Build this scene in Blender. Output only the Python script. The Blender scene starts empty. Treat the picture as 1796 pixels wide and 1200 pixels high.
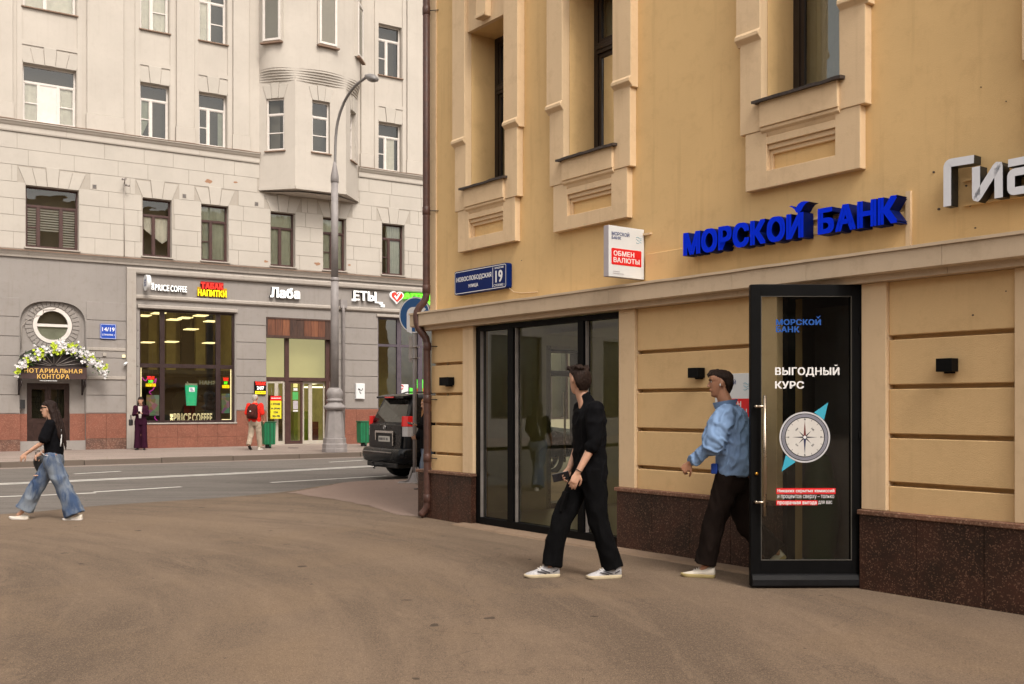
import bpy, bmesh, math, random
from mathutils import Vector, Matrix, noise
random.seed(7)
SC = bpy.context.scene
COL = SC.collection
R = math.radians

# ------------------------------------------------------------------ camera, sky, sun, exposure
FPX, HORIZON, CX, CAM_H = 1815.0, 712.0, 898.0, 1.5
cam_data = bpy.data.cameras.new('camera')
cam = bpy.data.objects.new('camera', cam_data)
COL.objects.link(cam)
SC.camera = cam
cam.location = (0, 0, CAM_H)
cam.rotation_euler = (R(90), 0, 0)
cam_data.sensor_width = 36.0
cam_data.lens = 36.0 * FPX / 1796.0
cam_data.shift_y = (HORIZON - 600.0) / 1796.0
cam_data.clip_start = 0.05
cam_data.clip_end = 2000

SUN_ELEV, SUN_AZ = 50.0, 152.0      # azimuth clockwise from +Y
world = bpy.data.worlds.new('World')
SC.world = world
world.use_nodes = True
wn = world.node_tree
wn.nodes.clear()
sky = wn.nodes.new('ShaderNodeTexSky')
sky.sky_type = 'NISHITA'
sky.sun_disc = False
sky.sun_elevation = R(SUN_ELEV)
sky.sun_rotation = R(SUN_AZ)
sky.dust_density = 4.0
sky.ozone_density = 1.0
hsv = wn.nodes.new('ShaderNodeHueSaturation')
hsv.inputs['Saturation'].default_value = 0.16
tint = wn.nodes.new('ShaderNodeMix')
tint.data_type = 'RGBA'
tint.blend_type = 'MULTIPLY'
tint.inputs[0].default_value = 1.0
tint.inputs[7].default_value = (1.0, 0.935, 0.865, 1)
bg = wn.nodes.new('ShaderNodeBackground')
bg.inputs['Strength'].default_value = 0.15
wo = wn.nodes.new('ShaderNodeOutputWorld')
wn.links.new(sky.outputs[0], hsv.inputs['Color'])
wn.links.new(hsv.outputs[0], tint.inputs[6])
wn.links.new(tint.outputs[2], bg.inputs['Color'])
wn.links.new(bg.outputs[0], wo.inputs['Surface'])

sun_data = bpy.data.lights.new('sun', 'SUN')
sun_data.energy = 1.0
sun_data.angle = R(16)
sun_data.color = (1.0, 0.93, 0.84)
sun = bpy.data.objects.new('sun', sun_data)
COL.objects.link(sun)
_sd = Vector((math.sin(R(SUN_AZ)) * math.cos(R(SUN_ELEV)), math.cos(R(SUN_AZ)) * math.cos(R(SUN_ELEV)), math.sin(R(SUN_ELEV))))
sun.rotation_euler = (-_sd).to_track_quat('-Z', 'Y').to_euler()
sun.location = (0, 0, 40)

SC.view_settings.view_transform = 'Standard'
SC.view_settings.look = 'None'
SC.view_settings.exposure = 0.90
SC.view_settings.gamma = 1.0
SC.view_settings.use_curve_mapping = False

# ------------------------------------------------------------------ coordinates measured on the photograph
class Frame:
    """a facade plane: origin o, u to the right, y into the building, z up"""
    def __init__(s, o, ang):
        s.o = o
        s.a = ang
        s.d = (math.cos(ang), math.sin(ang))
        s.n = (-math.sin(ang), math.cos(ang))
    def uz(s, px, py, y=0.0):
        ox = s.o[0] + s.n[0] * y
        oy = s.o[1] + s.n[1] * y
        k = (px - CX) / FPX
        u = (ox - k * oy) / (k * s.d[1] - s.d[0])
        Y = oy + u * s.d[1]
        return u, CAM_H + (HORIZON - py) / FPX * Y
    def u(s, px, y=0.0):
        return s.uz(px, 0, y)[0]
    def world(s, u, y, z):
        return Vector((s.o[0] + s.d[0] * u + s.n[0] * y, s.o[1] + s.d[1] * u + s.n[1] * y, z))

def ground_pt(px, py, z=0.0):
    Y = (CAM_H - z) * FPX / (py - HORIZON)
    return Vector(((px - CX) / FPX * Y, Y, z))
def at_depth(px, Y, z=0.0):
    return Vector(((px - CX) / FPX * Y, Y, z))

_Y0 = 17002.0 / (757 + 475)
NF = Frame(((757 - CX) / FPX * _Y0, _Y0), math.atan2(-1815, 1373))
FF = Frame(((258 - CX) / FPX * 34.5, 34.5), math.atan2(1815, 2772))

# ------------------------------------------------------------------ helpers
def props(o, label=None, cat=None, group=None, kind=None):
    if label: o['label'] = label
    if cat: o['category'] = cat
    if group: o['group'] = group
    if kind: o['kind'] = kind
    return o

def thing(name, label, cat, loc=(0, 0, 0), rz=0.0, group=None):
    o = bpy.data.objects.new(name, None)
    COL.objects.link(o)
    o.empty_display_size = 0.2
    o.location = loc
    o.rotation_euler = (0, 0, rz)
    return props(o, label, cat, group)

def link_mesh(name, me, mat, parent=None):
    o = bpy.data.objects.new(name, me)
    COL.objects.link(o)
    if mat is not None and len(me.materials) == 0:
        for m in (mat if isinstance(mat, (list, tuple)) else [mat]):
            me.materials.append(m)
    if parent is not None:
        o.parent = parent
    return o

def V(*a): return Vector(a)

class MB:
    """collects vertices and faces, then links them as ONE mesh object"""
    def __init__(s):
        s.v = []; s.f = []; s.mi = []; s.smooth = []
    def add(s, vs, fs, mi=0, sm=False):
        b = len(s.v)
        s.v.extend([tuple(p) for p in vs])
        for f in fs:
            s.f.append([b + i for i in f]); s.mi.append(mi); s.smooth.append(sm)
        return s
    def box(s, x0, x1, y0, y1, z0, z1, mi=0):
        if x1 < x0: x0, x1 = x1, x0
        if y1 < y0: y0, y1 = y1, y0
        if z1 < z0: z0, z1 = z1, z0
        vs = [(x0,y0,z0),(x1,y0,z0),(x1,y1,z0),(x0,y1,z0),(x0,y0,z1),(x1,y0,z1),(x1,y1,z1),(x0,y1,z1)]
        return s.add(vs, [(0,3,2,1),(4,5,6,7),(0,1,5,4),(1,2,6,5),(2,3,7,6),(3,0,4,7)], mi)
    def prism(s, pts, y0, y1, mi=0, ax='y', sm=False):
        """polygon (a,b) extruded; ax y: (a,b)->(x,z); ax z: (x,y); ax x: (y,z)"""
        def m(a, b, c):
            return (a, c, b) if ax == 'y' else ((a, b, c) if ax == 'z' else (c, a, b))
        n = len(pts)
        vs = [m(a, b, y0) for a, b in pts] + [m(a, b, y1) for a, b in pts]
        fs = [list(range(n)), list(range(2*n-1, n-1, -1))]
        s.add(vs, fs, mi)
        return s.add(vs, [(i, i+n, (i+1) % n + n, (i+1) % n) for i in range(n)], mi, sm)
    def rings(s, rings, mi=0, cap=True, sm=True, closed=True):
        b = len(s.v); n = len(rings[0])
        for r in rings: s.v.extend([tuple(p) for p in r])
        for i in range(len(rings)-1):
            for j in range(n if closed else n-1):
                k = (j+1) % n
                s.f.append([b+i*n+j, b+i*n+k, b+(i+1)*n+k, b+(i+1)*n+j]); s.mi.append(mi); s.smooth.append(sm)
        if cap and closed:
            s.f.append([b+j for j in range(n-1, -1, -1)]); s.mi.append(mi); s.smooth.append(False)
            e = b+(len(rings)-1)*n
            s.f.append([e+j for j in range(n)]); s.mi.append(mi); s.smooth.append(False)
        return s
    def tube(s, pts, r, n=12, mi=0, flat=1.0, up=None, round_ends=False, sm=True):
        """pts: points; r: radius or list (a radius may be a pair: two half widths)"""
        P = [Vector(p) for p in pts]
        rs = list(r) if isinstance(r, list) else [r]*len(P)
        rs = [(q, q*flat) if not isinstance(q, (list, tuple)) else q for q in rs]
        if round_ends:
            d0 = (P[0]-P[1]).normalized(); d1 = (P[-1]-P[-2]).normalized()
            a, b = rs[0], rs[-1]
            P = [P[0]+d0*min(a)*0.9, P[0]+d0*min(a)*0.6] + P + [P[-1]+d1*min(b)*0.6, P[-1]+d1*min(b)*0.9]
            rs = [(a[0]*.35, a[1]*.35), (a[0]*.8, a[1]*.8)] + rs + [(b[0]*.8, b[1]*.8), (b[0]*.35, b[1]*.35)]
        rings = []
        ref = Vector(up) if up is not None else None
        prev = None
        for i, p in enumerate(P):
            t = (P[min(i+1, len(P)-1)] - P[max(i-1, 0)]).normalized()
            if ref is not None: x = ref
            elif prev is not None: x = prev
            else: x = Vector((0, 0, 1)) if abs(t.z) < 0.9 else Vector((1, 0, 0))
            x = x - t*x.dot(t)
            if x.length < 1e-5: x = t.orthogonal()
            x.normalize(); prev = x
            y = t.cross(x)
            rings.append([p + x*(math.cos(2*math.pi*j/n)*rs[i][0]) + y*(math.sin(2*math.pi*j/n)*rs[i][1]) for j in range(n)])
        return s.rings(rings, mi, True, sm)
    def lathe(s, prof, n=24, mi=0, c=(0, 0, 0), sm=True, rot=0.0):
        rings = [[(c[0]+rr*math.cos(2*math.pi*j/n+rot), c[1]+rr*math.sin(2*math.pi*j/n+rot), c[2]+z) for j in range(n)] for rr, z in prof]
        return s.rings(rings, mi, True, sm)
    def ball(s, c, rx, ry=None, rz=None, n=14, m=8, mi=0):
        ry = ry or rx; rz = rz or rx
        rings = []
        for i in range(m+1):
            a = math.pi*(i/m)*0.98+0.03
            rings.append([(c[0]+rx*math.sin(a)*math.cos(2*math.pi*j/n), c[1]+ry*math.sin(a)*math.sin(2*math.pi*j/n), c[2]-rz*math.cos(a)) for j in range(n)])
        return s.rings(rings, mi, True, True)
    def mesh(s, name):
        me = bpy.data.meshes.new(name)
        me.from_pydata(s.v, [], s.f)
        me.polygons.foreach_set('material_index', s.mi)
        me.polygons.foreach_set('use_smooth', s.smooth)
        me.validate(); me.update()
        return me
    def build(s, name, mat, parent=None, bevel=0.0, seg=2, weld=False, recalc=True):
        me = s.mesh(name)
        if bevel > 0 or weld or recalc:
            bm = bmesh.new(); bm.from_mesh(me)
            bmesh.ops.remove_doubles(bm, verts=bm.verts, dist=1e-5)
            bmesh.ops.recalc_face_normals(bm, faces=bm.faces)
            if bevel > 0:
                es = [e for e in bm.edges if len(e.link_faces) == 2 and e.calc_face_angle(0) > R(40)]
                bmesh.ops.bevel(bm, geom=es, offset=bevel, segments=seg, affect='EDGES', clamp_overlap=True, profile=0.5)
            bm.to_mesh(me); bm.free()
        return link_mesh(name, me, mat, parent)

def wall_holes(mb, u0, u1, z0, z1, holes, y=0.0, depth=0.3, mi=0):
    """front face at y with rectangular holes (a0,a1,b0,b1) and their reveals"""
    us = sorted(set([u0, u1] + [min(max(h[k], u0), u1) for h in holes for k in (0, 1)]))
    zs = sorted(set([z0, z1] + [min(max(h[k], z0), z1) for h in holes for k in (2, 3)]))
    for i in range(len(us)-1):
        for j in range(len(zs)-1):
            cu, cz = (us[i]+us[i+1])/2, (zs[j]+zs[j+1])/2
            if any(h[0] < cu < h[1] and h[2] < cz < h[3] for h in holes): continue
            mb.add([(us[i],y,zs[j]),(us[i+1],y,zs[j]),(us[i+1],y,zs[j+1]),(us[i],y,zs[j+1])], [(0,1,2,3)], mi)
    for h in holes:
        a0, a1, b0, b1 = h[:4]
        d = h[4] if len(h) > 4 else depth
        mb.add([(a0,y,b0),(a0,y,b1),(a0,y+d,b1),(a0,y+d,b0)], [(0,1,2,3)], mi)
        mb.add([(a1,y,b0),(a1,y+d,b0),(a1,y+d,b1),(a1,y,b1)], [(0,1,2,3)], mi)
        mb.add([(a0,y,b1),(a1,y,b1),(a1,y+d,b1),(a0,y+d,b1)], [(0,1,2,3)], mi)
        mb.add([(a0,y,b0),(a0,y+d,b0),(a1,y+d,b0),(a1,y,b0)], [(0,1,2,3)], mi)
    return mb

def plate_with_opening(mb, rect, loop, y=0.0, depth=0.15, mi=0):
    """flat plate (rect a0,a1,b0,b1) at y with a star shaped opening (loop of (u,z)) and its reveal"""
    a0, a1, b0, b1 = rect
    cu = sum(p[0] for p in loop)/len(loop); cz = sum(p[1] for p in loop)/len(loop)
    angs = [math.atan2(p[1]-cz, p[0]-cu) for p in loop]
    def onrect(a):
        c, s_ = math.cos(a), math.sin(a)
        t = 1e9
        if c > 1e-9: t = min(t, (a1-cu)/c)
        if c < -1e-9: t = min(t, (a0-cu)/c)
        if s_ > 1e-9: t = min(t, (b1-cz)/s_)
        if s_ < -1e-9: t = min(t, (b0-cz)/s_)
        return (cu+c*t, cz+s_*t)
    n = len(loop)
    corners = [(math.atan2(q[1]-cz, q[0]-cu), q) for q in ((a0,b0),(a1,b0),(a1,b1),(a0,b1))]
    for i in range(n):
        k = (i+1) % n
        A, B = angs[i], angs[k]
        while B - A > math.pi: B -= 2*math.pi
        while B - A < -math.pi: B += 2*math.pi
        mid = []
        for ca, q in corners:
            for t in (-2*math.pi, 0, 2*math.pi):
                c2 = ca+t
                if min(A, B)+1e-6 < c2 < max(A, B)-1e-6: mid.append((c2, q))
        mid.sort(key=lambda m: m[0], reverse=B < A)
        poly = [loop[i], onrect(A)] + [q for _, q in mid] + [onrect(B), loop[k]]
        mb.add([(p[0], y, p[1]) for p in poly], [list(range(len(poly)))], mi)
        mb.add([(loop[i][0],y,loop[i][1]),(loop[k][0],y,loop[k][1]),(loop[k][0],y+depth,loop[k][1]),(loop[i][0],y+depth,loop[i][1])], [(0,1,2,3)], mi)
    return mb

def circle(cx, cz, r, n=40, rz=None):
    return [(cx+r*math.cos(2*math.pi*i/n), cz+(rz or r)*math.sin(2*math.pi*i/n)) for i in range(n)]

def glyph_mesh(body, bold, res=3, space=1.0):
    """outline lettering as vertices and faces; heavier weights are laid up from copies a stroke's fraction apart"""
    c = bpy.data.curves.new('lettering', 'FONT')
    c.body = body; c.resolution_u = res; c.extrude = 0.5; c.space_character = space
    o = bpy.data.objects.new('lettering_tmp', c)
    COL.objects.link(o)
    me = bpy.data.meshes.new_from_object(o.evaluated_get(bpy.context.evaluated_depsgraph_get()))
    V0 = [tuple(v.co) for v in me.vertices]; F0 = [tuple(p.vertices) for p in me.polygons]
    bpy.data.objects.remove(o); bpy.data.curves.remove(c); bpy.data.meshes.remove(me)
    if bold <= 0: return V0, F0
    vs, fs = [], []
    for k, (sx, sy) in enumerate(((-1, -0.6), (1, -0.55), (-0.95, 0.6), (0.93, 0.52), (0, 0.03))):
        b = len(vs)
        vs += [(x+sx*bold, y+sy*bold, z*(1-0.008*k)) for x, y, z in V0]
        fs += [tuple(b+i for i in f) for f in F0]
    return vs, fs

def text_mb(body, w, h, depth=0.004, bold=0.0, res=3, shear=0.0, space=1.0):
    """lettering as geometry: (x, y, z) with the baseline's left end at the origin, facing -y, fitted to w x h"""
    V0, F0 = glyph_mesh(body, bold, res, 1.0+bold*1.6)
    xs = [v[0] for v in V0]; ys = [v[1] for v in V0]
    x0, x1, y0, y1 = min(xs), max(xs), min(ys), max(ys)
    sx = w/max(x1-x0, 1e-6); sy = h/max(y1-y0, 1e-6)
    d = max(depth, 0.0012)
    mb = MB()
    mb.add([((v[0]-x0)*sx, -(v[2]+0.5)*d, (v[1]-y0)*sy) for v in V0], F0)
    return mb

def shift(mb, dx=0, dy=0, dz=0, rot=None):
    if rot is not None:
        c, s_ = math.cos(rot), math.sin(rot)
        mb.v = [(x*c - z*s_, y, x*s_ + z*c) for x, y, z in mb.v]
    mb.v = [(x+dx, y+dy, z+dz) for x, y, z in mb.v]
    return mb

def copy_tree(o, parent=None):
    c = o.copy()
    COL.objects.link(c)
    if parent is not None: c.parent = parent
    for ch in list(o.children): copy_tree(ch, c)
    return c

def xform(mb, M):
    mb.v = [tuple(M @ Vector(p)) for p in mb.v]; return mb
# ------------------------------------------------------------------ materials
def s2l(c):
    """sRGB 0..255 to linear"""
    return tuple(((x/255)/12.92 if x/255 <= 0.04045 else ((x/255+0.055)/1.055)**2.4) for x in c)

MATS = {}
def new_mat(name):
    m = bpy.data.materials.new(name); m.use_nodes = True
    nt = m.node_tree
    b = nt.nodes['Principled BSDF']
    MATS[name] = m
    return m, nt, b

def N(nt, t, **kw):
    n = nt.nodes.new(t)
    for k, v in kw.items():
        if k.startswith('i_'):
            n.inputs[k[2:].replace('_', ' ')].default_value = v
        else: setattr(n, k, v)
    return n

def mixc(nt, fac, a, b, blend='MIX'):
    m = nt.nodes.new('ShaderNodeMix'); m.data_type = 'RGBA'; m.blend_type = blend
    for idx, v in ((0, fac), (6, a), (7, b)):
        if hasattr(v, 'is_linked') or isinstance(v, bpy.types.NodeSocket): nt.links.new(v, m.inputs[idx])
        elif idx == 0: m.inputs[0].default_value = v
        else: m.inputs[idx].default_value = (*v[:3], 1)
    return m.outputs[2]

def ramp(nt, sock, lo, hi, a=0.0, b=1.0):
    m = nt.nodes.new('ShaderNodeMapRange'); m.clamp = True
    nt.links.new(sock, m.inputs[0])
    m.inputs[1].default_value = lo; m.inputs[2].default_value = hi
    m.inputs[3].default_value = a; m.inputs[4].default_value = b
    return m.outputs[0]

def coords(nt, scale=(1, 1, 1), obj=True):
    tc = nt.nodes.new('ShaderNodeTexCoord'); mp = nt.nodes.new('ShaderNodeMapping')
    nt.links.new(tc.outputs['Object' if obj else 'Generated'], mp.inputs[0])
    mp.inputs['Scale'].default_value = scale
    return mp.outputs[0]

def noise_tex(nt, co, scale, detail=4, rough=0.6, dist=0.0):
    n = nt.nodes.new('ShaderNodeTexNoise')
    nt.links.new(co, n.inputs['Vector'])
    n.inputs['Scale'].default_value = scale; n.inputs['Detail'].default_value = detail
    n.inputs['Roughness'].default_value = rough; n.inputs['Distortion'].default_value = dist
    return n.outputs[0]

def bump(nt, b, sock, strength, dist=0.01):
    n = nt.nodes.new('ShaderNodeBump')
    n.inputs['Strength'].default_value = strength; n.inputs['Distance'].default_value = dist
    nt.links.new(sock, n.inputs['Height']); nt.links.new(n.outputs[0], b.inputs['Normal'])

def plain(name, col, rough=0.5, metal=0.0, spec=0.5, var=0.12, vscale=6.0, bmp=0.0, bscale=60.0, emit=None, estr=1.0, coat=0.0):
    m, nt, b = new_mat(name)
    co = coords(nt)
    if var > 0:
        n = noise_tex(nt, co, vscale, 5, 0.65)
        dark = tuple(c*(1-var) for c in col); lite = tuple(min(1, c*(1+var)) for c in col)
        nt.links.new(mixc(nt, ramp(nt, n, 0.3, 0.7), dark, lite), b.inputs['Base Color'])
        nt.links.new(ramp(nt, n, 0.3, 0.7, max(0, rough-0.06), min(1, rough+0.08)), b.inputs['Roughness'])
    else:
        b.inputs['Base Color'].default_value = (*col, 1); b.inputs['Roughness'].default_value = rough
    b.inputs['Metallic'].default_value = metal
    b.inputs['Specular IOR Level'].default_value = spec
    if coat: b.inputs['Coat Weight'].default_value = coat
    if bmp > 0: bump(nt, b, noise_tex(nt, co, bscale, 4, 0.7), bmp, 0.01)
    if emit is not None:
        b.inputs['Emission Color'].default_value = (*emit, 1); b.inputs['Emission Strength'].default_value = estr
    return m

def stucco(name, col, dirt, rough=0.9, dirt_amt=0.5, streak=0.35, grain=0.5, patch=None):
    """painted render: large patchiness, vertical rain streaks, fine grain"""
    m, nt, b = new_mat(name)
    co = coords(nt)
    big = noise_tex(nt, co, 0.7, 5, 0.6, 0.3)
    mid = noise_tex(nt, co, 5.0, 6, 0.7)
    st = noise_tex(nt, coords(nt, (9, 9, 0.5)), 1.0, 4, 0.6)
    fine = noise_tex(nt, co, 140.0, 3, 0.7)
    c1 = mixc(nt, ramp(nt, big, 0.3, 0.7), tuple(c*0.93 for c in col), tuple(min(1, c*1.06) for c in col))
    c2 = mixc(nt, ramp(nt, mid, 0.52, 0.8, 0, dirt_amt), c1, dirt)
    c3 = mixc(nt, ramp(nt, st, 0.55, 0.78, 0, streak), c2, dirt)
    c4 = mixc(nt, ramp(nt, fine, 0.3, 0.7, 0.0, 0.16), c3, tuple(c*0.6 for c in col))
    if patch:
        pn = noise_tex(nt, co, 0.9, 3, 0.5)
        c4 = mixc(nt, ramp(nt, pn, 0.66, 0.67), c4, patch)
    nt.links.new(c4, b.inputs['Base Color'])
    b.inputs['Roughness'].default_value = rough
    b.inputs['Specular IOR Level'].default_value = 0.25
    add = nt.nodes.new('ShaderNodeMath'); add.operation = 'MULTIPLY_ADD'
    nt.links.new(mid, add.inputs[0]); add.inputs[1].default_value = 1.6; nt.links.new(fine, add.inputs[2])
    bump(nt, b, add.outputs[0], grain, 0.004)
    return m

def granite(name, base, spots, dark, rough=0.25, scale=60.0, fleck=0.62):
    m, nt, b = new_mat(name)
    co = coords(nt)
    v = nt.nodes.new('ShaderNodeTexVoronoi'); nt.links.new(co, v.inputs['Vector']); v.inputs['Scale'].default_value = scale
    sep = nt.nodes.new('ShaderNodeSeparateColor'); nt.links.new(v.outputs['Color'], sep.inputs[0])
    big = noise_tex(nt, co, 2.3, 5, 0.7)
    n2 = noise_tex(nt, co, scale*1.7, 3, 0.6)
    c1 = mixc(nt, ramp(nt, big, 0.35, 0.65), dark, base)
    c2 = mixc(nt, ramp(nt, sep.outputs[0], fleck, 1.0, 0, 0.75), c1, spots)
    c3 = mixc(nt, ramp(nt, n2, 0.5, 0.7, 0, 0.6), c2, dark)
    nt.links.new(c3, b.inputs['Base Color'])
    nt.links.new(ramp(nt, big, 0.3, 0.7, rough, rough+0.2), b.inputs['Roughness'])
    b.inputs['Specular IOR Level'].default_value = 0.4
    return m

def glass(name, tint, refl=0.08, gain=1.5, rough=0.0, wob=0.0):
    """thin pane: fresnel mirror over clear tinted glass"""
    m = bpy.data.materials.new(name); m.use_nodes = True; MATS[name] = m
    nt = m.node_tree; nt.nodes.clear()
    out = nt.nodes.new('ShaderNodeOutputMaterial')
    tr = nt.nodes.new('ShaderNodeBsdfTransparent'); tr.inputs[0].default_value = (*tint, 1)
    gl = nt.nodes.new('ShaderNodeBsdfGlossy'); gl.inputs['Roughness'].default_value = rough
    gl.inputs[0].default_value = (0.95, 0.97, 0.96, 1)
    fr = nt.nodes.new('ShaderNodeFresnel'); fr.inputs[0].default_value = 1.5
    ma = nt.nodes.new('ShaderNodeMath'); ma.operation = 'MULTIPLY_ADD'; ma.use_clamp = True
    nt.links.new(fr.outputs[0], ma.inputs[0]); ma.inputs[1].default_value = gain; ma.inputs[2].default_value = refl
    if wob > 0:
        bp = nt.nodes.new('ShaderNodeBump'); bp.inputs['Strength'].default_value = wob; bp.inputs['Distance'].default_value = 0.02
        nt.links.new(noise_tex(nt, coords(nt), 1.4, 2, 0.4), bp.inputs['Height']); nt.links.new(bp.outputs[0], gl.inputs['Normal'])
    mx = nt.nodes.new('ShaderNodeMixShader')
    nt.links.new(ma.outputs[0], mx.inputs[0]); nt.links.new(tr.outputs[0], mx.inputs[1]); nt.links.new(gl.outputs[0], mx.inputs[2])
    nt.links.new(mx.outputs[0], out.inputs[0])
    return m

def lamp_mat(name, col, strength):
    m, nt, b = new_mat(name)
    b.inputs['Base Color'].default_value = (*[min(c, 0.8) for c in col], 1)
    b.inputs['Emission Color'].default_value = (*col, 1); b.inputs['Emission Strength'].default_value = strength
    return m

M_YEL = stucco('yellow_render', (0.70, 0.48, 0.228), (0.40, 0.25, 0.11), dirt_amt=0.34, streak=0.36)
M_YELP = stucco('yellow_panel_render', (0.68, 0.47, 0.24), (0.42, 0.27, 0.12), dirt_amt=0.35, streak=0.15, grain=0.8)
M_TRIM = stucco('beige_trim_render', (0.70, 0.52, 0.325), (0.42, 0.285, 0.16), dirt_amt=0.4, streak=0.3)
M_CAP = stucco('beige_metal_capping', (0.56, 0.44, 0.31), (0.34, 0.25, 0.16), rough=0.6, dirt_amt=0.6, streak=0.2, grain=0.2)
M_GRB = granite('polished_brown_granite', (0.058, 0.020, 0.011), (0.22, 0.12, 0.08), (0.017, 0.008, 0.005), rough=0.35, scale=115, fleck=0.78)
M_GRBL = granite('rough_brown_granite', (0.20, 0.09, 0.055), (0.35, 0.22, 0.15), (0.10, 0.05, 0.03), rough=0.5, scale=80)
M_GRR = granite('red_granite', (0.225, 0.080, 0.050), (0.30, 0.135, 0.09), (0.16, 0.058, 0.036), rough=0.5, scale=50)
M_GRRD = granite('dark_red_granite', (0.15, 0.07, 0.048), (0.30, 0.19, 0.14), (0.08, 0.04, 0.03), rough=0.6, scale=45)
M_WHT = stucco('white_far_render', (0.485, 0.445, 0.395), (0.335, 0.285, 0.245), dirt_amt=0.22, streak=0.22, grain=0.3)
M_WHT2 = stucco('white_stone_block', (0.462, 0.427, 0.380), (0.335, 0.30, 0.26), dirt_amt=0.25, streak=0.12, grain=0.3)
M_JNT = stucco('joint_mortar', (0.385, 0.35, 0.305), (0.25, 0.2, 0.16), dirt_amt=0.3)
M_GRY = stucco('grey_render', (0.275, 0.252, 0.235), (0.19, 0.16, 0.135), dirt_amt=0.5, streak=0.4)
M_GRY2 = stucco('light_grey_moulding', (0.36, 0.325, 0.29), (0.22, 0.19, 0.16), dirt_amt=0.5, streak=0.35)
M_CORN = stucco('weathered_cornice_top', (0.22, 0.15, 0.11), (0.13, 0.08, 0.06), dirt_amt=0.6)
M_BRKN = stucco('bare_patch', (0.33, 0.19, 0.12), (0.25, 0.13, 0.08), dirt_amt=0.6)
M_BLK = plain('black_powder_coat', (0.003, 0.003, 0.0033), 0.5, spec=0.10, var=0.2)
M_BLKR = plain('black_rubber', (0.012, 0.012, 0.013), 0.7, var=0.25)
M_BRNF = plain('dark_brown_frame', (0.055, 0.022, 0.018), 0.5, var=0.25)
M_WIN_DK = plain('near_window_frame', (0.022, 0.013, 0.009), 0.45, var=0.3)
M_WHF = plain('white_window_frame', (0.62, 0.58, 0.54), 0.45, var=0.08)
M_PURF = plain('dull_purple_frame', (0.075, 0.06, 0.075), 0.45, var=0.2)
M_WINE = plain('wine_dark_frame', (0.028, 0.014, 0.014), 0.4, var=0.2)
M_PIPE = plain('brown_painted_pipe', (0.065, 0.027, 0.019), 0.5, var=0.35, vscale=14, bmp=0.15)
M_POST = plain('grey_post_paint', (0.235, 0.215, 0.21), 0.55, var=0.15, vscale=4, bmp=0.1)
M_LHEAD = plain('lamp_head_grey', (0.18, 0.17, 0.165), 0.4, var=0.1)
M_STEEL = plain('brushed_steel', (0.50, 0.42, 0.33), 0.28, metal=1.0, var=0.08)
M_GALV = plain('galvanised_steel', (0.33, 0.30, 0.28), 0.5, metal=0.6, var=0.2)
M_FLASH = plain('dark_sill_flashing', (0.045, 0.032, 0.026), 0.55, var=0.6, vscale=25)
M_GLN = glass('shopfront_glass', (0.86, 0.90, 0.62), refl=0.03, gain=1.4)
M_GLD = glass('door_glass', (0.66, 0.67, 0.58), refl=0.015, gain=0.9)
M_GLF = glass('far_window_glass', (0.95, 0.95, 0.90), refl=0.035, gain=1.0, wob=0.25)
M_GLS = glass('far_shop_glass', (0.90, 0.92, 0.78), refl=0.07, gain=1.3, wob=0.15)
M_GLU = glass('upper_window_glass', (0.55, 0.56, 0.48), refl=0.10, gain=1.4, wob=0.2)
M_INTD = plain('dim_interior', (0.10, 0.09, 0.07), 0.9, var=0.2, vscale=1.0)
M_INTW = plain('pale_interior_wall', (0.78, 0.76, 0.60), 0.9, var=0.06)
M_INTF = plain('interior_floor', (0.40, 0.35, 0.27), 0.35, var=0.12)
M_INTG = plain('grey_partition', (0.24, 0.22, 0.24), 0.6, var=0.1)
M_CURT = plain('white_curtain', (0.80, 0.78, 0.72), 0.9, var=0.1)
M_CURTG = plain('grey_green_blind', (0.42, 0.45, 0.38), 0.9, var=0.2, vscale=2)
M_BLIND = plain('slatted_blind', (0.82, 0.82, 0.80), 0.7, var=0.05)
M_BLUE = plain('blue_sign_enamel', (0.0015, 0.014, 0.105), 0.4, spec=0.12, var=0.06)
M_BLUED = plain('blue_sign_side', (0.001, 0.006, 0.045), 0.4, spec=0.12, var=0.1)
M_WHP = plain('white_lettering', (0.75, 0.75, 0.75), 0.5, var=0.0)
M_BLT = plain('royal_blue_letter_face', (0.0, 0.028, 0.78), 0.5, spec=0.06, var=0.05)
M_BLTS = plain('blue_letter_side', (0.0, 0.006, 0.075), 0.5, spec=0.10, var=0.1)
M_SIGNW = plain('white_sign_face', (0.66, 0.68, 0.69), 0.4, var=0.03)
M_SIGNS = plain('grey_sign_side', (0.40, 0.37, 0.40), 0.45, var=0.08)
M_RED = plain('signal_red', (0.68, 0.008, 0.012), 0.4, var=0.04)
M_CYAN = plain('cyan_print', (0.03, 0.34, 0.48), 0.5, var=0.03)
M_INK = plain('dark_ink', (0.02, 0.02, 0.03), 0.6, var=0)
M_NAVY = plain('navy_ink', (0.004, 0.03, 0.16), 0.5, var=0)
M_BLDK = plain('door_blue_print', (0.0, 0.07, 0.33), 0.4, var=0)
M_KERB = stucco('kerb_stone', (0.125, 0.10, 0.082), (0.11, 0.085, 0.07), dirt_amt=0.6, grain=0.8)
M_KERBT = stucco('kerb_stone_pale', (0.33, 0.28, 0.24), (0.2, 0.16, 0.13), dirt_amt=0.6, grain=0.8)
M_CONC = stucco('cement_strip', (0.27, 0.19, 0.13), (0.16, 0.11, 0.075), dirt_amt=0.7, grain=1.0)
M_PAINT = plain('road_paint', (0.62, 0.60, 0.56), 0.7, var=0.25, vscale=5)
# ------------------------------------------------------------------ the yellow corner building
near = thing('corner_building', 'yellow rendered corner building with beige window surrounds and brown granite plinth', 'building', (NF.o[0], NF.o[1], 0), NF.a)

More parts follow.
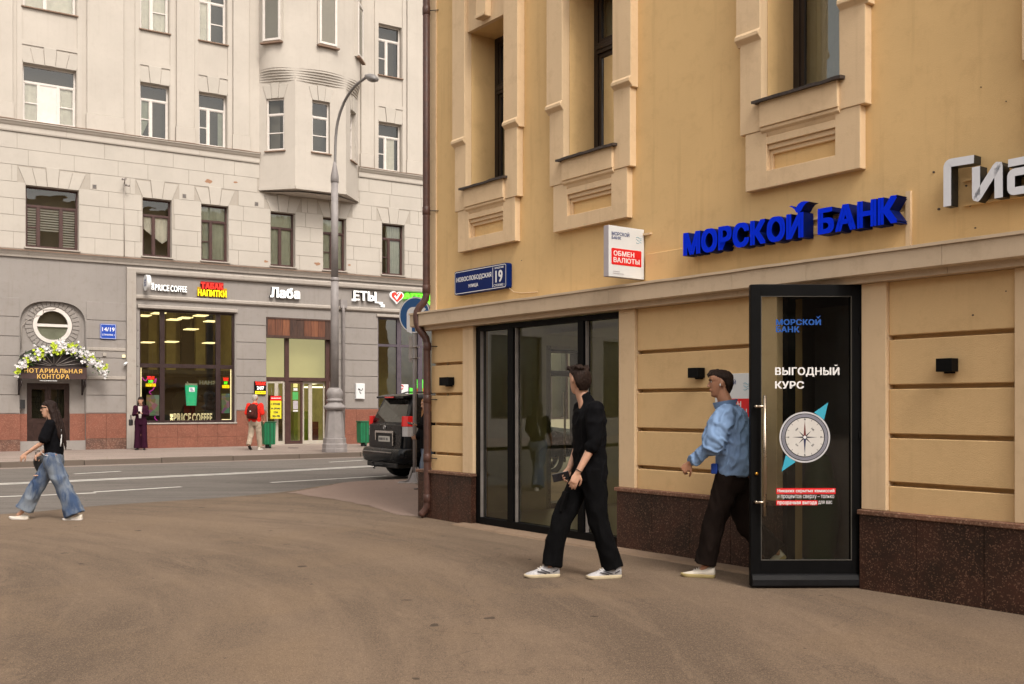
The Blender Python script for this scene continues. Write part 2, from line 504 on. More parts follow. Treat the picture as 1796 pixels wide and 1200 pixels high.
def block(name, mat, parent, u0, u1, y0, y1, z0, z1, bevel=0.0, seg=1):
    mb = MB(); mb.box(u0, u1, y0, y1, z0, z1)
    return mb.build(name, mat, parent, bevel=bevel, seg=seg)

U_END = 24.0
WIN_C = [1.34, 3.25, 6.01, 8.6, 11.4, 14.2, 17.0]
holes = [(c-0.41, c+0.41, 4.23, 6.2) for c in WIN_C] + [(c-0.41, c+0.41, 7.9, 9.9) for c in WIN_C]
mb = MB()
wall_holes(mb, 0.0, U_END, 2.5, 12.5, holes, 0.0, 0.42)
mb.add([(0,0,2.5),(0,0,12.5),(0,22,12.5),(0,22,2.5)], [(0,1,2,3)])           # street side
mb.add([(0,0,12.5),(U_END,0,12.5),(U_END,22,12.5),(0,22,12.5)], [(0,1,2,3)])
mb.add([(0,22,0),(U_END,22,0),(U_END,22,12.5),(0,22,12.5)], [(0,3,2,1)])
mb.add([(U_END,0,0),(U_END,22,0),(U_END,22,12.5),(U_END,0,12.5)], [(0,1,2,3)])
mb.build('wall', M_YEL, near, recalc=False)
block('corner_lit_strip', M_TRIM, near, -0.012, 0.13, -0.018, 0.2, 2.76, 12.4)  # paler strip: brighter light on the chamfered corner face put into the colour
block('eaves', M_TRIM, near, -0.5, U_END, -0.55, 0.2, 12.2, 12.55)

# lower wall core behind the rusticated blocks; openings for glazing and doorway
GL0, GL1 = 1.03, 3.69
DO0, DO1 = 5.74, 6.60
mb = MB()
wall_holes(mb, 0.0, U_END, 0.0, 2.5, [(GL0, GL1, -0.01, 2.49, 0.12), (DO0, DO1, -0.01, 2.52, 0.25)], 0.062, 0.25)
mb.add([(0.0,0.062,0),(0.0,0.062,2.5),(0.0,1.72,2.5),(0.0,1.72,0)], [(0,1,2,3)])
mb.add([(0.0,1.72,2.35),(0.0,1.72,2.5),(0.0,2.5,2.5),(0.0,2.5,2.35)], [(0,1,2,3)])
mb.add([(0.0,2.5,0),(0.0,2.5,2.5),(0.0,3.35,2.5),(0.0,3.35,0)], [(0,1,2,3)])
mb.add([(0.0,7.9,0),(0.0,7.9,2.5),(0.0,22,2.5),(0.0,22,0)], [(0,1,2,3)])
mb.build('lower_wall', M_YELP, near, recalc=False)

# rusticated courses
GZ = [0.645, 0.872, 1.258, 1.652, 2.048, 2.50]
for (a, b) in [(0.012, 0.80), (3.93, 5.52), (6.83, 7.87), (8.14, 12.0)]:
    for i in range(5):
        z0 = GZ[i] + (0.018 if i else 0.0); z1 = GZ[i+1] - (0.018 if i < 4 else 0.0)
        block('render_course', M_YELP, near, a, b, -0.012, 0.065, z0, z1, bevel=0.006)
# flat bands framing them
for (a, b) in [(0.80, 1.03), (3.69, 3.93), (5.52, 5.74), (6.60, 6.83), (7.87, 8.14)]:
    block('pilaster_strip', M_TRIM, near, a, b, -0.05, 0.065, 0.652, 2.50, bevel=0.006)

# granite plinth slabs with a rough projecting cap
def slabs(a, b, n, y=-0.075):
    w = (b-a)/n
    for i in range(n):
        block('granite_slab', M_GRB, near, a+i*w+0.0025, a+(i+1)*w-0.0025, y, 0.065, 0.0 if a < 4 else -0.02, 0.612)
slabs(0.0, 1.03, 2); slabs(3.69, 5.74, 4); slabs(6.60, 7.11, 1); slabs(7.11, 10.4, 6)
for (a, b) in [(-0.24, 1.045), (3.675, 5.745), (6.595, 12.0)]:
    block('plinth_cap', M_GRBL, near, a, b, -0.105, 0.065, 0.612, 0.652, bevel=0.006)
block('granite_slab', M_GRB, near, -0.22, -0.003, -0.075, 0.04, 0.0, 0.612)
for i in range(3):
    block('granite_slab', M_GRB, near, -0.22, -0.003, 0.043+0.56*i, 0.043+0.56*(i+1)-0.004, 0.0, 0.612)
block('plinth_cap', M_GRBL, near, -0.24, 0.0, 0.041, 1.72, 0.612, 0.652)

# string cornice between floors: capped segments
joints = [-0.22, 0.12, 1.9, 3.7, 5.36, 6.17, 7.4, 9.2, 11.0]
for a, b in zip(joints[:-1], joints[1:]):
    mb = MB()
    prof = [(0.0, 2.74), (-0.205, 2.715), (-0.205, 2.56), (-0.19, 2.55), (-0.13, 2.55), (-0.12, 2.50), (0.0, 2.50)]
    mb.prism(prof, a+0.0015, b-0.0015, ax='x')
    seg_o = mb.build('cornice_segment', M_CAP, near)
    mb = MB()
    prof = [(0.0, 2.765), (-0.215, 2.737), (-0.222, 2.735), (-0.222, 2.712), (-0.214, 2.712), (-0.214, 2.724), (0.0, 2.75)]
    n = max(2, int((b-a)/0.12)); rg = []
    for i in range(n+1):
        uu = a + (b-a)*i/n
        w = (noise.noise(Vector((uu*2.2, 3.1, 0)))*0.006)
        rg.append([(uu, p[0]-abs(w)*0.3, p[1]+w) for p in prof])
    mb.rings(rg, 0, True, False)
    mb.build('cornice_flashing', M_CAP, near)
block('side_cornice', M_CAP, near, -0.205, 0.0, 0.0, 12.0, 2.56, 2.735)

# shallow raised band under the lettering
block('sign_band', M_YEL, near, 4.06, 6.99, -0.022, 0.0, 2.75, 3.045, bevel=0.004)
block('sign_band_edge', M_TRIM, near, 6.99, 7.03, -0.03, 0.0, 2.75, 3.20)

def near_window(c, z0, z1, full):
    a, b = c-0.41, c+0.41
    mb = MB(); y = 0.36
    mb.box(a, a+0.07, y, y+0.06, z0, z1); mb.box(b-0.07, b, y, y+0.06, z0, z1)
    mb.box(a+0.07, b-0.07, y, y+0.06, z1-0.07, z1); mb.box(a+0.07, b-0.07, y, y+0.06, z0, z0+0.06)
    mb.box(a+0.07, b-0.07, y-0.02, y+0.05, z0+1.24, z0+1.36)
    mb.box(a+0.07, b-0.07, y-0.035, y-0.02, z0+1.28, z0+1.32)
    for (q0, q1) in ((z0+0.06, z0+1.24), (z0+1.36, z1-0.07)):
        mb.box(a+0.07, a+0.115, y+0.012, y+0.05, q0, q1); mb.box(b-0.115, b-0.07, y+0.012, y+0.05, q0, q1)
        mb.box(a+0.115, b-0.115, y+0.012, y+0.05, q0, q0+0.05); mb.box(a+0.115, b-0.115, y+0.012, y+0.05, q1-0.045, q1)
    w = mb.build('window', M_WIN_DK, near, bevel=0.004, seg=1)
    for (q0, q1) in ((z0+0.11, z0+1.24), (z0+1.41, z1-0.07)):
        mb = MB(); mb.add([(a+0.1,y+0.03,q0),(b-0.1,y+0.03,q0),(b-0.1,y+0.03,q1),(a+0.1,y+0.03,q1)], [(0,1,2,3)])
        mb.build('pane', M_GLU, w)
    mb = MB(); n = 26
    mb.rings([[(a+0.02+(b-a-0.04)*i/n, y+0.12+0.02*math.sin(i*1.9)+0.012*math.sin(i*0.7), zz) for i in range(n+1)] for zz in (z0, z1)], 0, False, True, False)
    mb.build('curtain', M_CURTG, w)
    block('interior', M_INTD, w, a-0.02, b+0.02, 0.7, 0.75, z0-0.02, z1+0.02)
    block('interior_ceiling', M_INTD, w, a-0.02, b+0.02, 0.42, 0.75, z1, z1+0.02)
    # rough dark flashing on the sill
    mb = MB(); n = 14; rg = []
    for i in range(n+1):
        uu = a-0.055+(b-a+0.11)*i/n
        k = noise.noise(Vector((uu*9, c, z0)))*0.008
        rg.append([(uu, 0.36, z0+0.03), (uu, -0.15, z0+0.006+k), (uu, -0.165, z0+0.0+k), (uu, -0.163, z0-0.025+k), (uu, -0.14, z0-0.02), (uu, 0.36, z0-0.005)])
    mb.rings(rg, 0, True, False)
    mb.build('sill_flashing', M_FLASH, w)
    # surround, in pieces
    for sgn in (-1, 1):
        x0, x1 = (c-0.655, c-0.41) if sgn < 0 else (c+0.41, c+0.655)
        mb = MB()
        mb.box(x0, x1, -0.09, 0.0, z0-0.26, z0+0.55)
        mb.prism([(-0.09, z0+0.56), (-0.135, z0+0.60), (-0.135, z0+0.63), (-0.11, z0+0.66), (-0.11, z0+3.4), (0.0, z0+3.4), (0.0, z0+0.55), (-0.09, z0+0.55)], x0-(0.03 if sgn < 0 else 0), x1+(0.03 if sgn > 0 else 0), ax='x')
        mb.build('jamb_pilaster', M_TRIM, w, bevel=0.004, seg=1)
    mb = MB()
    mb.box(c-0.41, c+0.41, -0.12, 0.0, z0-0.24, z0-0.012)
    mb.prism([(0.0, z0-0.24), (-0.105, z0-0.24), (-0.105, z0-0.27), (-0.08, z0-0.29), (-0.06, z0-0.33), (0.0, z0-0.33)], c-0.41, c+0.41, ax='x')
    mb.build('sill_block', M_TRIM, w, bevel=0.004, seg=1)
    # apron with a stepped recess
    A0, A1, B0, B1 = c-0.60, c+0.60, z0-0.78, z0-0.33
    r0, r1, q0, q1 = c-0.36, c+0.36, z0-0.63, z0-0.395
    mb = MB()
    mb.box(A0, r0, -0.08, 0, B0, z0-0.262); mb.box(r1, A1, -0.08, 0, B0, z0-0.262)
    mb.box(r0, r1, -0.08, 0, B0, q0); mb.box(r0, r1, -0.08, 0, q1, B1)
    mb.box(r0, r1, -0.055, 0, q1-0.045, q1); mb.box(r0, r0+0.03, -0.03, 0, q0, q1-0.045); mb.box(r0+0.03, r1, -0.03, 0, q1-0.085, q1-0.045)
    mb.build('apron', M_TRIM, w, bevel=0.003, seg=1)
    # head: lintel panel and keystone
    mb = MB()
    mb.box(c-0.41, c+0.41, -0.06, 0.0, z1, z1+0.75)
    mb.build('lintel', M_TRIM, w)
    mb = MB()
    mb.prism([(c-0.09, z1+0.05), (c+0.09, z1+0.05), (c+0.13, z1+0.9), (c-0.13, z1+0.9)], -0.15, -0.06)
    mb.prism([(c-0.09, z1+0.05), (c+0.09, z1+0.05), (c+0.11, z1+0.09), (c-0.11, z1+0.09)], -0.17, -0.15)
    mb.build('keystone', M_TRIM, w, bevel=0.004, seg=1)
for i, c in enumerate(WIN_C):
    near_window(c, 4.23, 6.2, True)
    if i < 2: pass

# shop glazing
def near_glazing():
    y = -0.005
    m1a, m1b = NF.u(891, y), NF.u(905, y); m2a, m2b = NF.u(1014, y), NF.u(1029, y)
    mb = MB()
    mb.box(GL0, GL0+0.085, y, y+0.1, 0.03, 2.49); mb.box(GL1-0.05, GL1, y, y+0.1, 0.03, 2.49)
    mb.box(GL0+0.085, GL1-0.05, y, y+0.1, 2.43, 2.49)
    mb.box(GL0+0.085, GL1-0.05, y-0.01, y+0.1, 0.03, 0.115)
    mb.box(m1a, m1b-0.045, y-0.012, y+0.1, 0.115, 2.43); mb.box(m2a, m2b-0.045, y-0.012, y+0.1, 0.115, 2.43)
    g = mb.build('shop_window', M_BLK, near, bevel=0.004, seg=1)
    mb = MB()
    for q in (GL0+0.085, m1b-0.03, m2b-0.03):
        mb.box(q, q+0.012, y+0.01, y+0.05, 0.115, 2.43)
    mb.build('glazing_bead', M_GALV, g)
    for a, b in ((GL0+0.085, m1a), (m1b-0.045, m2a), (m2b-0.045, GL1-0.05)):
        mb = MB(); mb.add([(a,y+0.055,0.115),(b,y+0.055,0.115),(b,y+0.055,2.43),(a,y+0.055,2.43)], [(0,1,2,3)])
        mb.build('pane', M_GLN, g)
near_glazing()
# the empty room behind it
mb = MB()
X0, X1, Y0, Y1 = 0.31, 5.3, 0.16, 8.2
mb.add([(X0,Y0,0.05),(X1,Y0,0.05),(X1,Y1,0.05),(X0,Y1,0.05)], [(0,1,2,3)])
mb.build('interior_floor', M_INTF, near, recalc=False)
mb = MB()
mb.add([(X0,Y1,0),(X1,Y1,0),(X1,Y1,2.6),(X0,Y1,2.6)], [(0,1,2,3)])
mb.add([(X1,Y0,0),(X1,Y0,2.6),(X1,Y1,2.6),(X1,Y1,0)], [(0,1,2,3)])
for a, b in ((0.04, 1.80), (2.42, 3.35), (7.9, Y1)):
    mb.add([(X0,a,0),(X0,a,2.6),(X0,b,2.6),(X0,b,0)], [(0,1,2,3)])
mb.add([(X0,1.80,2.3),(X0,1.80,2.6),(X0,2.42,2.6),(X0,2.42,2.3)], [(0,1,2,3)])
mb.add([(X0,Y0,2.6),(X1,Y0,2.6),(X1,Y1,2.6),(X0,Y1,2.6)], [(0,1,2,3)])
mb.add([(X0,0.16,0),(1.03,0.16,0),(1.03,0.16,2.6),(X0,0.16,2.6)], [(0,1,2,3)])
mb.add([(0,1.72,2.5),(X1,1.72,2.62),(X1,8,2.62),(0,8,2.5)], [(0,1,2,3)])
mb.build('interior_wall', M_INTW, near, recalc=False)
mb = MB()    # street door seen through the room
for (a, b, c_, d) in ((1.72, 1.80, 0, 2.35), (2.42, 2.5, 0, 2.35), (1.80, 2.42, 2.27, 2.35), (1.80, 2.42, 0, 0.12), (1.8, 2.42, 1.93, 2.0)):
    mb.box(-0.01, 0.31, a, b, c_, d)
mb.build('street_door_frame', M_BLK, near)
mb = MB(); mb.tube([(0.40, 1.98, 0.7), (0.40, 1.98, 1.7)], 0.016); mb.build('door_pull', M_STEEL, near)
for q in (NF.u(862), NF.u(870)):
    mb = MB(); mb.lathe([(0.03, 0), (0.035, 0.004), (0.0, 0.006)], 16); o = mb.build('wall_socket', M_INTG, near)
    o.rotation_euler = (R(90), 0, R(90)); o.location = (0.318, 0.5+0.13*(q*4 % 1), 0.33)

# bank doorway and the dim hall behind
mb = MB()
mb.box(DO0, DO0+0.055, 0.03, 0.14, 0.0, 2.52); mb.box(DO1-0.05, DO1, 0.03, 0.14, 0.0, 2.52); mb.box(DO0+0.055, DO1-0.05, 0.03, 0.14, 2.45, 2.52)
mb.build('door_frame', M_BLK, near, bevel=0.004, seg=1)
mb = MB()
mb.add([(5.32,0.285,0.02),(9.0,0.285,0.02),(9.0,3.2,0.02),(5.32,3.2,0.02)], [(0,1,2,3)])
mb.build('hall_floor', M_INTF, near, recalc=False)
mb = MB()
mb.add([(5.32,3.2,0),(9,3.2,0),(9,3.2,2.6),(5.32,3.2,2.6)], [(0,1,2,3)])
mb.add([(9,0.28,0),(9,0.28,2.6),(9,3.2,2.6),(9,3.2,0)], [(0,1,2,3)])
mb.add([(5.32,0.28,0),(5.32,0.28,2.6),(5.32,3.2,2.6),(5.32,3.2,0)], [(0,3,2,1)])
mb.add([(5.32,0.28,2.6),(9,0.28,2.6),(9,3.2,2.6),(5.32,3.2,2.6)], [(0,1,2,3)])
mb.build('hall_wall', M_INTG, near, recalc=False)
block('grey_partition', M_INTG, near, 5.40, 5.95, 0.95, 1.0, 0.02, 2.45)
mb = MB(); mb.tube([(5.6, 0.75, 0.02), (5.6, 0.75, 0.5), (5.6, 0.75, 0.95)], [0.14, 0.2, 0.12], 16, round_ends=True)
mb.build('hall_plant', plain('hall_leaf_green', (0.04, 0.10, 0.03), 0.6), near)

# cement strip at the wall foot
mb = MB(); n = 40; rg = []
for i in range(n+1):
    uu = 0.86 + (5.9-0.86)*i/n
    w = noise.noise(Vector((uu*3, 0, 5)))*0.015
    rg.append([(uu, 0.05, -0.02), (uu, 0.05, 0.032), (uu, -0.17, 0.028+w*0.4), (uu, -0.245+w, 0.022), (uu, -0.27+w, -0.02)])
mb.rings(rg, 0, True, False)
o = mb.build('cement_strip', M_CONC, near)

# ---- open glass door, hinged at the pilaster
DS = 8.52/FPX
def dpt(px, py): return ((px-1316.5)*DS, (1030-py)*DS)
dW, dH = (1517-1316.5)*DS, 530*DS
inv = Matrix.Translation((NF.o[0], NF.o[1], 0)) @ Matrix.Rotation(NF.a, 4, 'Z')
inv = inv.inverted()
mb = MB()
sl, sr, tp, bt = 0.085, 0.105, 0.095, 0.215
mb.box(0, sl, 0, 0.062, 0, dH); mb.box(dW-sr, dW, 0, 0.062, 0, dH)
mb.box(sl, dW-sr, 0, 0.062, dH-tp, dH); mb.box(sl, dW-sr, 0, 0.062, 0, bt)
door = mb.build('glass_door', M_BLK, near, bevel=0.004, seg=1)
door.matrix_local = inv @ Matrix.Translation((at_depth(1316.5, 8.52).x, 8.52, 0.012)) @ Matrix.Rotation(R(0.6), 4, 'Z')
def dpart(mb, name, mat, **kw): return mb.build(name, mat, door, **kw)
mb = MB(); mb.add([(sl,0.03,bt),(dW-sr,0.03,bt),(dW-sr,0.03,dH-tp),(sl,0.03,dH-tp)], [(0,1,2,3)]); dpart(mb, 'pane', M_GLD)
mb = MB()
g_ = 0.005
mb.box(sl, dW-sr, -0.002, 0.02, bt, bt+g_); mb.box(sl, dW-sr, -0.002, 0.02, dH-tp-g_, dH-tp)
mb.box(sl, sl+g_, -0.002, 0.02, bt+g_, dH-tp-g_); mb.box(dW-sr-g_, dW-sr, -0.002, 0.02, bt+g_, dH-tp-g_)
dpart(mb, 'glazing_bead', plain('dull_bead', (0.075, 0.07, 0.06), 0.6, spec=0.2, var=0.1))
mb = MB(); mb.prism([(-0.004, 0.105), (-0.022, 0.095), (-0.036, 0.06), (-0.034, 0.012), (-0.02, 0.0), (0.07, 0.0), (0.07, 0.1)], 0.008, dW-0.004, ax='x'); dpart(mb, 'bottom_seal', plain('scuffed_black_rubber', (0.006, 0.006, 0.007), 0.6, spec=0.2, var=0.5, vscale=14), bevel=0.004)
hx = 0.098
mb = MB(); mb.tube([(hx, -0.075, dpt(0, 905)[1]), (hx, -0.075, dpt(0, 695)[1])], 0.0135, 16)
for zz in (dpt(0, 714)[1], dpt(0, 881)[1]):
    mb.tube([(0.035, 0.0, zz), (0.035, -0.05, zz), (hx, -0.075, zz)], 0.011, 12); mb.ball((0.035, -0.05, zz), 0.013)
dpart(mb, 'handle', M_STEEL)
mb = MB(); mb.lathe([(0.0, 0), (0.013, 0.0), (0.013, 0.012), (0.0, 0.013)], 16)
mb.v = [(x+0.048, -z, y+dpt(0, 832)[1]) for x, y, z in mb.v]
dpart(mb, 'lock_cylinder', plain('brass', (0.6, 0.33, 0.06), 0.3, metal=1.0, var=0.1))
for zz in (0.28, 1.25, 2.12):
    mb = MB(); mb.tube([(dW+0.012, 0.0, zz-0.05), (dW+0.012, 0.0, zz+0.05)], 0.014, 12); mb.box(dW-0.05, dW, -0.012, 0.0, zz-0.03, zz+0.03); dpart(mb, 'hinge', M_BLK)

def dtext(s, x0, x1, y0, y1, mat, bold=0.03, name='lettering'):
    """x0..x1, y0 (top)..y1 (baseline) in photograph pixels on the door leaf"""
    a, z = dpt(x0, y1); b, zt = dpt(x1, y0)
    t = text_mb(s, b-a, zt-z, 0.0015, bold)
    shift(t, a, 0.026, z)
    return dpart(t, name, mat)
dtext('МОРСКОИ', 1362.5, 1441.8, 560.5, 570.8, M_BLDK, 0.035)
dtext('БАНК', 1362.5, 1404, 573, 583.5, M_BLDK, 0.035)
dtext('ВЫГОДНЫИ', 1361, 1474.5, 645, 661.5, M_WHP, 0.03)
dtext('КУРС', 1361, 1412, 669.5, 682.8, M_WHP, 0.03)
mb = MB()
def breve(px, py, w):
    pts = [(px-w, py-1.4), (px-w*0.45, py+0.9), (px+w*0.45, py+0.9), (px+w, py-1.4), (px+w*0.5, py-0.9), (px-w*0.5, py-0.9)]
    mb.prism([dpt(*p) for p in pts], 0.0245, 0.026)
breve(1468.5, 641.8, 3.6)
dpart(mb, 'lettering', M_WHP)
mb = MB()
pts = [(1433.5, 554), (1436.5, 557), (1442, 553.6), (1437.4, 559.6), (1435.4, 558.6)]
mb.prism([dpt(*p) for p in pts], 0.0245, 0.026); dpart(mb, 'lettering', M_BLDK)
def dstrip(x0, x1, y0, y1, mat):
    a, z = dpt(x0, y1); b, zt = dpt(x1, y0)
    m = MB(); m.box(a, b, 0.026, 0.0275, z, zt); return dpart(m, 'red_strip', mat)
dstrip(1363, 1467.8, 857.8, 868.3, M_RED); dstrip(1363, 1435.8, 879.3, 888, M_RED)
def dtext2(s, x0, x1, y0, y1, bold=0.0):
    o = dtext(s, x0, x1, y0, y1, M_WHP, bold); o.location.y -= 0.003
dtext2('Никаких скрытых комиссий', 1365, 1465.5, 859.2, 866.6, 0.03)
dtext2('и процентов сверху – только', 1365, 1465, 869.6, 877.6)
dtext2('прозрачная выгода', 1365, 1434, 881.0, 888.0, 0.03)
dtext2('для вас', 1437, 1461.5, 880.0, 887.0)
# compass print
ccx, ccz = dpt(1413.4, 768.2); cr = 44.8*DS
def disc(r0, r1, mat, yy, name='compass_ring'):
    m = MB(); n = 64
    if r0 <= 0:
        m.prism(circle(ccx, ccz, r1, n), yy-0.0008, yy)
    else:
        m.rings([[(x, yy, z) for x, z in circle(ccx, ccz, r, n)] for r in (r0, r1)], 0, False, False)
    return dpart(m, name, mat)
for tp in (((1455, 707), (1447.5, 737.5), (1430, 724.5)), ((1372.3, 829), (1380, 800), (1397.5, 811.5))):
    tri = MB(); tri.prism([dpt(*q) for q in tp], 0.0275, 0.0285); dpart(tri, 'cyan_pointer', M_CYAN)
disc(0, cr, plain('compass_silver', (0.50, 0.50, 0.52), 0.5, var=0.1, vscale=10), 0.0272)
disc(cr*0.90, cr*0.935, M_INK, 0.0255); disc(cr*0.80, cr*0.895, plain('compass_grey_ring', (0.20, 0.20, 0.24), 0.5, var=0.15), 0.0254)
disc(cr*0.755, cr*0.795, M_INK, 0.0252); disc(0, cr*0.755, plain('compass_dial', (0.56, 0.54, 0.51), 0.6, var=0.05), 0.0262, 'compass_dial')
m = MB()
for k in range(16):
    a = k*math.pi/8
    r0_, r1_ = cr*0.67, cr*0.75
    ux, uz_ = math.sin(a), math.cos(a)
    w = 0.0016
    m.add([(ccx+ux*r0_-uz_*w, 0.0249, ccz+uz_*r0_+ux*w), (ccx+ux*r0_+uz_*w, 0.0249, ccz+uz_*r0_-ux*w), (ccx+ux*r1_+uz_*w, 0.0249, ccz+uz_*r1_-ux*w), (ccx+ux*r1_-uz_*w, 0.0249, ccz+uz_*r1_+ux*w)], [(0,1,2,3)])
def ray(m, a, L, w, yy=0.0246):
    ux, uz_ = math.sin(a), math.cos(a)
    m.add([(ccx+uz_*w, yy, ccz-ux*w), (ccx+ux*L, yy, ccz+uz_*L), (ccx-uz_*w, yy, ccz+ux*w)], [(0,1,2)])
dpart(m, 'compass_scale', M_INK)['kind'] = 'stuff'
for k in (1, 2, 3, 5, 6, 7):
    m = MB(); ray(m, k*math.pi/4, cr*(0.5 if k % 2 == 0 else 0.36), cr*0.035); dpart(m, 'compass_point', M_INK)
m = MB(); ray(m, 0, cr*0.66, cr*0.055, 0.0243); dpart(m, 'north_needle', plain('dark_red_needle', (0.12, 0.01, 0.01), 0.4, var=0))
m = MB(); ray(m, math.pi, cr*0.66, cr*0.055, 0.0243); dpart(m, 'south_needle', plain('dark_blue_needle', (0.01, 0.015, 0.07), 0.4, var=0))
m = MB(); m.prism(circle(ccx, ccz, cr*0.06, 20), 0.0236, 0.024); dpart(m, 'compass_pivot', M_SIGNW)
for s_, a, rr in (('N', 0, .70), ('NE', 45, .44), ('E', 90, .64), ('SE', 135, .44), ('S', 180, .70), ('SW', 225, .44), ('W', 270, .64), ('NW', 315, .44)):
    t = text_mb(s_, 0.011*len(s_)*1.25, 0.013, 0.001, 0.02)
    rot = -R(a) if a in (45, 315) else (R(180-a) if a in (135, 225) else 0)
    if a == 90: rot = -R(90)
    if a == 270: rot = R(90)
    shift(t, -0.0068*len(s_), 0, -0.0065); shift(t, rot=rot)
    shift(t, ccx+math.sin(R(a))*cr*rr, 0.025, ccz+math.cos(R(a))*cr*rr)
    dpart(t, 'compass_letter', M_INK)

# ---- drainpipe at the corner (part of the building), with collars and wall brackets
YP = 13.72
path = [(747.8,-140),(747.8,300),(747.8,515),(746.8,524),(742,532),(735.5,539),(731.5,547),(730.5,556),(731.5,567),(735,577),(741,585),(746.5,592),(748.7,602),(749.2,700),(749.4,876),(748.8,887),(746,895),(741,901),(737.5,904)]
def pw(px, py):
    p = at_depth(px, YP); p.z = CAM_H + (HORIZON-py)/FPX*YP
    return inv @ p
mb = MB(); mb.tube([pw(*p) for p in path], [0.0475]*(len(path)-1)+[0.052], 20)
pipe = mb.build('drainpipe', M_PIPE, near)
for py in (19, 370, 507, 608, 700, 803, 874):
    px = 747.8 if py < 520 else 749.3
    mb = MB(); mb.tube([pw(px, py-7), pw(px, py+7)], [0.053, 0.053], 20)
    mb.build('pipe_collar', M_PIPE, pipe, bevel=0.002, seg=1)
for py in (19, 370, 607, 700, 803):
    a = pw(750, py); mb = MB(); mb.tube([a, (0.17, 0.0, a.z-0.01)], 0.006, 8); mb.build('pipe_bracket', M_BLKR, pipe)
# ------------------------------------------------------------------ things fixed to the yellow building
_gl = {}
def glyph(ch, bold):
    k = (ch, bold)
    if k not in _gl: _gl[k] = glyph_mesh(ch, bold, 4)
    return _gl[k]

def letters(parent, word, u0, u1, z0, z1, y0, depth, mats, bold=0.05, gap=0.06, name='letter', shear=0.0, zfun=None):
    """separate channel letters; faces take mats[0], returns mats[1]; front at y0-depth"""
    gs = [glyph(c, bold) if c != ' ' else None for c in word]
    H = max(v[1] for v in glyph('Н', bold)[0]) - min(v[1] for v in glyph('Н', bold)[0])
    base = min(v[1] for v in glyph('Н', bold)[0])
    ws = [(max(v[0] for v in g[0])-min(v[0] for v in g[0])) if g else 0.25 for g in gs]
    tot = sum(ws) + gap*(len(ws)-1)
    sx = (u1-u0)/tot; sz = (z1-z0)/H
    x = u0
    for g, w in zip(gs, ws):
        if g:
            mx = min(v[0] for v in g[0])
            mb = MB()
            vs = [(x+(v[0]-mx)*sx + shear*(v[1]-base)*sz, y0-(v[2]+0.5)*depth, z0+(v[1]-base)*sz) for v in g[0]]
            for f in g[1]:
                front = all(g[0][i][2] > 0.4 for i in f)
                mb.add([vs[i] for i in f], [tuple(range(len(f)))], 0 if front else 1)
            me = mb.mesh(name)
            bm = bmesh.new(); bm.from_mesh(me); bmesh.ops.remove_doubles(bm, verts=bm.verts, dist=1e-6)
            bmesh.ops.recalc_face_normals(bm, faces=bm.faces); bm.to_mesh(me); bm.free()
            link_mesh(name, me, mats, parent)
        x += (w+gap)*sx

def near_thing(name, label, cat, u=0.0, y=0.0, z=0.0, group=None):
    p = NF.world(u, y, z)
    return thing(name, label, cat, p, NF.a, group)

# blue channel letters
pr = 0.17
u0 = NF.u(1198, -pr); u1 = NF.u(1409, -pr); u2 = NF.u(1434, -pr); u3 = NF.u(1574, -pr)
z0, z1 = 2.938, 3.156
sg = near_thing('bank_sign', 'royal blue raised lettering on the yellow wall above the cornice', 'sign', 0, 0, 0)
letters(sg, 'МОРСКОИ', u0, u1, z0, z1, -0.03, pr-0.03, [M_BLT, M_BLTS], bold=0.055, gap=0.045)
letters(sg, 'БАНК', u2, u3, z0, z1, -0.03, pr-0.03, [M_BLT, M_BLTS], bold=0.055, gap=0.045)
mb = MB()
bird = [(1384, 362.5), (1387.5, 361), (1391.5, 362.2), (1395, 365.8), (1399.5, 358.5), (1405, 354.2), (1411, 352.8), (1419.5, 353.6), (1413.5, 356.5), (1409, 362), (1405.5, 369), (1400.5, 374.2), (1396, 372.5), (1393.5, 367.5), (1389, 363.8)]
pts = [NF.uz(a, b, -pr) for a, b in bird]
mb.prism(pts, -pr, -0.04)
o = mb.build('bird_accent', [M_BLT, M_BLTS], sg)
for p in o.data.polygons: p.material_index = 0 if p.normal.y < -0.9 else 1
mb = MB()
for zz in (2.975, 3.10):
    mb.box(u0+0.05, u3-0.03, -0.032, -0.004, zz, zz+0.018)
mb.build('mounting_rail', M_TRIM, sg)

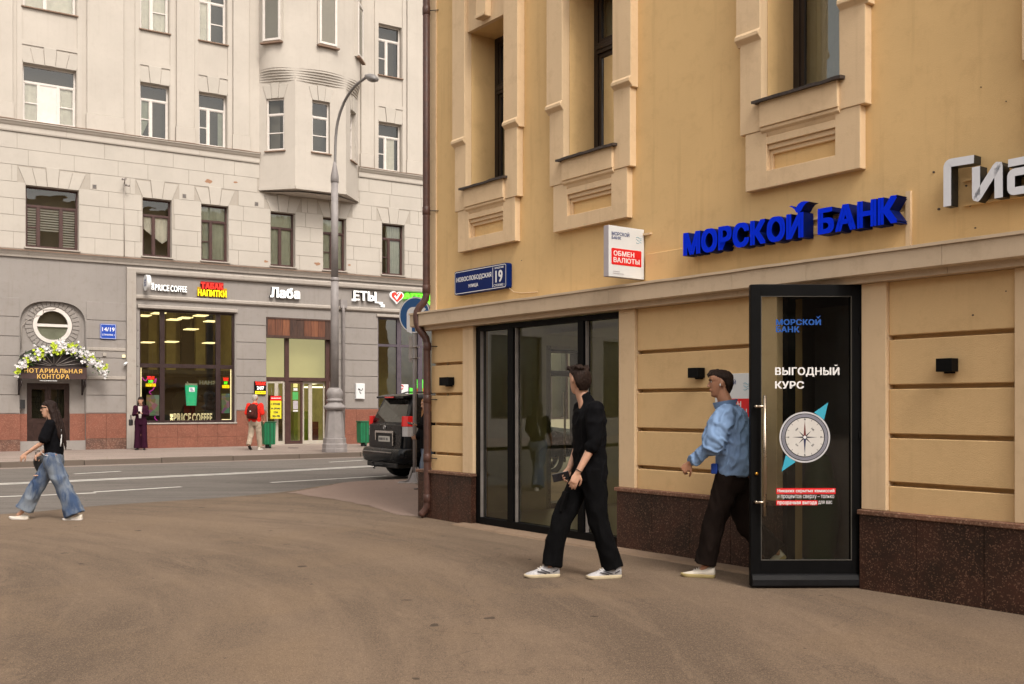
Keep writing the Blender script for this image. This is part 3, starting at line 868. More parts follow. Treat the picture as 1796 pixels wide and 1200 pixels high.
# white rounded letters at the right edge
gs = near_thing('shop_lettering', 'white rounded raised lettering with black sides at the right end of the wall', 'sign', 0, 0, 0)
M_BSIDE = plain('black_letter_side', (0.010, 0.012, 0.013), 0.35, var=0.1)
M_WFACE = plain('pale_letter_face', (0.68, 0.70, 0.75), 0.5, spec=0.2, var=0.05)
def stroke(parent, pts, w, y0, y1, closed=False, round_n=5):
    pts = [Vector((p[0], p[1])) for p in pts]
    # round the corners
    out = [pts[0]]
    for i in range(1, len(pts)-1):
        a, b, c = pts[i-1], pts[i], pts[i+1]
        r = min((a-b).length, (c-b).length)*0.4; r = min(r, w*0.55)
        p, q = b+(a-b).normalized()*r, b+(c-b).normalized()*r
        for k in range(round_n+1):
            t = k/round_n
            out.append(p*(1-t)**2 + b*2*t*(1-t) + q*t*t)
    out.append(pts[-1])
    L, Rr = [], []
    for i, p in enumerate(out):
        if i == 0: n = (out[1]-p)
        elif i == len(out)-1: n = (p-out[i-1])
        else: n = (out[i+1]-out[i-1])
        t = n.normalized(); n = Vector((-t.y, t.x))
        k = 1.0
        if 0 < i < len(out)-1:
            d1 = (p-out[i-1]).normalized(); k = 1/max(0.5, abs(d1.dot(t)))
        L.append(p+n*w*0.5*k); Rr.append(p-n*w*0.5*k)
    mb = MB()
    n = len(out)
    vs = [(p.x, y0, p.y) for p in L]+[(p.x, y0, p.y) for p in Rr]+[(p.x, y1, p.y) for p in L]+[(p.x, y1, p.y) for p in Rr]
    for i in range(n-1):
        mb_f = (i, i+1, n+i+1, n+i)
        mb.add([vs[j] for j in mb_f], [(0,1,2,3)], 0)
        mb.add([vs[2*n+j] for j in mb_f], [(0,1,2,3)], 1)
        for a in (0, n):
            mb.add([vs[a+i], vs[a+i+1], vs[2*n+a+i+1], vs[2*n+a+i]], [(0,1,2,3)], 1)
    mb.add([vs[0], vs[n], vs[3*n], vs[2*n]], [(0,1,2,3)], 1)
    mb.add([vs[n-1], vs[2*n-1], vs[4*n-1], vs[3*n-1]], [(0,1,2,3)], 1)
    return mb.build('letter', [M_WFACE, M_BSIDE], parent)
def zp(x, y): return NF.uz(1620+x/7.057, 250+y/7.057, -0.13)
W_ = 0.062
stroke(gs, [zp(292, 790), zp(292, 258), zp(622, 205)], W_, -0.13, -0.03)
stroke(gs, [zp(648, 300), zp(648, 705), zp(925, 262), zp(928, 685)], W_, -0.13, -0.03)
ua, _ = zp(1045, 0)
ba = [(ua+0.0, 3.335), (ua+0.26, 3.335), (ua+0.26, 3.075)]
zt = zp(1045, 258)[1]; zb = zp(1100, 605)[1]
stroke(gs, [(ua+0.0, zt), (ua+0.30, zt), (ua+0.30, zb)], W_*0.9, -0.13, -0.03)
stroke(gs, [(ua+0.265, zb+0.135), (ua+0.02, zb+0.135), (ua+0.02, zb), (ua+0.265, zb)], W_*0.9, -0.128, -0.03)
mb = MB(); a_, b_ = zp(400, 0)[0], zp(1300, 0)[0]+0.3
mb.box(a_, b_, -0.03, -0.006, zb-0.03, zb-0.01); mb.box(a_, b_, -0.03, -0.006, zt-0.05, zt-0.03)
mb.build('mounting_rail', M_YEL, gs)

# street name plate
pp = 0.083
ua, zt1 = NF.uz(797, 475.9, -pp); _, zb1 = NF.uz(797, 516, -pp)
ub, zt2 = NF.uz(888.7, 461.6, -pp); _, zb2 = NF.uz(888.7, 507.8, -pp)
zt, zb = (zt1+zt2)/2, (zb1+zb2)/2
sp = near_thing('street_name_plate', 'blue enamel street name box with white border and house number', 'street sign', 0, 0, 0)
mb = MB()
r_ = 0.03
def rrect(a, b, c, d, r, n=5):
    out = []
    for cx_, cz_, st in ((b-r, d-r, 0), (a+r, d-r, 90), (a+r, c+r, 180), (b-r, c+r, 270)):
        for k in range(n+1):
            t = R(st+90*k/n); out.append((cx_+r*math.cos(t), cz_+r*math.sin(t)))
    return out
mb.prism(rrect(ua, ub, zb, zt, r_), -pp, -0.004)
mb.build('plate_box', M_BLUE, sp, bevel=0.004)
mb = MB()
o1, o2 = rrect(ua+0.012, ub-0.012, zb+0.012, zt-0.012, 0.025), rrect(ua+0.02, ub-0.02, zb+0.02, zt-0.02, 0.02)
mb.rings([[(x, -pp-0.0015, z) for x, z in o1], [(x, -pp-0.0015, z) for x, z in o2]], 0, False, False)
wb = ub-ua; hb = zt-zb
du = ua+wb*0.745
mb.box(du, du+0.007, -pp-0.002, -pp-0.0005, zb+0.03, zt-0.03)
mb.build('plate_border', M_WHP, sp)
def ptext(s, a, b, c, d, bold=0.0):
    t = text_mb(s, (b-a)*wb, (d-c)*hb, 0.0015, bold); shift(t, ua+a*wb, -pp, zb+c*hb); t.build('lettering', M_WHP, sp)
ptext('НОВОСЛОБОДСКАЯ', 0.045, 0.72, 0.50, 0.73, 0.02)
ptext('УЛИЦА', 0.28, 0.47, 0.22, 0.38, 0.02)
ptext('ВЛАДЕНИЕ', 0.785, 0.945, 0.80, 0.89, 0.0)
ptext('19', 0.795, 0.925, 0.27, 0.75, 0.03)
ptext('СТРОЕНИЕ 1', 0.765, 0.955, 0.11, 0.21, 0.0)
mb = MB(); mb.tube([(ub-0.02, -0.03, zb), (ub+0.05, -0.012, zb-0.05), (ub+0.2, -0.01, zb-0.075), (ub+0.5, -0.008, zb-0.09)], 0.005, 8)
mb.build('cable', M_TRIM, sp)

# projecting light box
lb = near_thing('exchange_light_box', 'white projecting light box with red panel, hung on the upper yellow wall', 'sign', 4.03, 0, 2.79)
mb = MB(); mb.box(-0.075, 0, -0.50, -0.01, 0, 0.51); o = mb.build('box_body', [M_SIGNW, M_SIGNS], lb, bevel=0.004)
for p in o.data.polygons: p.material_index = 0 if p.normal.x > 0.7 else 1
def xface(mb, s=1.0, ox=0.0, oy=0.0, oz=0.0, xx=0.0):
    """turn a plate drawn in x,z facing -y to face +x: x runs from the outer edge towards the wall"""
    mb.v = [(xx - y, oy + x*s, oz + z*s) for x, y, z in mb.v]
    return mb
def exchange_face(add, W, H):
    """add(mb, name, mat) places a face part drawn in x (0..W), z (0..H)"""
    def T(s, a, b, t, bt, mat, bold=0.02):
        m = text_mb(s, (b-a)*W, (bt-t)*H, 0.001, bold); shift(m, a*W, -0.002, (1-bt)*H); add(m, 'lettering', mat)
    m = MB(); m.prism(rrect(0.075*W, 0.915*W, (1-0.76)*H, (1-0.44)*H, 0.01), -0.002, 0.0); add(m, 'red_panel', M_RED)
    T('МОРСКОЙ', 0.08, 0.57, 0.10, 0.19, M_NAVY, 0.01); T('БАНК', 0.08, 0.34, 0.205, 0.265, M_NAVY, 0.01)
    T('ОБМЕН', 0.13, 0.71, 0.485, 0.585, M_WHP, 0.028); T('ВАЛЮТЫ', 0.13, 0.86, 0.615, 0.715, M_WHP, 0.022)
    T('продажа', 0.12, 0.30, 0.885, 0.905, M_SIGNS, 0); T('ежедневно', 0.12, 0.42, 0.925, 0.945, M_SIGNS, 0)
    m = MB()
    for k in range(3):
        pts = [(0.77*W+0.15*W*i/10, (1-0.18-0.05*k)*H+0.007*math.sin(i/10*2*math.pi+k*1.5)) for i in range(11)]
        m.tube([(x, -0.001, z) for x, z in pts], 0.002, 6)
    add(m, 'wave_mark', M_CYAN)
exchange_face(lambda m, n_, mat: xface(m, 1, 0, -0.50, 0, 0.0005).build(n_, mat, lb), 0.49, 0.51)
mb = MB(); mb.box(-0.06, -0.03, -0.01, 0.0, 0.44, 0.48); mb.box(-0.03, 0.10, -0.03, 0.0, 0.45, 0.47); mb.build('bracket', M_TRIM, lb)

# flat panel on the wall by the door
pu = NF.u(1262); wp = 0.45
fp = near_thing('exchange_notice', 'small white wall panel with red band, behind the man in the blue shirt', 'sign', NF.u(1258), -0.012, 1.27)
mb = MB(); mb.box(0, wp, -0.02, 0, 0, 0.53); mb.build('panel_board', M_SIGNW, fp, bevel=0.002, seg=1)
def addf(m, n_, mat):
    shift(m, 0, -0.0205, 0); m.build(n_, mat, fp)
exchange_face(addf, wp, 0.53)

# black wall lights
for (a, b, t, bt, lab) in ((770, 786, 662, 676, 'black box wall light beside the drainpipe'), (1206, 1224.5, 645.5, 662.5, 'black box wall light between the shop window and the open door'), (1641, 1669, 629, 651.5, 'black box wall light on the panel right of the open door')):
    e_ = -0.115
    ua, zt = NF.uz(a, t, e_); ub, zb = NF.uz(b, bt, e_)
    wl = near_thing('wall_light', lab, 'wall light', (ua+ub)/2, 0, (zt+zb)/2, 'black box wall lights on the yellow building')
    w, h = (ub-ua)/2, (zt-zb)/2
    mb = MB(); mb.box(-w, w, e_, -0.02, -h, h); mb.build('lamp_housing', M_BLK, wl, bevel=0.003)
    mb = MB(); mb.box(-w*0.55, w*0.55, -0.05, -0.012, -h*1.25, h*0.9); mb.build('wall_bracket', M_BLK, wl, bevel=0.002, seg=1)

# old anchor holes and screws left in the render, parts of the building
for px, py, s_ in ((1638, 302, .016), (1647, 367, .02), (1702, 361, .014), (1695, 326, .015), (1711, 400, .012), (1532, 411, .014), (1552, 408, .014), (1357, 437, .012), (1721, 153, .008), (1765, 178, .008), (915, 457, .010), (1766, 511, .010), (1708, 553, .014)):
    u, z = NF.uz(px, py); mb = MB(); mb.prism(circle(u, z, s_*0.6, 9, s_*0.45), -0.006 if py < 460 else -0.015, 0.002 if py < 460 else -0.011); mb.build('anchor_hole', M_FLASH, near)
# ------------------------------------------------------------------ ground, road, pavements
def asphalt(name, base, lite, dark, swirl=True, agg=0.5, tan=None, arcs=None):
    m, nt, b = new_mat(name)
    co = coords(nt)
    big = noise_tex(nt, co, 0.22, 5, 0.6, 0.8)
    st = noise_tex(nt, coords(nt, (0.35, 1.5, 1)), 0.7, 5, 0.62, 1.6)
    v = nt.nodes.new('ShaderNodeTexVoronoi'); nt.links.new(co, v.inputs['Vector']); v.inputs['Scale'].default_value = 165
    sep = nt.nodes.new('ShaderNodeSeparateColor'); nt.links.new(v.outputs['Color'], sep.inputs[0])
    fine = noise_tex(nt, co, 260, 3, 0.7)
    mid = noise_tex(nt, co, 9, 6, 0.7)
    c = mixc(nt, ramp(nt, big, 0.32, 0.68), base, lite)
    if swirl: c = mixc(nt, ramp(nt, st, 0.46, 0.66, 0, 0.75), c, dark)
    if arcs:
        # worn wheel tracks sweeping round the corner
        sub_ = nt.nodes.new('ShaderNodeVectorMath'); sub_.operation = 'SUBTRACT'; nt.links.new(co, sub_.inputs[0]); sub_.inputs[1].default_value = (arcs[0], arcs[1], 0)
        ln = nt.nodes.new('ShaderNodeVectorMath'); ln.operation = 'LENGTH'; nt.links.new(sub_.outputs[0], ln.inputs[0])
        sx_ = nt.nodes.new('ShaderNodeSeparateXYZ'); nt.links.new(sub_.outputs[0], sx_.inputs[0])
        at = nt.nodes.new('ShaderNodeMath'); at.operation = 'ARCTAN2'; nt.links.new(sx_.outputs[1], at.inputs[0]); nt.links.new(sx_.outputs[0], at.inputs[1])
        am = nt.nodes.new('ShaderNodeMath'); am.operation = 'MULTIPLY'; nt.links.new(at.outputs[0], am.inputs[0]); am.inputs[1].default_value = 1.6
        cb = nt.nodes.new('ShaderNodeCombineXYZ'); nt.links.new(ln.outputs['Value'], cb.inputs[0]); nt.links.new(am.outputs[0], cb.inputs[1])
        t1 = noise_tex(nt, cb.outputs[0], 0.75, 6, 0.66, 0.5); t2 = noise_tex(nt, cb.outputs[0], 2.6, 5, 0.7, 0.8)
        c = mixc(nt, ramp(nt, t1, 0.42, 0.62, 0, 0.85), c, dark)
        c = mixc(nt, ramp(nt, t2, 0.50, 0.68, 0, 0.55), c, tuple(x*1.12 for x in lite))
        ck = nt.nodes.new('ShaderNodeTexVoronoi'); ck.feature = 'DISTANCE_TO_EDGE'; ck.inputs['Scale'].default_value = 0.28
        wv = nt.nodes.new('ShaderNodeVectorMath'); wv.operation = 'ADD'; nz = nt.nodes.new('ShaderNodeTexNoise'); nz.inputs['Scale'].default_value = 1.3; nz.inputs['Detail'].default_value = 6
        nt.links.new(co, nz.inputs['Vector']); nt.links.new(co, wv.inputs[0]); nt.links.new(nz.outputs['Color'], wv.inputs[1]); nt.links.new(wv.outputs[0], ck.inputs['Vector'])
        c = mixc(nt, ramp(nt, ck.outputs['Distance'], 0.001, 0.005, 0.22, 0.0), c, tuple(x*0.3 for x in dark))
    if tan: c = mixc(nt, ramp(nt, noise_tex(nt, co, 0.5, 4, 0.6, 1.2), 0.5, 0.7, 0, 0.6), c, tan)
    c = mixc(nt, ramp(nt, mid, 0.5, 0.8, 0, 0.35), c, dark)
    c = mixc(nt, ramp(nt, sep.outputs[0], 0.55, 1.0, 0, agg), c, tuple(min(1, x*1.9) for x in lite))
    c = mixc(nt, ramp(nt, sep.outputs[1], 0.75, 1.0, 0, agg*1.2), c, tuple(x*0.35 for x in dark))
    spot = noise_tex(nt, co, 4.3, 2, 0.4)
    c = mixc(nt, ramp(nt, spot, 0.735, 0.75, 0, 0.75), c, tuple(x*0.3 for x in dark))
    nt.links.new(c, b.inputs['Base Color'])
    b.inputs['Roughness'].default_value = 0.9; b.inputs['Specular IOR Level'].default_value = 0.3
    ad = nt.nodes.new('ShaderNodeMath'); ad.operation = 'MULTIPLY_ADD'
    nt.links.new(v.outputs['Distance'], ad.inputs[0]); ad.inputs[1].default_value = 0.7; nt.links.new(fine, ad.inputs[2])
    bump(nt, b, ad.outputs[0], 0.55, 0.006)
    return m
M_PLAZA = asphalt('worn_brown_asphalt', (0.150, 0.107, 0.074), (0.188, 0.135, 0.093), (0.096, 0.069, 0.049), tan=(0.182, 0.126, 0.080), agg=0.4, swirl=False, arcs=(-10.0, 5.0))
M_ROAD = asphalt('road_asphalt', (0.125, 0.112, 0.10), (0.155, 0.138, 0.124), (0.09, 0.08, 0.072), agg=0.4)
M_SIDE = asphalt('pavement_asphalt', (0.23, 0.185, 0.16), (0.29, 0.235, 0.205), (0.17, 0.135, 0.115), agg=0.3)
M_PINK = asphalt('pinkish_pavement', (0.20, 0.145, 0.118), (0.24, 0.172, 0.14), (0.155, 0.11, 0.09), swirl=False, agg=0.25)

mb = MB(); mb.add([(-400,-400,-0.06),(400,-400,-0.06),(400,400,-0.06),(-400,400,-0.06)], [(0,1,2,3)])
props(mb.build('ground', M_ROAD, recalc=False), kind='structure')

ROAD_Z = -0.045
KA = ground_pt(0, 812, 0.085); KB = ground_pt(630, 794, 0.085)
kd = (KB-KA); kd.z = 0; kd.normalize(); kn = Vector((-kd.y, kd.x, 0))     # kn points to the far side
K0 = KA.copy(); K0.z = 0
def kp(t, s, z): p = K0 + kd*t + kn*s; return (p.x, p.y, z)
mb = MB(); mb.add([kp(-60, -24, ROAD_Z), kp(90, -24, ROAD_Z), kp(90, 0.05, ROAD_Z), kp(-60, 0.05, ROAD_Z)], [(0,1,2,3)])
props(mb.build('road', M_ROAD, recalc=False), kind='structure')
mb = MB(); mb.add([kp(-60, 0.15, 0.085), kp(90, 0.15, 0.085), kp(90, 16, 0.085), kp(-60, 16, 0.085)], [(0,1,2,3)])
pav = props(mb.build('far_pavement', M_SIDE, recalc=False), kind='structure')
L = 1.98
for i in range(-5, 24):
    a = i*L; mb = MB()
    rng = random.Random(i)
    dz = rng.uniform(-0.006, 0.006)
    vs = [kp(a+0.008, 0, -0.05), kp(a+L-0.008, 0, -0.05), kp(a+L-0.008, 0.16, -0.05), kp(a+0.008, 0.16, -0.05), kp(a+0.008, 0.012, 0.095+dz), kp(a+L-0.008, 0.012, 0.095+dz), kp(a+L-0.008, 0.16, 0.095+dz), kp(a+0.008, 0.16, 0.095+dz)]
    mb.add(vs, [(0,3,2,1),(4,5,6,7),(0,1,5,4),(1,2,6,5),(2,3,7,6),(3,0,4,7)])
    mb.build('kerbstone', M_KERB, pav, bevel=0.012)
# pale gutter line at the kerb foot
mb = MB(); mb.add([kp(-60, -0.55, ROAD_Z+0.004), kp(90, -0.55, ROAD_Z+0.004), kp(90, -0.0, ROAD_Z+0.004), kp(-60, -0.0, ROAD_Z+0.004)], [(0,1,2,3)])
props(mb.build('gutter', M_SIDE, recalc=False), kind='structure')

# lane markings measured on the road
def marking(px, w, name='lane_marking', off=0.0):
    P = [ground_pt(a, b, ROAD_Z) for a, b in px]
    mb = MB(); l = []; r = []
    for i, p in enumerate(P):
        t = (P[min(i+1, len(P)-1)]-P[max(i-1, 0)]).normalized(); n = Vector((-t.y, t.x, 0))
        l.append(p+n*(off+w/2)); r.append(p+n*(off-w/2))
    n = len(P)
    mb.add([(p.x, p.y, ROAD_Z+0.006) for p in l+r], [(i, i+1, n+i+1, n+i) for i in range(n-1)])
    return props(mb.build(name, M_PAINT, recalc=False), kind='structure')
dbl = [(-60, 852), (0, 849.6), (150, 843), (300, 836), (400, 831.5), (530, 824.8), (667, 817.2), (800, 810)]
marking(dbl, 0.15, off=0.14); marking(dbl, 0.15, off=-0.14)
marking([(-50, 873.5), (80, 869), (168, 865)], 0.13); marking([(165, 863.6), (318, 854.4)], 0.13)
marking([(475, 846.9), (679, 835.2)], 0.13); marking([(130, 831.8), (212, 827)], 0.12); marking([(578, 811), (636, 807.8)], 0.12)

# near apron: brown asphalt, bounded by the street
bnd = [(-14.0, 9.5, 0.0), (-9.5, 12.9, 0.0)]
for px, py, z in ((0, 902, -0.01), (150, 889, -0.005), (300, 878.6, 0.0), (400, 872, 0.012), (500, 862.5, 0.03), (560, 853, 0.045), (612, 845.5, 0.055), (700, 840.5, 0.06)):
    p = ground_pt(px, py, z); bnd.append((p.x, p.y, z))
p = Vector(bnd[-1]); bnd += [(p.x+0.837*t, p.y+0.548*t, 0.06) for t in (3, 8, 20, 40)]
def smooth_pts(P, n=4):
    out = []
    for i in range(len(P)-1):
        p0 = Vector(P[max(i-1, 0)]); p1 = Vector(P[i]); p2 = Vector(P[i+1]); p3 = Vector(P[min(i+2, len(P)-1)])
        for k in range(n):
            t = k/n
            out.append(0.5*((2*p1)+(p2-p0)*t+(2*p0-5*p1+4*p2-p3)*t*t+(3*p1-p0-3*p2+p3)*t**3))
    out.append(Vector(P[-1])); return out
B = smooth_pts(bnd, 6)
mb = MB()
rows = []
for i, p in enumerate(B):
    q = Vector((p.x*0.985, p.y-0.35, p.z))
    mid = Vector((p.x*0.9, min(p.y-1.2, 0.35*p.y+0.65*13.0), p.z*0.5))
    s1 = Vector((p.x*0.8, min(12.0, p.y-2.5) if p.y < 24 else 12.0, 0.0))
    s2 = Vector((p.x*0.6, 4.0, 0.0)); s3 = Vector((p.x*2.2, -45.0, 0.0))
    lip = p + Vector((0.0, 0.05, -0.02)); foot = p + Vector((-0.02, 0.10, 0)); foot.z = -0.058
    rows.append([foot, lip, p, q, mid, s1, s2, s3])
mb.rings(rows, 0, False, True, closed=False)
fore = props(mb.build('forecourt', M_PLAZA, recalc=False), kind='structure')
from mathutils.bvhtree import BVHTree
FBVH = BVHTree.FromPolygons([tuple(v.co) for v in fore.data.vertices], [tuple(p.vertices) for p in fore.data.polygons])
def fore_z(x, y):
    h = FBVH.ray_cast(Vector((x, y, 5)), Vector((0, 0, -1)))
    return h[0].z if h[0] is not None else 0.0
# pinkish pavement at the corner: a sheet just above the forecourt
pk = [(505, 864.5), (560, 857), (612, 847.5), (665, 844.5), (700, 843.5), (716, 845), (748, 862), (748, 905), (700, 902), (640, 886), (580, 876)]
poly = [ground_pt(px, py, 0.03) for px, py in pk]
def inside(x, y):
    c = False
    for i in range(len(poly)):
        p, q = poly[i], poly[i-1]
        if (p.y > y) != (q.y > y) and x < (q.x-p.x)*(y-p.y)/(q.y-p.y)+p.x: c = not c
    return c
mb = MB(); g = 0.05
xs = [min(p.x for p in poly)+g*i for i in range(int((max(p.x for p in poly)-min(p.x for p in poly))/g)+2)]
ys = [min(p.y for p in poly)+g*i for i in range(int((max(p.y for p in poly)-min(p.y for p in poly))/g)+2)]
for x in xs:
    for y in ys:
        if inside(x+g/2+0.05*noise.noise(Vector((x*3, y*3, 0))), y+g/2+0.12*noise.noise(Vector((x*2, y*2, 4)))):
            mb.add([(x+a*g, y+b_*g, fore_z(x+a*g, y+b_*g)+0.004) for a, b_ in ((0, 0), (1, 0), (1, 1), (0, 1))], [(0,1,2,3)])
mb.build('corner_pavement', M_PINK)['kind'] = 'structure'
# ------------------------------------------------------------------ the pale building across the street
far = thing('apartment_building', 'pale multi-storey apartment building with grey shop floor and red granite base across the street', 'building', (FF.o[0], FF.o[1], 0), FF.a)
GZ0 = 0.085
fu = FF.u
BAYS_MID = [(45, 138), (250, 301), (353, 400.5), (474.6, 517.5), (566.6, 606.8), (670, 709)]
BAYS_UP = [(40, 134), (246, 297), (349, 398), (664, 704.5)]
MID = [(fu(a), fu(b), 6.50, 8.43) for a, b in BAYS_MID]
UP = [(fu(a), fu(b), 10.46, 12.27) for a, b in BAYS_UP]
TOP = [(fu(a), fu(b), 14.05, 16.0) for a, b in BAYS_UP]
# outside the frame the rhythm goes on (seen from other positions)
EXTRA = [(q, q+0.95) for q in (-34.5, -31.5, -28.0, -25.0, -22.5, -20.0, -17.0, -14.5, -12.0, -9.0, -6.6, 11.9, 14.2, 17.0, 19.6, 22.4)]
for a, b in EXTRA:
    MID.append((a, b, 6.5, 8.43)); UP.append((a, b, 10.46, 12.27)); TOP.append((a, b, 14.05, 16.0))
oriel = [(3.85, 0.0), (4.80, -1.0), (6.70, -1.05), (7.66, 0.0)]
mb = MB()
wall_holes(mb, -60, 34, 6.2, 20, [h for h in MID+UP+TOP], 0.0, 0.24)
mb.add([(-60,0,20),(34,0,20),(34,14,20),(-60,14,20)], [(0,1,2,3)])
mb.add([(-60,0,0),(-60,0,20),(-60,14,20),(-60,14,0)], [(0,1,2,3)]); mb.add([(34,0,0),(34,14,0),(34,14,20),(34,0,20)], [(0,1,2,3)])
mb.add([(-60,14,0),(34,14,0),(34,14,20),(-60,14,20)], [(0,3,2,1)])
mb.build('wall', M_WHT, far, recalc=False)

def far_window(h, mat, trans=0.28, mulls=(0.38,), bars=(0,), back=None, sill=True, parent=far, xf=None, depth=0.19, glass_m=None, blinds=False, th=0.055, white_panel=None):
    a, b, z0, z1 = h
    W, H = b-a, z1-z0
    y = depth
    def fin(o):
        if xf is not None: o.data.transform(xf)
        return o
    mb = MB()
    mb.box(a, a+th, y, y+0.05, z0, z1); mb.box(b-th, b, y, y+0.05, z0, z1)
    mb.box(a+th, b-th, y, y+0.05, z1-th, z1); mb.box(a+th, b-th, y, y+0.05, z0, z0+th)
    zt = z1-H*trans if trans else z1-th
    if trans: mb.box(a+th, b-th, y-0.008, y+0.05, zt-th*0.6, zt+th*0.6)
    xs = [a+th] + [a+W*m for m in mulls] + [b-th]
    top = zt-th*0.6 if trans else z1-th
    for m in mulls:
        mb.box(a+W*m-th*0.6, a+W*m+th*0.6, y-0.01, y+0.05, z0+th, top)
    cells = []
    for i in range(len(xs)-1):
        l = xs[i]+(th*0.6 if i else 0); r = xs[i+1]-(th*0.6 if i < len(xs)-2 else 0)
        s_ = th*0.45
        mb.box(l, l+s_, y+0.006, y+0.045, z0+th, top); mb.box(r-s_, r, y+0.006, y+0.045, z0+th, top)
        mb.box(l+s_, r-s_, y+0.006, y+0.045, z0+th, z0+th+s_); mb.box(l+s_, r-s_, y+0.006, y+0.045, top-s_, top)
        if i in bars: mb.box(l+s_, r-s_, y+0.002, y+0.045, (z0+top)/2-0.018, (z0+top)/2+0.018)
        cells.append((l+s_, r-s_, z0+th+s_, top-s_))
    if trans: cells.append((a+th, b-th, zt+th*0.6, z1-th))
    w = fin(mb.build('window', mat, parent))
    for i, (l, r, q0, q1) in enumerate(cells):
        if white_panel is not None and i == white_panel:
            m = MB(); m.box(l, r, y+0.01, y+0.03, q0, q1); fin(m.build('window_panel', mat, w)); continue
        m = MB(); m.add([(l-0.01,y+0.03,q0-0.01),(r+0.01,y+0.03,q0-0.01),(r+0.01,y+0.03,q1+0.01),(l-0.01,y+0.03,q1+0.01)], [(0,1,2,3)])
        fin(m.build('pane', glass_m or M_GLF, w, recalc=False))
        if blinds and i in blinds:
            k = int((q1-q0)/0.075)
            m = MB()
            for j in range(k):
                zz = q0+(q1-q0)*(j+0.5)/k
                if i == 1 and zz < q0+(q1-q0)*0.42: continue
                m.add([(l, y+0.075, zz-0.02), (r, y+0.075, zz-0.02), (r, y+0.05, zz+0.022), (l, y+0.05, zz+0.022)], [(0,1,2,3)])
            fin(m.build('blind', M_BLIND, w, recalc=False))
    if back is not None:
        m = MB(); n = 20; l, r, q0, q1, bm_, shape = back
        cols = []
        for j in range(n+1):
            x = a+W*(l+(r-l)*j/n); yy = y+0.075+0.015*math.sin(j*2.1)
            zb = z0+H*q0 + (H*(q1-q0)*0.75*abs(j/n-shape) if shape is not None else 0)
            cols.append((x, yy, zb))
        m.rings([cols, [(x, yy, z0+H*q1) for x, yy, _ in cols]], 0, False, True, False)
        fin(m.build('curtain', bm_, w, recalc=False))
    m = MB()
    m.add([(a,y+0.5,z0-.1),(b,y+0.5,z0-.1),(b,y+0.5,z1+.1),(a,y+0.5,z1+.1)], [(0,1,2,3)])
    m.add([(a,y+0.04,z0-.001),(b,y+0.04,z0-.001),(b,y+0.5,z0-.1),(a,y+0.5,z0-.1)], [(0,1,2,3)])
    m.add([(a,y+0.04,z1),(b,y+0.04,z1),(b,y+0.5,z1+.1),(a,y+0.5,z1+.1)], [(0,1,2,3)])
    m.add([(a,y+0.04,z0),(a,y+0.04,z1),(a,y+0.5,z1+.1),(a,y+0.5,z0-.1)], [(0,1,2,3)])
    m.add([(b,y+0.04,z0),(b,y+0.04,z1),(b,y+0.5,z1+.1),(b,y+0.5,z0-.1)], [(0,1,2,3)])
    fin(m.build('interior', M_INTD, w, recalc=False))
    if sill:
        m = MB(); m.prism([(y, z0+0.012), (-0.07, z0-0.012), (-0.075, z0-0.05), (-0.05, z0-0.05), (y, z0-0.02)], a-0.05, b+0.05, ax='x'); fin(m.build('window_sill', M_CORN if sill == 'dark' else M_GRY2, w))
    return w

def fan(h, n, rise=0.56, spread=0.22, y=-0.022, parent=far, xf=None, mat=None):
    a, b, z0, z1 = h
    c = (a+b)/2
    for i in range(n):
        t0, t1 = i/n, (i+1)/n
        key = (i == n//2)
        r2 = rise+(0.07 if key else 0); yy = y-(0.02 if key else 0)
        x0, x1 = a+(b-a)*t0, a+(b-a)*t1
        X0, X1 = a-spread+(b-a+2*spread)*t0, a-spread+(b-a+2*spread)*t1
        mb = MB(); g = 0.008
        mb.prism([(x0+g, z1+0.006), (x1-g, z1+0.006), (X1-g, z1+r2), (X0+g, z1+r2)], yy, 0.0)
        o = mb.build('voussoir', mat or M_WHT2, parent, bevel=0.004, seg=1)
        if xf is not None: o.data.transform(xf)

st_mid = [dict(mulls=(0.25, 0.68), bars=(0,), blinds=(0, 1, 2), trans=0.31), dict(mulls=(0.42,), bars=(), back=(0.02, 0.98, 0.25, 0.72, M_CURT, 0.75)), dict(mulls=(0.40,), bars=(0,), back=(0.0, 1.0, 0.0, 1.0, M_CURTG, None)),
          dict(mulls=(0.45,), bars=(), back=(0.0, 1.0, 0.0, 1.0, M_CURTG, None)), dict(mulls=(0.45,), bars=(0,), back=(0.0, 1.0, 0.0, 1.0, M_CURTG, None)), dict(mulls=(0.40,), bars=(0,), back=(0.3, 1.0, 0.0, 1.0, M_CURTG, None))]
for i, h in enumerate(MID):
    kw = st_mid[i] if i < 6 else dict(mulls=(0.42,), bars=(0,))
    far_window(h, M_BRNF, **kw)
    if i < 6: fan(h, 5 if i == 0 else 3, rise=0.55)
st_up = [dict(mulls=(0.31, 0.67), bars=(0, 2), white_panel=1, trans=0.30, back=(0.0, 1.0, 0.0, 0.68, M_CURT, None)), dict(mulls=(0.40,), bars=(0,), back=(0.0, 0.42, 0.0, 0.7, M_CURTG, 0.2)), dict(mulls=(0.38,), bars=(0,), back=(0.75, 1.0, 0.0, 0.7, M_CURTG, None)), dict(mulls=(0.37,), bars=(0,), back=(0.35, 0.8, 0.0, 0.7, M_CURT, None))]
for i, h in enumerate(UP):
    kw = st_up[i] if i < 4 else dict(mulls=(0.4,), bars=(0,))
    far_window(h, M_WHF, sill=False, **kw)
    if i < 4: fan(h, 5 if i == 0 else 3, rise=0.5, spread=0.18)
for i, h in enumerate(TOP):
    far_window(h, M_WHF, sill='dark', mulls=(0.42,), bars=(1,) if i < 3 else (0,), back=((0.0, 1.0, 0.0, 1.0, M_CURT, None) if i in (0, 1) else ((0.0, 0.5, 0.0, 1.0, M_CURT, None) if i % 2 == 0 else None)))
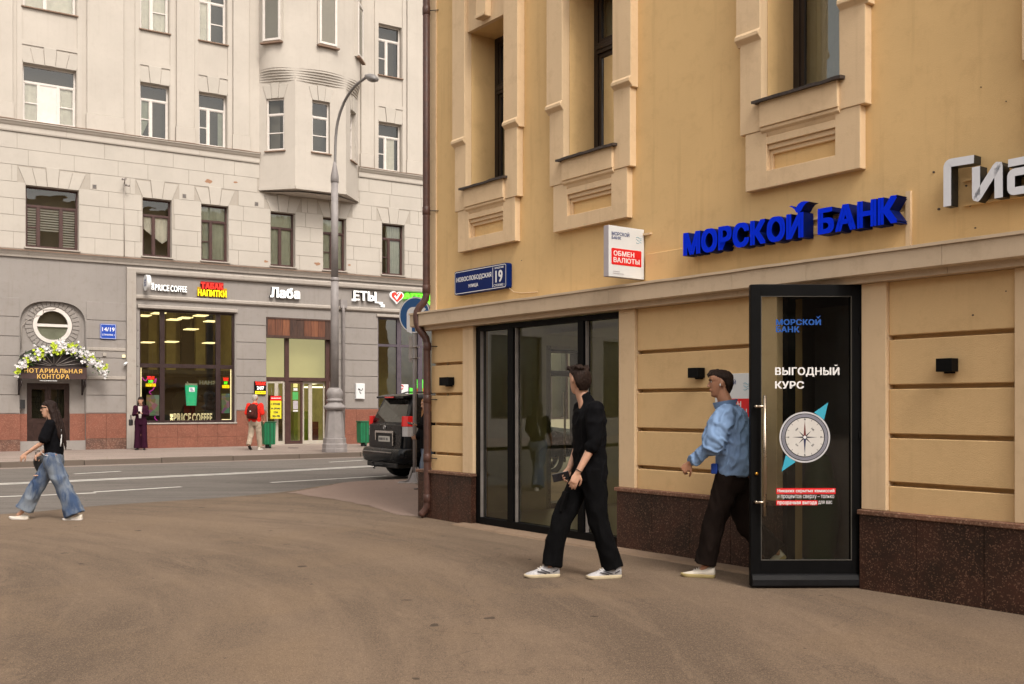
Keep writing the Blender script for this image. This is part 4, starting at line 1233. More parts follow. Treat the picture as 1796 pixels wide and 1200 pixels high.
# recessed panels below the top windows, as thin frames, pilasters between bays
mb_parts = []
for i, (a, b) in enumerate(BAYS_UP):
    l, r = fu(a), fu(b)
    m = MB()
    m.box(l-0.17, l-0.02, -0.035, 0, 10.44, 19.9); m.box(r+0.02, r+0.17, -0.035, 0, 10.44, 19.9)
    m.box(l-0.02, r+0.02, -0.03, 0, 12.84, 12.98)
    m.build('bay_frame', M_WHT, far)
for a, b in ((-60, 22), (152, 216), (309, 340), (408, 436), (632, 652), (713, 760)):
    l, r = fu(a), fu(b)
    m = MB(); m.box(l, r, -0.085, 0, 10.95, 19.9); m.box(l-0.03, r+0.03, -0.105, 0, 10.44, 10.95)
    m.build('pilaster', M_WHT, far, bevel=0.01, seg=1)

# stone blocks between the two string courses
CZ = [6.42, 6.94, 7.46, 7.98, 8.50, 9.03, 9.54, 10.05]
rb = random.Random(3)
nb = 0
for j in range(7):
    za, zb = CZ[j], CZ[j+1]
    x = -5.3+(0.62 if j % 2 else 0.0); edges = [x]
    while x < 11.4:
        x += rb.choice([1.05, 1.25, 1.35, 0.95, 1.2]); edges.append(x)
    for l, r in zip(edges[:-1], edges[1:]):
        segs = [(l, r)]
        for (a, b, z0, z1) in MID[:6]:
            if zb <= z0+0.05 or za >= z1+0.55: continue
            if za >= z1-0.1:
                a2, b2 = a-0.24, b+0.24
            else: a2, b2 = a-0.004, b+0.004
            ns = []
            for (p, q) in segs:
                if q <= a2 or p >= b2: ns.append((p, q)); continue
                if p < a2: ns.append((p, a2))
                if q > b2: ns.append((b2, q))
            segs = ns
        if za > 9.0:
            segs = [(p, min(q, 3.85)) for p, q in segs if p < 3.85] + [(max(p, 7.66), q) for p, q in segs if q > 7.66]
        for p, q in segs:
            if q-p < 0.12: continue
            m = MB(); m.box(p+0.007, q-0.007, -0.016-rb.random()*0.003, 0.0, za+0.007, zb-0.007)
            m.build('stone_block', M_WHT2, far); nb += 1
block('joint_ground', M_JNT, far, -5.4, 11.5, -0.004, 0.0, 6.36, 10.06)
# cut the joint sheet at the windows: replaced by a holed sheet
o = [c for c in far.children if c.name.startswith('joint_ground')][0]
bpy.data.objects.remove(o)
mb = MB(); wall_holes(mb, -5.4, 11.5, 6.36, 10.06, MID[:6], -0.004, 0.01); mb.build('mortar_bed', M_JNT, far, recalc=False)

# string courses
def moulding(name, u0, u1, prof, mat, n=1):
    w = (u1-u0)/n
    for i in range(n):
        m = MB(); m.prism(prof, u0+i*w+0.002, u0+(i+1)*w-0.002, ax='x'); m.build(name, mat, far)
C1 = [(0.0, 10.06), (-0.06, 10.06), (-0.075, 10.10), (-0.075, 10.24), (-0.12, 10.28), (-0.15, 10.33), (-0.19, 10.36), (-0.19, 10.40), (0.0, 10.44)]
C1T = [(0.0, 10.455), (-0.205, 10.415), (-0.205, 10.395), (-0.192, 10.395), (-0.192, 10.405), (0.0, 10.445)]
for a, b, n in ((-59.9, 3.85, 30), (7.66, 33.9, 17)):
    moulding('string_course', a, b, C1, M_WHT, n); moulding('course_flashing', a, b, C1T, M_CORN, n)
C2 = [(0.0, 6.16), (-0.06, 6.16), (-0.075, 6.22), (-0.10, 6.26), (-0.13, 6.31), (-0.15, 6.33), (-0.15, 6.355), (0.0, 6.39)]
C2T = [(0.0, 6.405), (-0.165, 6.372), (-0.165, 6.35), (-0.152, 6.35), (-0.152, 6.36), (0.0, 6.395)]
moulding('string_course', -59.9, 33.9, C2, M_GRY2, 40); moulding('course_flashing', -59.9, 33.9, C2T, M_CORN, 40)

# ---- oriel
def facet_xf(p, q):
    d = Vector((q[0]-p[0], q[1]-p[1], 0)); L = d.length; a = math.atan2(d.y, d.x)
    return Matrix.Translation((p[0], p[1], 0)) @ Matrix.Rotation(a, 4, 'Z'), L
oz0, oz1 = 9.12, 12.95
ow = []
for i in range(3):
    xf, L = facet_xf(oriel[i], oriel[i+1])
    fr = [(0.20, 0.70), (0.33, 0.68), (0.36, 0.80)][i]
    h = (L*fr[0], L*fr[1], 10.50, 12.33)
    m = MB(); wall_holes(m, 0, L, oz0, oz1, [h], 0.0, 0.2)
    o = m.build('oriel_wall', M_WHT, far, recalc=False); o.data.transform(xf)
    w = far_window(h, M_WHF, trans=0.30, mulls=(), bars=(0,), sill='dark', parent=far, xf=xf, depth=0.15 if i else 0.06)
    fan(h, 3, rise=0.48, spread=0.14, xf=xf)
    m = MB(); m.box(0.0, L, -0.03, 0.0, oz0, oz0+0.13); o = m.build('oriel_lip', M_WHT, far); o.data.transform(xf)
m = MB(); m.add([(p[0], p[1], oz0) for p in oriel], [(0,1,2,3)]); m.add([(p[0]+(0.25 if k < 2 else -0.25)*(1 if k in (1, 2) else 0), p[1]*0.8, oz0-0.05) for k, p in enumerate(oriel)], [(0,1,2,3)])
m.build('oriel_soffit', M_WHT, far, recalc=False)
def bulged(b, n=10):
    out = []
    for i in range(3):
        p, q = Vector((*oriel[i], 0)), Vector((*oriel[i+1], 0))
        d = (q-p); nrm = Vector((d.y, -d.x, 0)).normalized()
        bb = b
        for k in range(n):
            t = k/n; out.append(p+d*t+nrm*(4*t*(1-t))*bb)
    out.append(Vector((*oriel[3], 0)))
    return out
zz = 12.93
for k in range(5):
    b = 0.24*(k+1)/5
    P = bulged(b); m = MB()
    m.rings([[(p.x, p.y, zz-0.0) for p in P], [(p.x, p.y, zz+0.075) for p in P]], 0, False, False, False)
    Pi = bulged(b-0.05)
    m.rings([[(p.x, p.y, zz) for p in Pi], [(p.x, p.y, zz) for p in P]], 0, False, False, False)
    m.rings([[(p.x, p.y, zz+0.075) for p in bulged(b-0.03)], [(p.x, p.y, zz+0.075) for p in P]], 0, False, False, False)
    m.build('corbel_step', M_WHT, far, recalc=False)
    zz += 0.082
P = bulged(0.26); m = MB()
m.rings([[(p.x, p.y, zz-0.005) for p in P], [(p.x, p.y, 19.5) for p in P]], 0, False, True, False)
m.rings([[(p.x, p.y, zz-0.005) for p in bulged(0.2)], [(p.x, p.y, zz-0.005) for p in P]], 0, False, False, False)
m.build('oriel_drum', M_WHT, far, recalc=False)
for i, (a, b) in enumerate(((465, 496), (555, 587), (621, 628))):
    fi = i
    p, q = Vector(oriel[fi]), Vector(oriel[fi+1])
    tm = [0.46, 0.58, 0.55][i]
    d = q-p; nrm = Vector((d.y, -d.x)).normalized()
    c = p+d*tm+nrm*(4*tm*(1-tm)*0.26)
    dd = (d + nrm*(4*(1-2*tm))*0.26).normalized()
    xf = Matrix.Translation((c.x, c.y, 0)) @ Matrix.Rotation(math.atan2(dd.y, dd.x), 4, 'Z')
    hw = [0.34, 0.34, 0.36][i]
    m = MB(); m.box(-hw-0.05, hw+0.05, -0.035, 0.1, 14.22, 16.3)
    o = m.build('window_reveal', M_WHT, far); o.data.transform(xf)
    far_window((-hw, hw, 14.27, 16.2), M_WHF, trans=0.0, mulls=(), bars=(), sill=False, xf=xf, depth=-0.075, back=(0, 1, 0, 1, M_CURTG, None))
    m = MB(); m.box(-hw-0.08, hw+0.08, -0.13, 0.0, 14.16, 14.215); o = m.build('window_sill', M_CORN, far); o.data.transform(xf)

# ---- grey ground floor
SF = (fu(245), fu(412), 0.93, 4.73)       # coffee shop window
EN = (fu(467), fu(584), 0.10, 4.66)       # market entrance
S3 = (fu(663), fu(790), 1.34, 4.86)       # pharmacy window
n0, n1 = fu(35), fu(150)
nc = (n0+n1)/2
def sup(a, b, ex, n=24):
    out = []
    for k in range(n+1):
        t = math.pi*k/n
        c, s_ = math.cos(t), math.sin(t)
        out.append((a*math.copysign(abs(c)**(2/ex), c), b*abs(s_)**(2/ex)))
    return out
arch = [(nc+x, 4.02+z) for x, z in sup((n1-n0)/2, 0.80, 2.7)]
loop = arch + [(n0, 2.6), (n0, GZ0+0.3), (nc, GZ0+0.3), (n1, GZ0+0.3), (n1, 2.6)]
mb = MB()
wall_holes(mb, -60, n0-0.3, 0, 6.2, [(-12.5, -9.5, 0.93, 4.6), (-18.5, -15.5, 0.93, 4.6), (-25.5, -22.5, 0.93, 4.6), (-33.5, -29.5, 0.93, 4.6)], 0.0, 0.2)
plate_with_opening(mb, (n0-0.3, n1+0.15, GZ0, 6.2), loop, 0.0, 0.14)
wall_holes(mb, n1+0.15, 34, 0, 6.2, [SF, EN, S3, (14.5, 17.5, 0.93, 4.6), (20, 23, 0.93, 4.6)], 0.0, 0.25)
mb.build('ground_floor_wall', M_GRY, far, recalc=False)
for a, b in ((-12.5, -9.5), (-18.5, -15.5), (-25.5, -22.5), (-33.5, -29.5), (14.5, 17.5), (20, 23)):
    far_window((a, b, 0.93, 4.6), M_WINE, trans=0.45, mulls=(0.3, 0.7), bars=(), sill=False, depth=0.15)
# niche back wall with the round window and the door
dA, dB = fu(47, .14), fu(122, .14)
rc = FF.uz(92, 571, 0.14); RW = 0.56
mb = MB()
zq = 3.2
wall_holes(mb, n0-0.02, n1+0.02, GZ0, zq, [(dA, dB, GZ0-0.01, 2.22)], 0.14, 0.15)
plate_with_opening(mb, (n0-0.02, n1+0.02, zq, 4.95), circle(rc[0], rc[1], RW, 48), 0.14, 0.12)
mb.build('niche_wall', M_GRY, far, recalc=False)
for k in range(34):     # ring of bricks round the window
    a0, a1 = 2*math.pi*k/34+0.014, 2*math.pi*(k+1)/34-0.014
    m = MB(); r0, r1 = 0.60, 0.80+0.012*(k % 2)
    m.prism([(rc[0]+r0*math.cos(a0), rc[1]+r0*math.sin(a0)), (rc[0]+r0*math.cos(a1), rc[1]+r0*math.sin(a1)), (rc[0]+r1*math.cos(a1), rc[1]+r1*math.sin(a1)), (rc[0]+r1*math.cos(a0), rc[1]+r1*math.sin(a0))], 0.112, 0.14)
    m.build('ring_brick', M_GRY, far, bevel=0.005, seg=1)
mb = MB()
def ring_y(mb, r0, r1, y0, y1, n=48):
    c = [circle(rc[0], rc[1], r, n) for r in (r0, r1)]
    f = lambda P, y: [(x, y, z) for x, z in P]
    mb.rings([f(c[0], y1), f(c[0], y0), f(c[1], y0), f(c[1], y1)], 0, False, False)
ring_y(mb, 0.46, 0.575, 0.10, 0.24)
mb.box(rc[0]-0.46, rc[0]+0.46, 0.13, 0.2, rc[1]-0.045, rc[1]+0.045)
rw = mb.build('round_window', M_WHF, far)
mb = MB(); mb.add([(x, 0.19, z) for x, z in circle(rc[0], rc[1], 0.47, 40)], [list(range(40))]); mb.build('pane', M_GLF, rw)
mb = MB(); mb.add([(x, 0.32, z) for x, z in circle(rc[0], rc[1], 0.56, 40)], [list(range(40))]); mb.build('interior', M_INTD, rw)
mb = MB(); mb.box(rc[0]-0.46, rc[0]+0.46, 0.24, 0.25, rc[1]-0.5, rc[1]-0.04); mb.build('window_screen', M_CURTG, rw)
# notary door
M_DRW = plain('dark_varnished_wood', (0.030, 0.013, 0.010), 0.35, var=0.35, vscale=8)
mb = MB()
mb.box(dA, dA+0.06, 0.2, 0.27, GZ0, 2.22); mb.box(dB-0.06, dB, 0.2, 0.27, GZ0, 2.22); mb.box(dA+0.06, dB-0.06, 0.2, 0.27, 2.14, 2.22)
dm = (dA+dB)/2
for l, r in ((dA+0.06, dm-0.004), (dm+0.004, dB-0.06)):
    mb.box(l, l+0.09, 0.21, 0.255, GZ0+0.02, 2.14); mb.box(r-0.09, r, 0.21, 0.255, GZ0+0.02, 2.14)
    for q0, q1 in ((GZ0+0.02, 0.3), (0.95, 1.1), (2.03, 2.14)): mb.box(l+0.09, r-0.09, 0.21, 0.255, q0, q1)
    mb.box(l+0.09, r-0.09, 0.225, 0.25, 0.3, 0.95)
    mb.box(l+0.14, r-0.14, 0.215, 0.225, 0.36, 0.89)
nd = mb.build('double_door', M_DRW, far)
for l, r in ((dA+0.06, dm-0.004), (dm+0.004, dB-0.06)):
    m = MB(); m.add([(l+0.09,0.235,1.1),(r-0.09,0.235,1.1),(r-0.09,0.235,2.03),(l+0.09,0.235,2.03)], [(0,1,2,3)]); m.build('pane', M_GLD, nd, recalc=False)
    m = MB(); c = (l+r)/2
    m.tube([(c+0.07*math.cos(t), 0.222, 1.6+0.2*math.sin(t)) for t in [2*math.pi*k/20 for k in range(21)]], 0.007, 6)
    m.tube([(c, 0.222, 1.12), (c, 0.222, 2.02)], 0.006, 6); m.tube([(l+0.1, 0.222, 1.6), (r-0.1, 0.222, 1.6)], 0.006, 6)
    m.build('grille', M_BLK, nd)
    m = MB(); m.tube([((dm-0.05 if l < dm-0.1 else dm+0.05), 0.19, 1.05), ((dm-0.05 if l < dm-0.1 else dm+0.05), 0.19, 1.35)], 0.012, 8); m.build('handle', M_STEEL, nd)
block('door_step', M_KERB, far, dA-0.05, dB+0.05, 0.0, 0.2, GZ0-0.05, GZ0+0.03, bevel=0.01)
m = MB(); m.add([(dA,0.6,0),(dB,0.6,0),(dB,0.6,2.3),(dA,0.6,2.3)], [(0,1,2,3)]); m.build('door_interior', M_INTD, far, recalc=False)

# grey courses
GC = [1.26, 1.84, 2.45, 3.06, 3.67, 4.28, 4.89, 5.05]
def courses(a, b, zs, y=-0.022):
    for z0, z1 in zip(zs[:-1], zs[1:]):
        m = MB(); m.box(a, b, y, 0.0, z0+0.012, z1-0.012); m.build('render_course', M_GRY, far, bevel=0.006, seg=1)
courses(-5.3, n0-0.02, [1.26, 1.84, 2.45, 3.06, 3.67, 4.28, 4.89])
courses(n1+0.02, fu(221), [1.26, 1.84, 2.45, 3.06, 3.67, 4.28, 4.89])
courses(fu(239), SF[0]-0.03, [0.42, 1.0, 1.6, 2.2, 2.8, 3.4, 4.0, 4.6])
courses(SF[1]+0.04, EN[0]-0.01, [1.34, 1.92, 2.53, 3.13, 3.73, 4.34, 4.93])
courses(EN[1]+0.02, S3[0]-0.02, [1.40, 1.98, 2.60, 3.20, 3.80, 4.40, 5.00])
block('corner_board', M_GRY2, far, fu(221), fu(237.5), -0.13, 0.0, GZ0, 5.93, bevel=0.01)
UM = [(0.0, 5.88), (-0.10, 5.88), (-0.125, 5.92), (-0.125, 6.02), (-0.09, 6.07), (0.0, 6.09)]
moulding('sign_band_moulding', fu(221), 12.4, UM, M_GRY2, 10)
LM = [(0.0, 5.04), (-0.06, 5.04), (-0.10, 5.08), (-0.10, 5.15), (-0.07, 5.19), (0.0, 5.20)]
moulding('sign_band_moulding', fu(237.6), 12.4, LM, M_GRY2, 10)
moulding('window_hood', SF[0]-0.08, SF[1]+0.08, [(0.0, 4.75), (-0.09, 4.76), (-0.09, 4.84), (0.0, 4.88)], M_GRY2)
moulding('window_hood', S3[0]-0.08, S3[1], [(0.0, 4.87), (-0.09, 4.88), (-0.09, 4.95), (0.0, 4.99)], M_GRY2)
block('cable_tray', M_GRY2, far, n1+0.03, fu(220), -0.05, 0.0, 3.30, 3.40, bevel=0.008, seg=1)
block('ledge', M_GRY2, far, n1+0.03, fu(220), -0.06, 0.0, 2.36, 2.47, bevel=0.008, seg=1)

# red granite base
def red_slabs(a, b, z1, n, two=True, y=-0.05):
    w = (b-a)/n
    zm = 0.44
    for i in range(n):
        l, r = a+i*w+0.003, a+(i+1)*w-0.003
        m = MB(); m.box(l, r, y, 0.0, zm+0.003, z1); m.build('granite_slab', M_GRR, far)
        m = MB(); m.box(l, r, y-(0.02 if two else 0), 0.0, 0.0, zm-0.003); m.build('granite_slab', M_GRRD if two else M_GRR, far)
red_slabs(-5.3, n0, 1.25, 2); red_slabs(n1, fu(221), 1.25, 2)
red_slabs(fu(238), SF[1]+0.05, 0.88, 5, two=False); red_slabs(SF[1]+0.05, EN[0], 1.33, 1, two=False)
red_slabs(EN[1], S3[0], 1.38, 2, two=False); red_slabs(S3[0], 12.3, 1.30, 3, two=False)
for l, r in ((n0+0.0, dA), (dB, n1)):
    m = MB(); m.box(l, r, 0.09, 0.14, 0.0, 1.25); m.build('granite_slab', M_GRR, far)
block('sill_ledge', M_GRY2, far, SF[0]-0.05, SF[1]+0.06, -0.08, 0.0, 0.885, 0.93, bevel=0.006, seg=1)

# ---- coffee shop window and its interior
M_OLIVE = plain('olive_interior', (0.42, 0.36, 0.16), 0.9, var=0.35, vscale=0.8)
M_CEIL = lamp_mat('ceiling_light_panel', (1.0, 0.80, 0.42), 1.0)
def shopfront(h, mat, v_px, z_tr, y=0.12, wide=0.09, glass_m=M_GLS, name='shop_window', tw=0.13):
    a, b, z0, z1 = h
    m = MB()
    vs = [(a, a+wide*0.6)] + [(fu(p, y), fu(q, y)) for p, q in v_px] + [(b-wide*0.7, b)]
    for l, r in vs: m.box(l, r, y-0.02, y+0.08, z0, z1)
    for (l, r) in zip(vs[:-1], vs[1:]):
        m.box(l[1], r[0], y-0.01, y+0.08, z0, z0+0.08); m.box(l[1], r[0], y-0.01, y+0.08, z1-0.07, z1)
        m.box(l[1], r[0], y-0.015, y+0.08, z_tr-tw/2, z_tr+tw/2)
    w = m.build(name, mat, far)
    for (l, r) in zip(vs[:-1], vs[1:]):
        for q0, q1 in ((z0+0.08, z_tr-tw/2), (z_tr+tw/2, z1-0.07)):
            g = MB(); g.add([(l[1],y+0.04,q0),(r[0],y+0.04,q0),(r[0],y+0.04,q1),(l[1],y+0.04,q1)], [(0,1,2,3)])
            g.build('pane', glass_m, w, recalc=False)
    return w
z_tr = FF.uz(330, 642.5, 0.12)[1]
cw = shopfront(SF, M_WINE, [(280.5, 288.5), (378.5, 386.5)], z_tr)
def room(h, mat, depth=5.0, name='shop_interior', zc=None, side=0.6):
    a, b, z0, z1 = h; a -= side; b += side; zc = zc or z1+0.3
    m = MB(); y = 0.26
    m.add([(a,depth,0.1),(b,depth,0.1),(b,depth,zc),(a,depth,zc)], [(0,1,2,3)])
    m.add([(a,y,0.1),(a,y,zc),(a,depth,zc),(a,depth,0.1)], [(0,1,2,3)]); m.add([(b,y,0.1),(b,y,zc),(b,depth,zc),(b,depth,0.1)], [(0,3,2,1)])
    m.add([(a,y,zc),(b,y,zc),(b,depth,zc),(a,depth,zc)], [(0,1,2,3)]); m.add([(a,y,0.1),(b,y,0.1),(b,depth,0.1),(a,depth,0.1)], [(0,3,2,1)])
    return m.build(name, mat, far, recalc=False)
room(SF, M_OLIVE, 5.0)
M_RACK = plain('dark_counter', (0.03, 0.025, 0.02), 0.6, var=0.3)
for k, (px, py) in enumerate(((252, 553), (278, 549), (305, 560), (325, 557), (352, 553), (370, 563), (335, 577), (258, 600), (300, 599), (368, 601))):
    yy = 1.2+0.4*(k % 4)
    q = FF.uz(px, py, yy)
    m = MB(); m.box(q[0]-0.2, q[0]+0.2, yy-0.3, yy+0.3, q[1]-0.03, q[1]); m.build('ceiling_light', M_CEIL, far)
    if k < 7:
        m = MB(); m.tube([(q[0], yy, q[1]), (q[0], yy, 5.03)], 0.012, 6); m.build('light_hanger', M_RACK, far)
m = MB()
m.box(SF[0]+0.3, SF[1]-0.2, 1.6, 2.2, 0.1, 1.35); m.box(SF[0], SF[0]+1.0, 4.2, 4.9, 0.1, 2.6); m.box(SF[0]+1.3, SF[1], 4.5, 4.9, 0.1, 3.0)
m.build('shop_counter', M_RACK, far)
for px, w_, yy, mt in ((300, 0.35, 3.9, M_OLIVE), (330, 0.5, 4.6, M_RACK), (352, 0.35, 3.6, M_OLIVE), (372, 0.5, 4.4, M_RACK), (268, 0.3, 4.0, M_OLIVE)):  # upright bands added behind the glass to imitate reflected buildings
    q = fu(px, yy); k = MB(); k.box(q-w_/2, q+w_/2, yy, yy+0.2, 2.7, 5.0); k.build('reflection_band', mt, far)
ac = [FF.uz(a_, b_, 3.0) for a_, b_ in ((302, 735), (303, 700), (310, 689), (330, 683), (352, 682), (372, 686), (384, 694), (388, 735))]
k = MB(); k.prism(ac, 3.0, 3.1); k.build('reflection_arch', M_RACK, far)  # dark arch shape added to imitate a reflection in the lower panes
for px, py in ((352, 699), (369, 697), (376, 702)):
    q = FF.uz(px, py, 2.6); k = MB(); k.ball((q[0], 2.6, q[1]), 0.10, 0.10, 0.13); k.tube([(q[0], 2.6, q[1]-0.12), (q[0], 2.6, q[1]-0.5)], [(0.1, 0.1), (0.24, 0.14)], 12); k.build('display_bust', plain('brown_display', (0.10, 0.05, 0.035), 0.7) if 'brown_display' not in MATS else MATS['brown_display'], far)
mm = MB(); mm.box(SF[0]-0.5, SF[1]+0.5, 0.8, 4.95, 2.62, 2.74); mm.build('mezzanine_edge', M_RACK, far)

# ---- market entrance
en = EN; y = 0.16
def wood(name, c1, c2):
    m_, nt, b = new_mat(name)
    n1_ = noise_tex(nt, coords(nt, (14, 14, 1.1)), 1.6, 6, 0.7, 0.6)
    nt.links.new(mixc(nt, ramp(nt, n1_, 0.35, 0.65), c1, c2), b.inputs['Base Color'])
    b.inputs['Roughness'].default_value = 0.6; bump(nt, b, n1_, 0.3, 0.005)
    return m_
M_BRD = [wood('reddish_board', (0.16, 0.055, 0.025), (0.075, 0.026, 0.013)), wood('dark_board', (0.07, 0.032, 0.02), (0.03, 0.014, 0.01)), wood('orange_board', (0.23, 0.085, 0.035), (0.12, 0.04, 0.02))]
for i, k_ in enumerate((0, 0, 2, 1, 1, 0, 2, 0, 1)):
    l = en[0]+0.05+(en[1]-en[0]-0.1)*i/9; r = en[0]+0.05+(en[1]-en[0]-0.1)*(i+1)/9
    k = MB(); k.box(l+0.005, r-0.005, -0.03-0.006*(i % 2), 0.02, 4.02, 4.60); k.build('fascia_board', M_BRD[k_], far)
m = MB(); m.box(en[0], en[1], -0.05, 0.2, 4.60, 4.66); m.box(en[0], en[1], -0.05, 0.2, 3.93, 4.02); m.box(en[0], en[0]+0.05, -0.05, 0.2, 4.02, 4.60); m.box(en[1]-0.05, en[1], -0.05, 0.2, 4.02, 4.6)
m.box(en[0]+0.05, en[1]-0.05, 0.02, 0.06, 4.02, 4.6)
m.build('fascia_frame', M_BRD[1], far)
mu = [(en[0], en[0]+0.05), (fu(499.5, y), fu(506.5, y)), (fu(571, y), fu(577.5, y)), (en[1]-0.04, en[1])]
zt0, zt1 = 2.40, 2.53
m = MB()
for l, r in mu: m.box(l, r, y-0.03, y+0.08, GZ0, 3.93)
for (l, r) in zip(mu[:-1], mu[1:]): m.box(l[1], r[0], y-0.02, y+0.08, zt0, zt1)
ef = m.build('entrance_frame', M_BRNF, far)
M_CREAM_GLOW = plain('cream_wall_glow', (0.62, 0.57, 0.36), 0.9, var=0.06, vscale=0.7, emit=(0.62, 0.57, 0.36), estr=0.35)  # faint emission on the wall stands in for the interior lighting
for (l, r) in zip(mu[:-1], mu[1:]):
    g = MB(); g.add([(l[1],y+0.03,zt1),(r[0],y+0.03,zt1),(r[0],y+0.03,3.93),(l[1],y+0.03,3.93)], [(0,1,2,3)]); g.build('pane', M_GLS, ef, recalc=False)
block('cream_screen', M_CREAM_GLOW, far, en[0]-0.1, en[1]+0.1, 0.9, 0.94, 2.5, 4.2)
def leaf(l, r, mat, z0=GZ0+0.03, z1=zt0, yy=y+0.01, fw=0.07, kick=0.12):
    m = MB(); m.box(l, l+fw, yy, yy+0.05, z0, z1); m.box(r-fw, r, yy, yy+0.05, z0, z1); m.box(l+fw, r-fw, yy, yy+0.05, z1-0.09, z1); m.box(l+fw, r-fw, yy, yy+0.05, z0, z0+kick)
    d = m.build('door', mat, far)
    g = MB(); g.add([(l+fw,yy+0.025,z0+kick),(r-fw,yy+0.025,z0+kick),(r-fw,yy+0.025,z1-0.09),(l+fw,yy+0.025,z1-0.09)], [(0,1,2,3)]); g.build('pane', M_GLS, d, recalc=False)
    return d
M_WFR = plain('greyed_white_door_frame', (0.42, 0.38, 0.32), 0.5, var=0.1)
c_ = fu(485, y)
leaf(mu[0][1], c_, M_WFR); leaf(c_, mu[1][0], M_WFR)
a_, b_ = fu(509, y), fu(529, y)
dl = leaf(mu[1][1], fu(531, y), M_BRNF, fw=0.08)
leaf(fu(531, y), fu(547, y), M_WFR, fw=0.09, yy=y+0.1); leaf(fu(547, y), mu[2][0], M_WFR, fw=0.05, yy=y+0.1)
leaf(mu[2][1], mu[3][0], M_WFR, fw=0.05)
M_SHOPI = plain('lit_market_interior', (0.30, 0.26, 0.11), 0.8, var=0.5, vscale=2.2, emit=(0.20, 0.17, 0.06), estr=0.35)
room(EN, M_SHOPI, 6.0, zc=2.5, side=0.3)
M_LIME = plain('lime_shelf', (0.33, 0.42, 0.05), 0.5, var=0.15); M_DKSH = plain('shelf_goods', (0.10, 0.07, 0.035), 0.7, var=0.6, vscale=9)
for (px, w, z1, mt, yy) in ((519, 0.16, 1.3, M_LIME, 1.2), (536, 0.2, 1.3, M_LIME, 1.6), (475, 0.3, 1.9, M_DKSH, 1.5), (495, 0.25, 1.7, M_DKSH, 1.9), (553, 0.25, 0.9, plain('red_crate', (0.20, 0.03, 0.02), 0.6, var=0.4, vscale=8), 1.4), (563, 0.35, 1.9, M_DKSH, 2.6), (543, 0.4, 2.0, M_DKSH, 3.5)):
    q = fu(px, yy); m = MB(); m.box(q-w/2, q+w/2, yy, yy+0.3, 0.1, z1)
    for t in range(int(z1/0.32)): m.box(q-w/2-0.012, q+w/2+0.012, yy-0.02, yy, 0.3+t*0.32, 0.33+t*0.32)
    m.build('market_shelf', mt, far)
for px, py, w in ((559, 679, 0.5), (540, 679, 0.18), (553, 672.5, 0.09)):
    q = FF.uz(px, py, 1.0); m = MB(); m.box(q[0]-w/2, q[0]+w/2, 0.95, 1.25, q[1]-0.03, q[1]+0.02); m.build('ceiling_light', lamp_mat('market_light', (1.0, 0.9, 0.65), 1.6) if px == 559 else MATS['market_light'], far) if 'market_light' in MATS or px == 559 else None
for i, zz in enumerate((0.0,)):
    block('entrance_step', M_KERBT, far, en[0]-0.1, en[1]+0.1, -0.35, 0.24, GZ0-0.03, GZ0+0.035, bevel=0.01)

# ---- pharmacy window
sw = shopfront(S3, M_PURF, [(696, 703.5), (733, 740)], FF.uz(680, 606, 0.12)[1]+0.0, wide=0.12, tw=0.10)
room(S3, M_OLIVE, 4.0)
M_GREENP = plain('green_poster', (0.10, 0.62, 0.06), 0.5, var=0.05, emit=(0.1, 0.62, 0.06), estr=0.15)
for (a, b, t, bt, mt) in ((701, 716, 674, 690, M_SIGNW), (718, 724.5, 680.5, 690, M_GREENP), (731, 742, 665.5, 680.5, M_GREENP), (729, 743, 681, 690, M_RED)):
    l, z1 = FF.uz(a, t, 0.15); r, z0 = FF.uz(b, bt, 0.15)
    m = MB(); m.box(l, r, 0.146, 0.15, z0-0.3, z1); m.build('window_poster', mt, sw)
l, z1 = FF.uz(704.5, 676, 0.14); m = MB(); m.tube([(l+0.07*math.cos(t), 0.14, z1-0.07+0.07*math.sin(t)) for t in [k*math.pi/8 for k in range(15)]], 0.02, 6); m.build('poster_mark', M_RED, sw)

# ---- small fittings fixed to the wall
def fbox(name, px, py, w, h, d, mat, parent=far):
    u, z = FF.uz(px, py, -d/2); m = MB(); m.box(u-w/2, u+w/2, -d, 0.0, z-h/2, z+h/2); return m.build(name, mat, parent, bevel=0.004, seg=1)
for px, py in ((165.5, 327.5), (323, 344), (449.5, 358), (532, 166)):
    if px == 532: continue
    u, z = FF.uz(px, py); m = MB(); m.box(u-0.07, u+0.07, -0.024, 0, z-0.075, z+0.075)
    v_ = m.build('vent', M_GRY2, far)
    for k in range(3):
        m = MB(); m.box(u-0.055, u+0.055, -0.03, -0.0245, z-0.055+0.04*k, z-0.035+0.04*k); m.build('vent_slot', M_INK, v_)
ug, zg = FF.uz(217.5, 452); _, zg2 = FF.uz(217.5, 322)
m = MB(); m.tube([(ug, -0.04, zg), (ug, -0.04, zg2)], 0.016, 8); m.build('conduit', M_GRY2, far)
m = MB(); m.tube([(ug, -0.04, zg2), (ug-0.02, -0.25, zg2+0.08)], 0.02, 8); m.tube([(ug-0.12, -0.33, zg2+0.06), (ug+0.02, -0.18, zg2+0.13)], 0.035, 10); m.tube([(ug+0.0, -0.2, zg2-0.08), (ug+0.1, -0.3, zg2-0.12)], 0.035, 10)
m.build('wall_camera', M_GALV, far)
for cx_, cy_, s_ in ((365, 318, 0.11), (413, 320, 0.06), (396, 343, 0.055), (466, 459, 0.07), (556, 463, 0.10), (612, 465, 0.05)):
    u, z = FF.uz(cx_, cy_); rr = random.Random(cx_)
    pts = [(u+s_*(0.6+rr.random()*0.7)*math.cos(t)*1.2, z+s_*(0.5+rr.random()*0.6)*math.sin(t)*0.8) for t in [2*math.pi*k/11 for k in range(11)]]
    m = MB(); m.prism(pts, -0.0205, -0.015); m.build('bare_patch', M_BRKN, far)
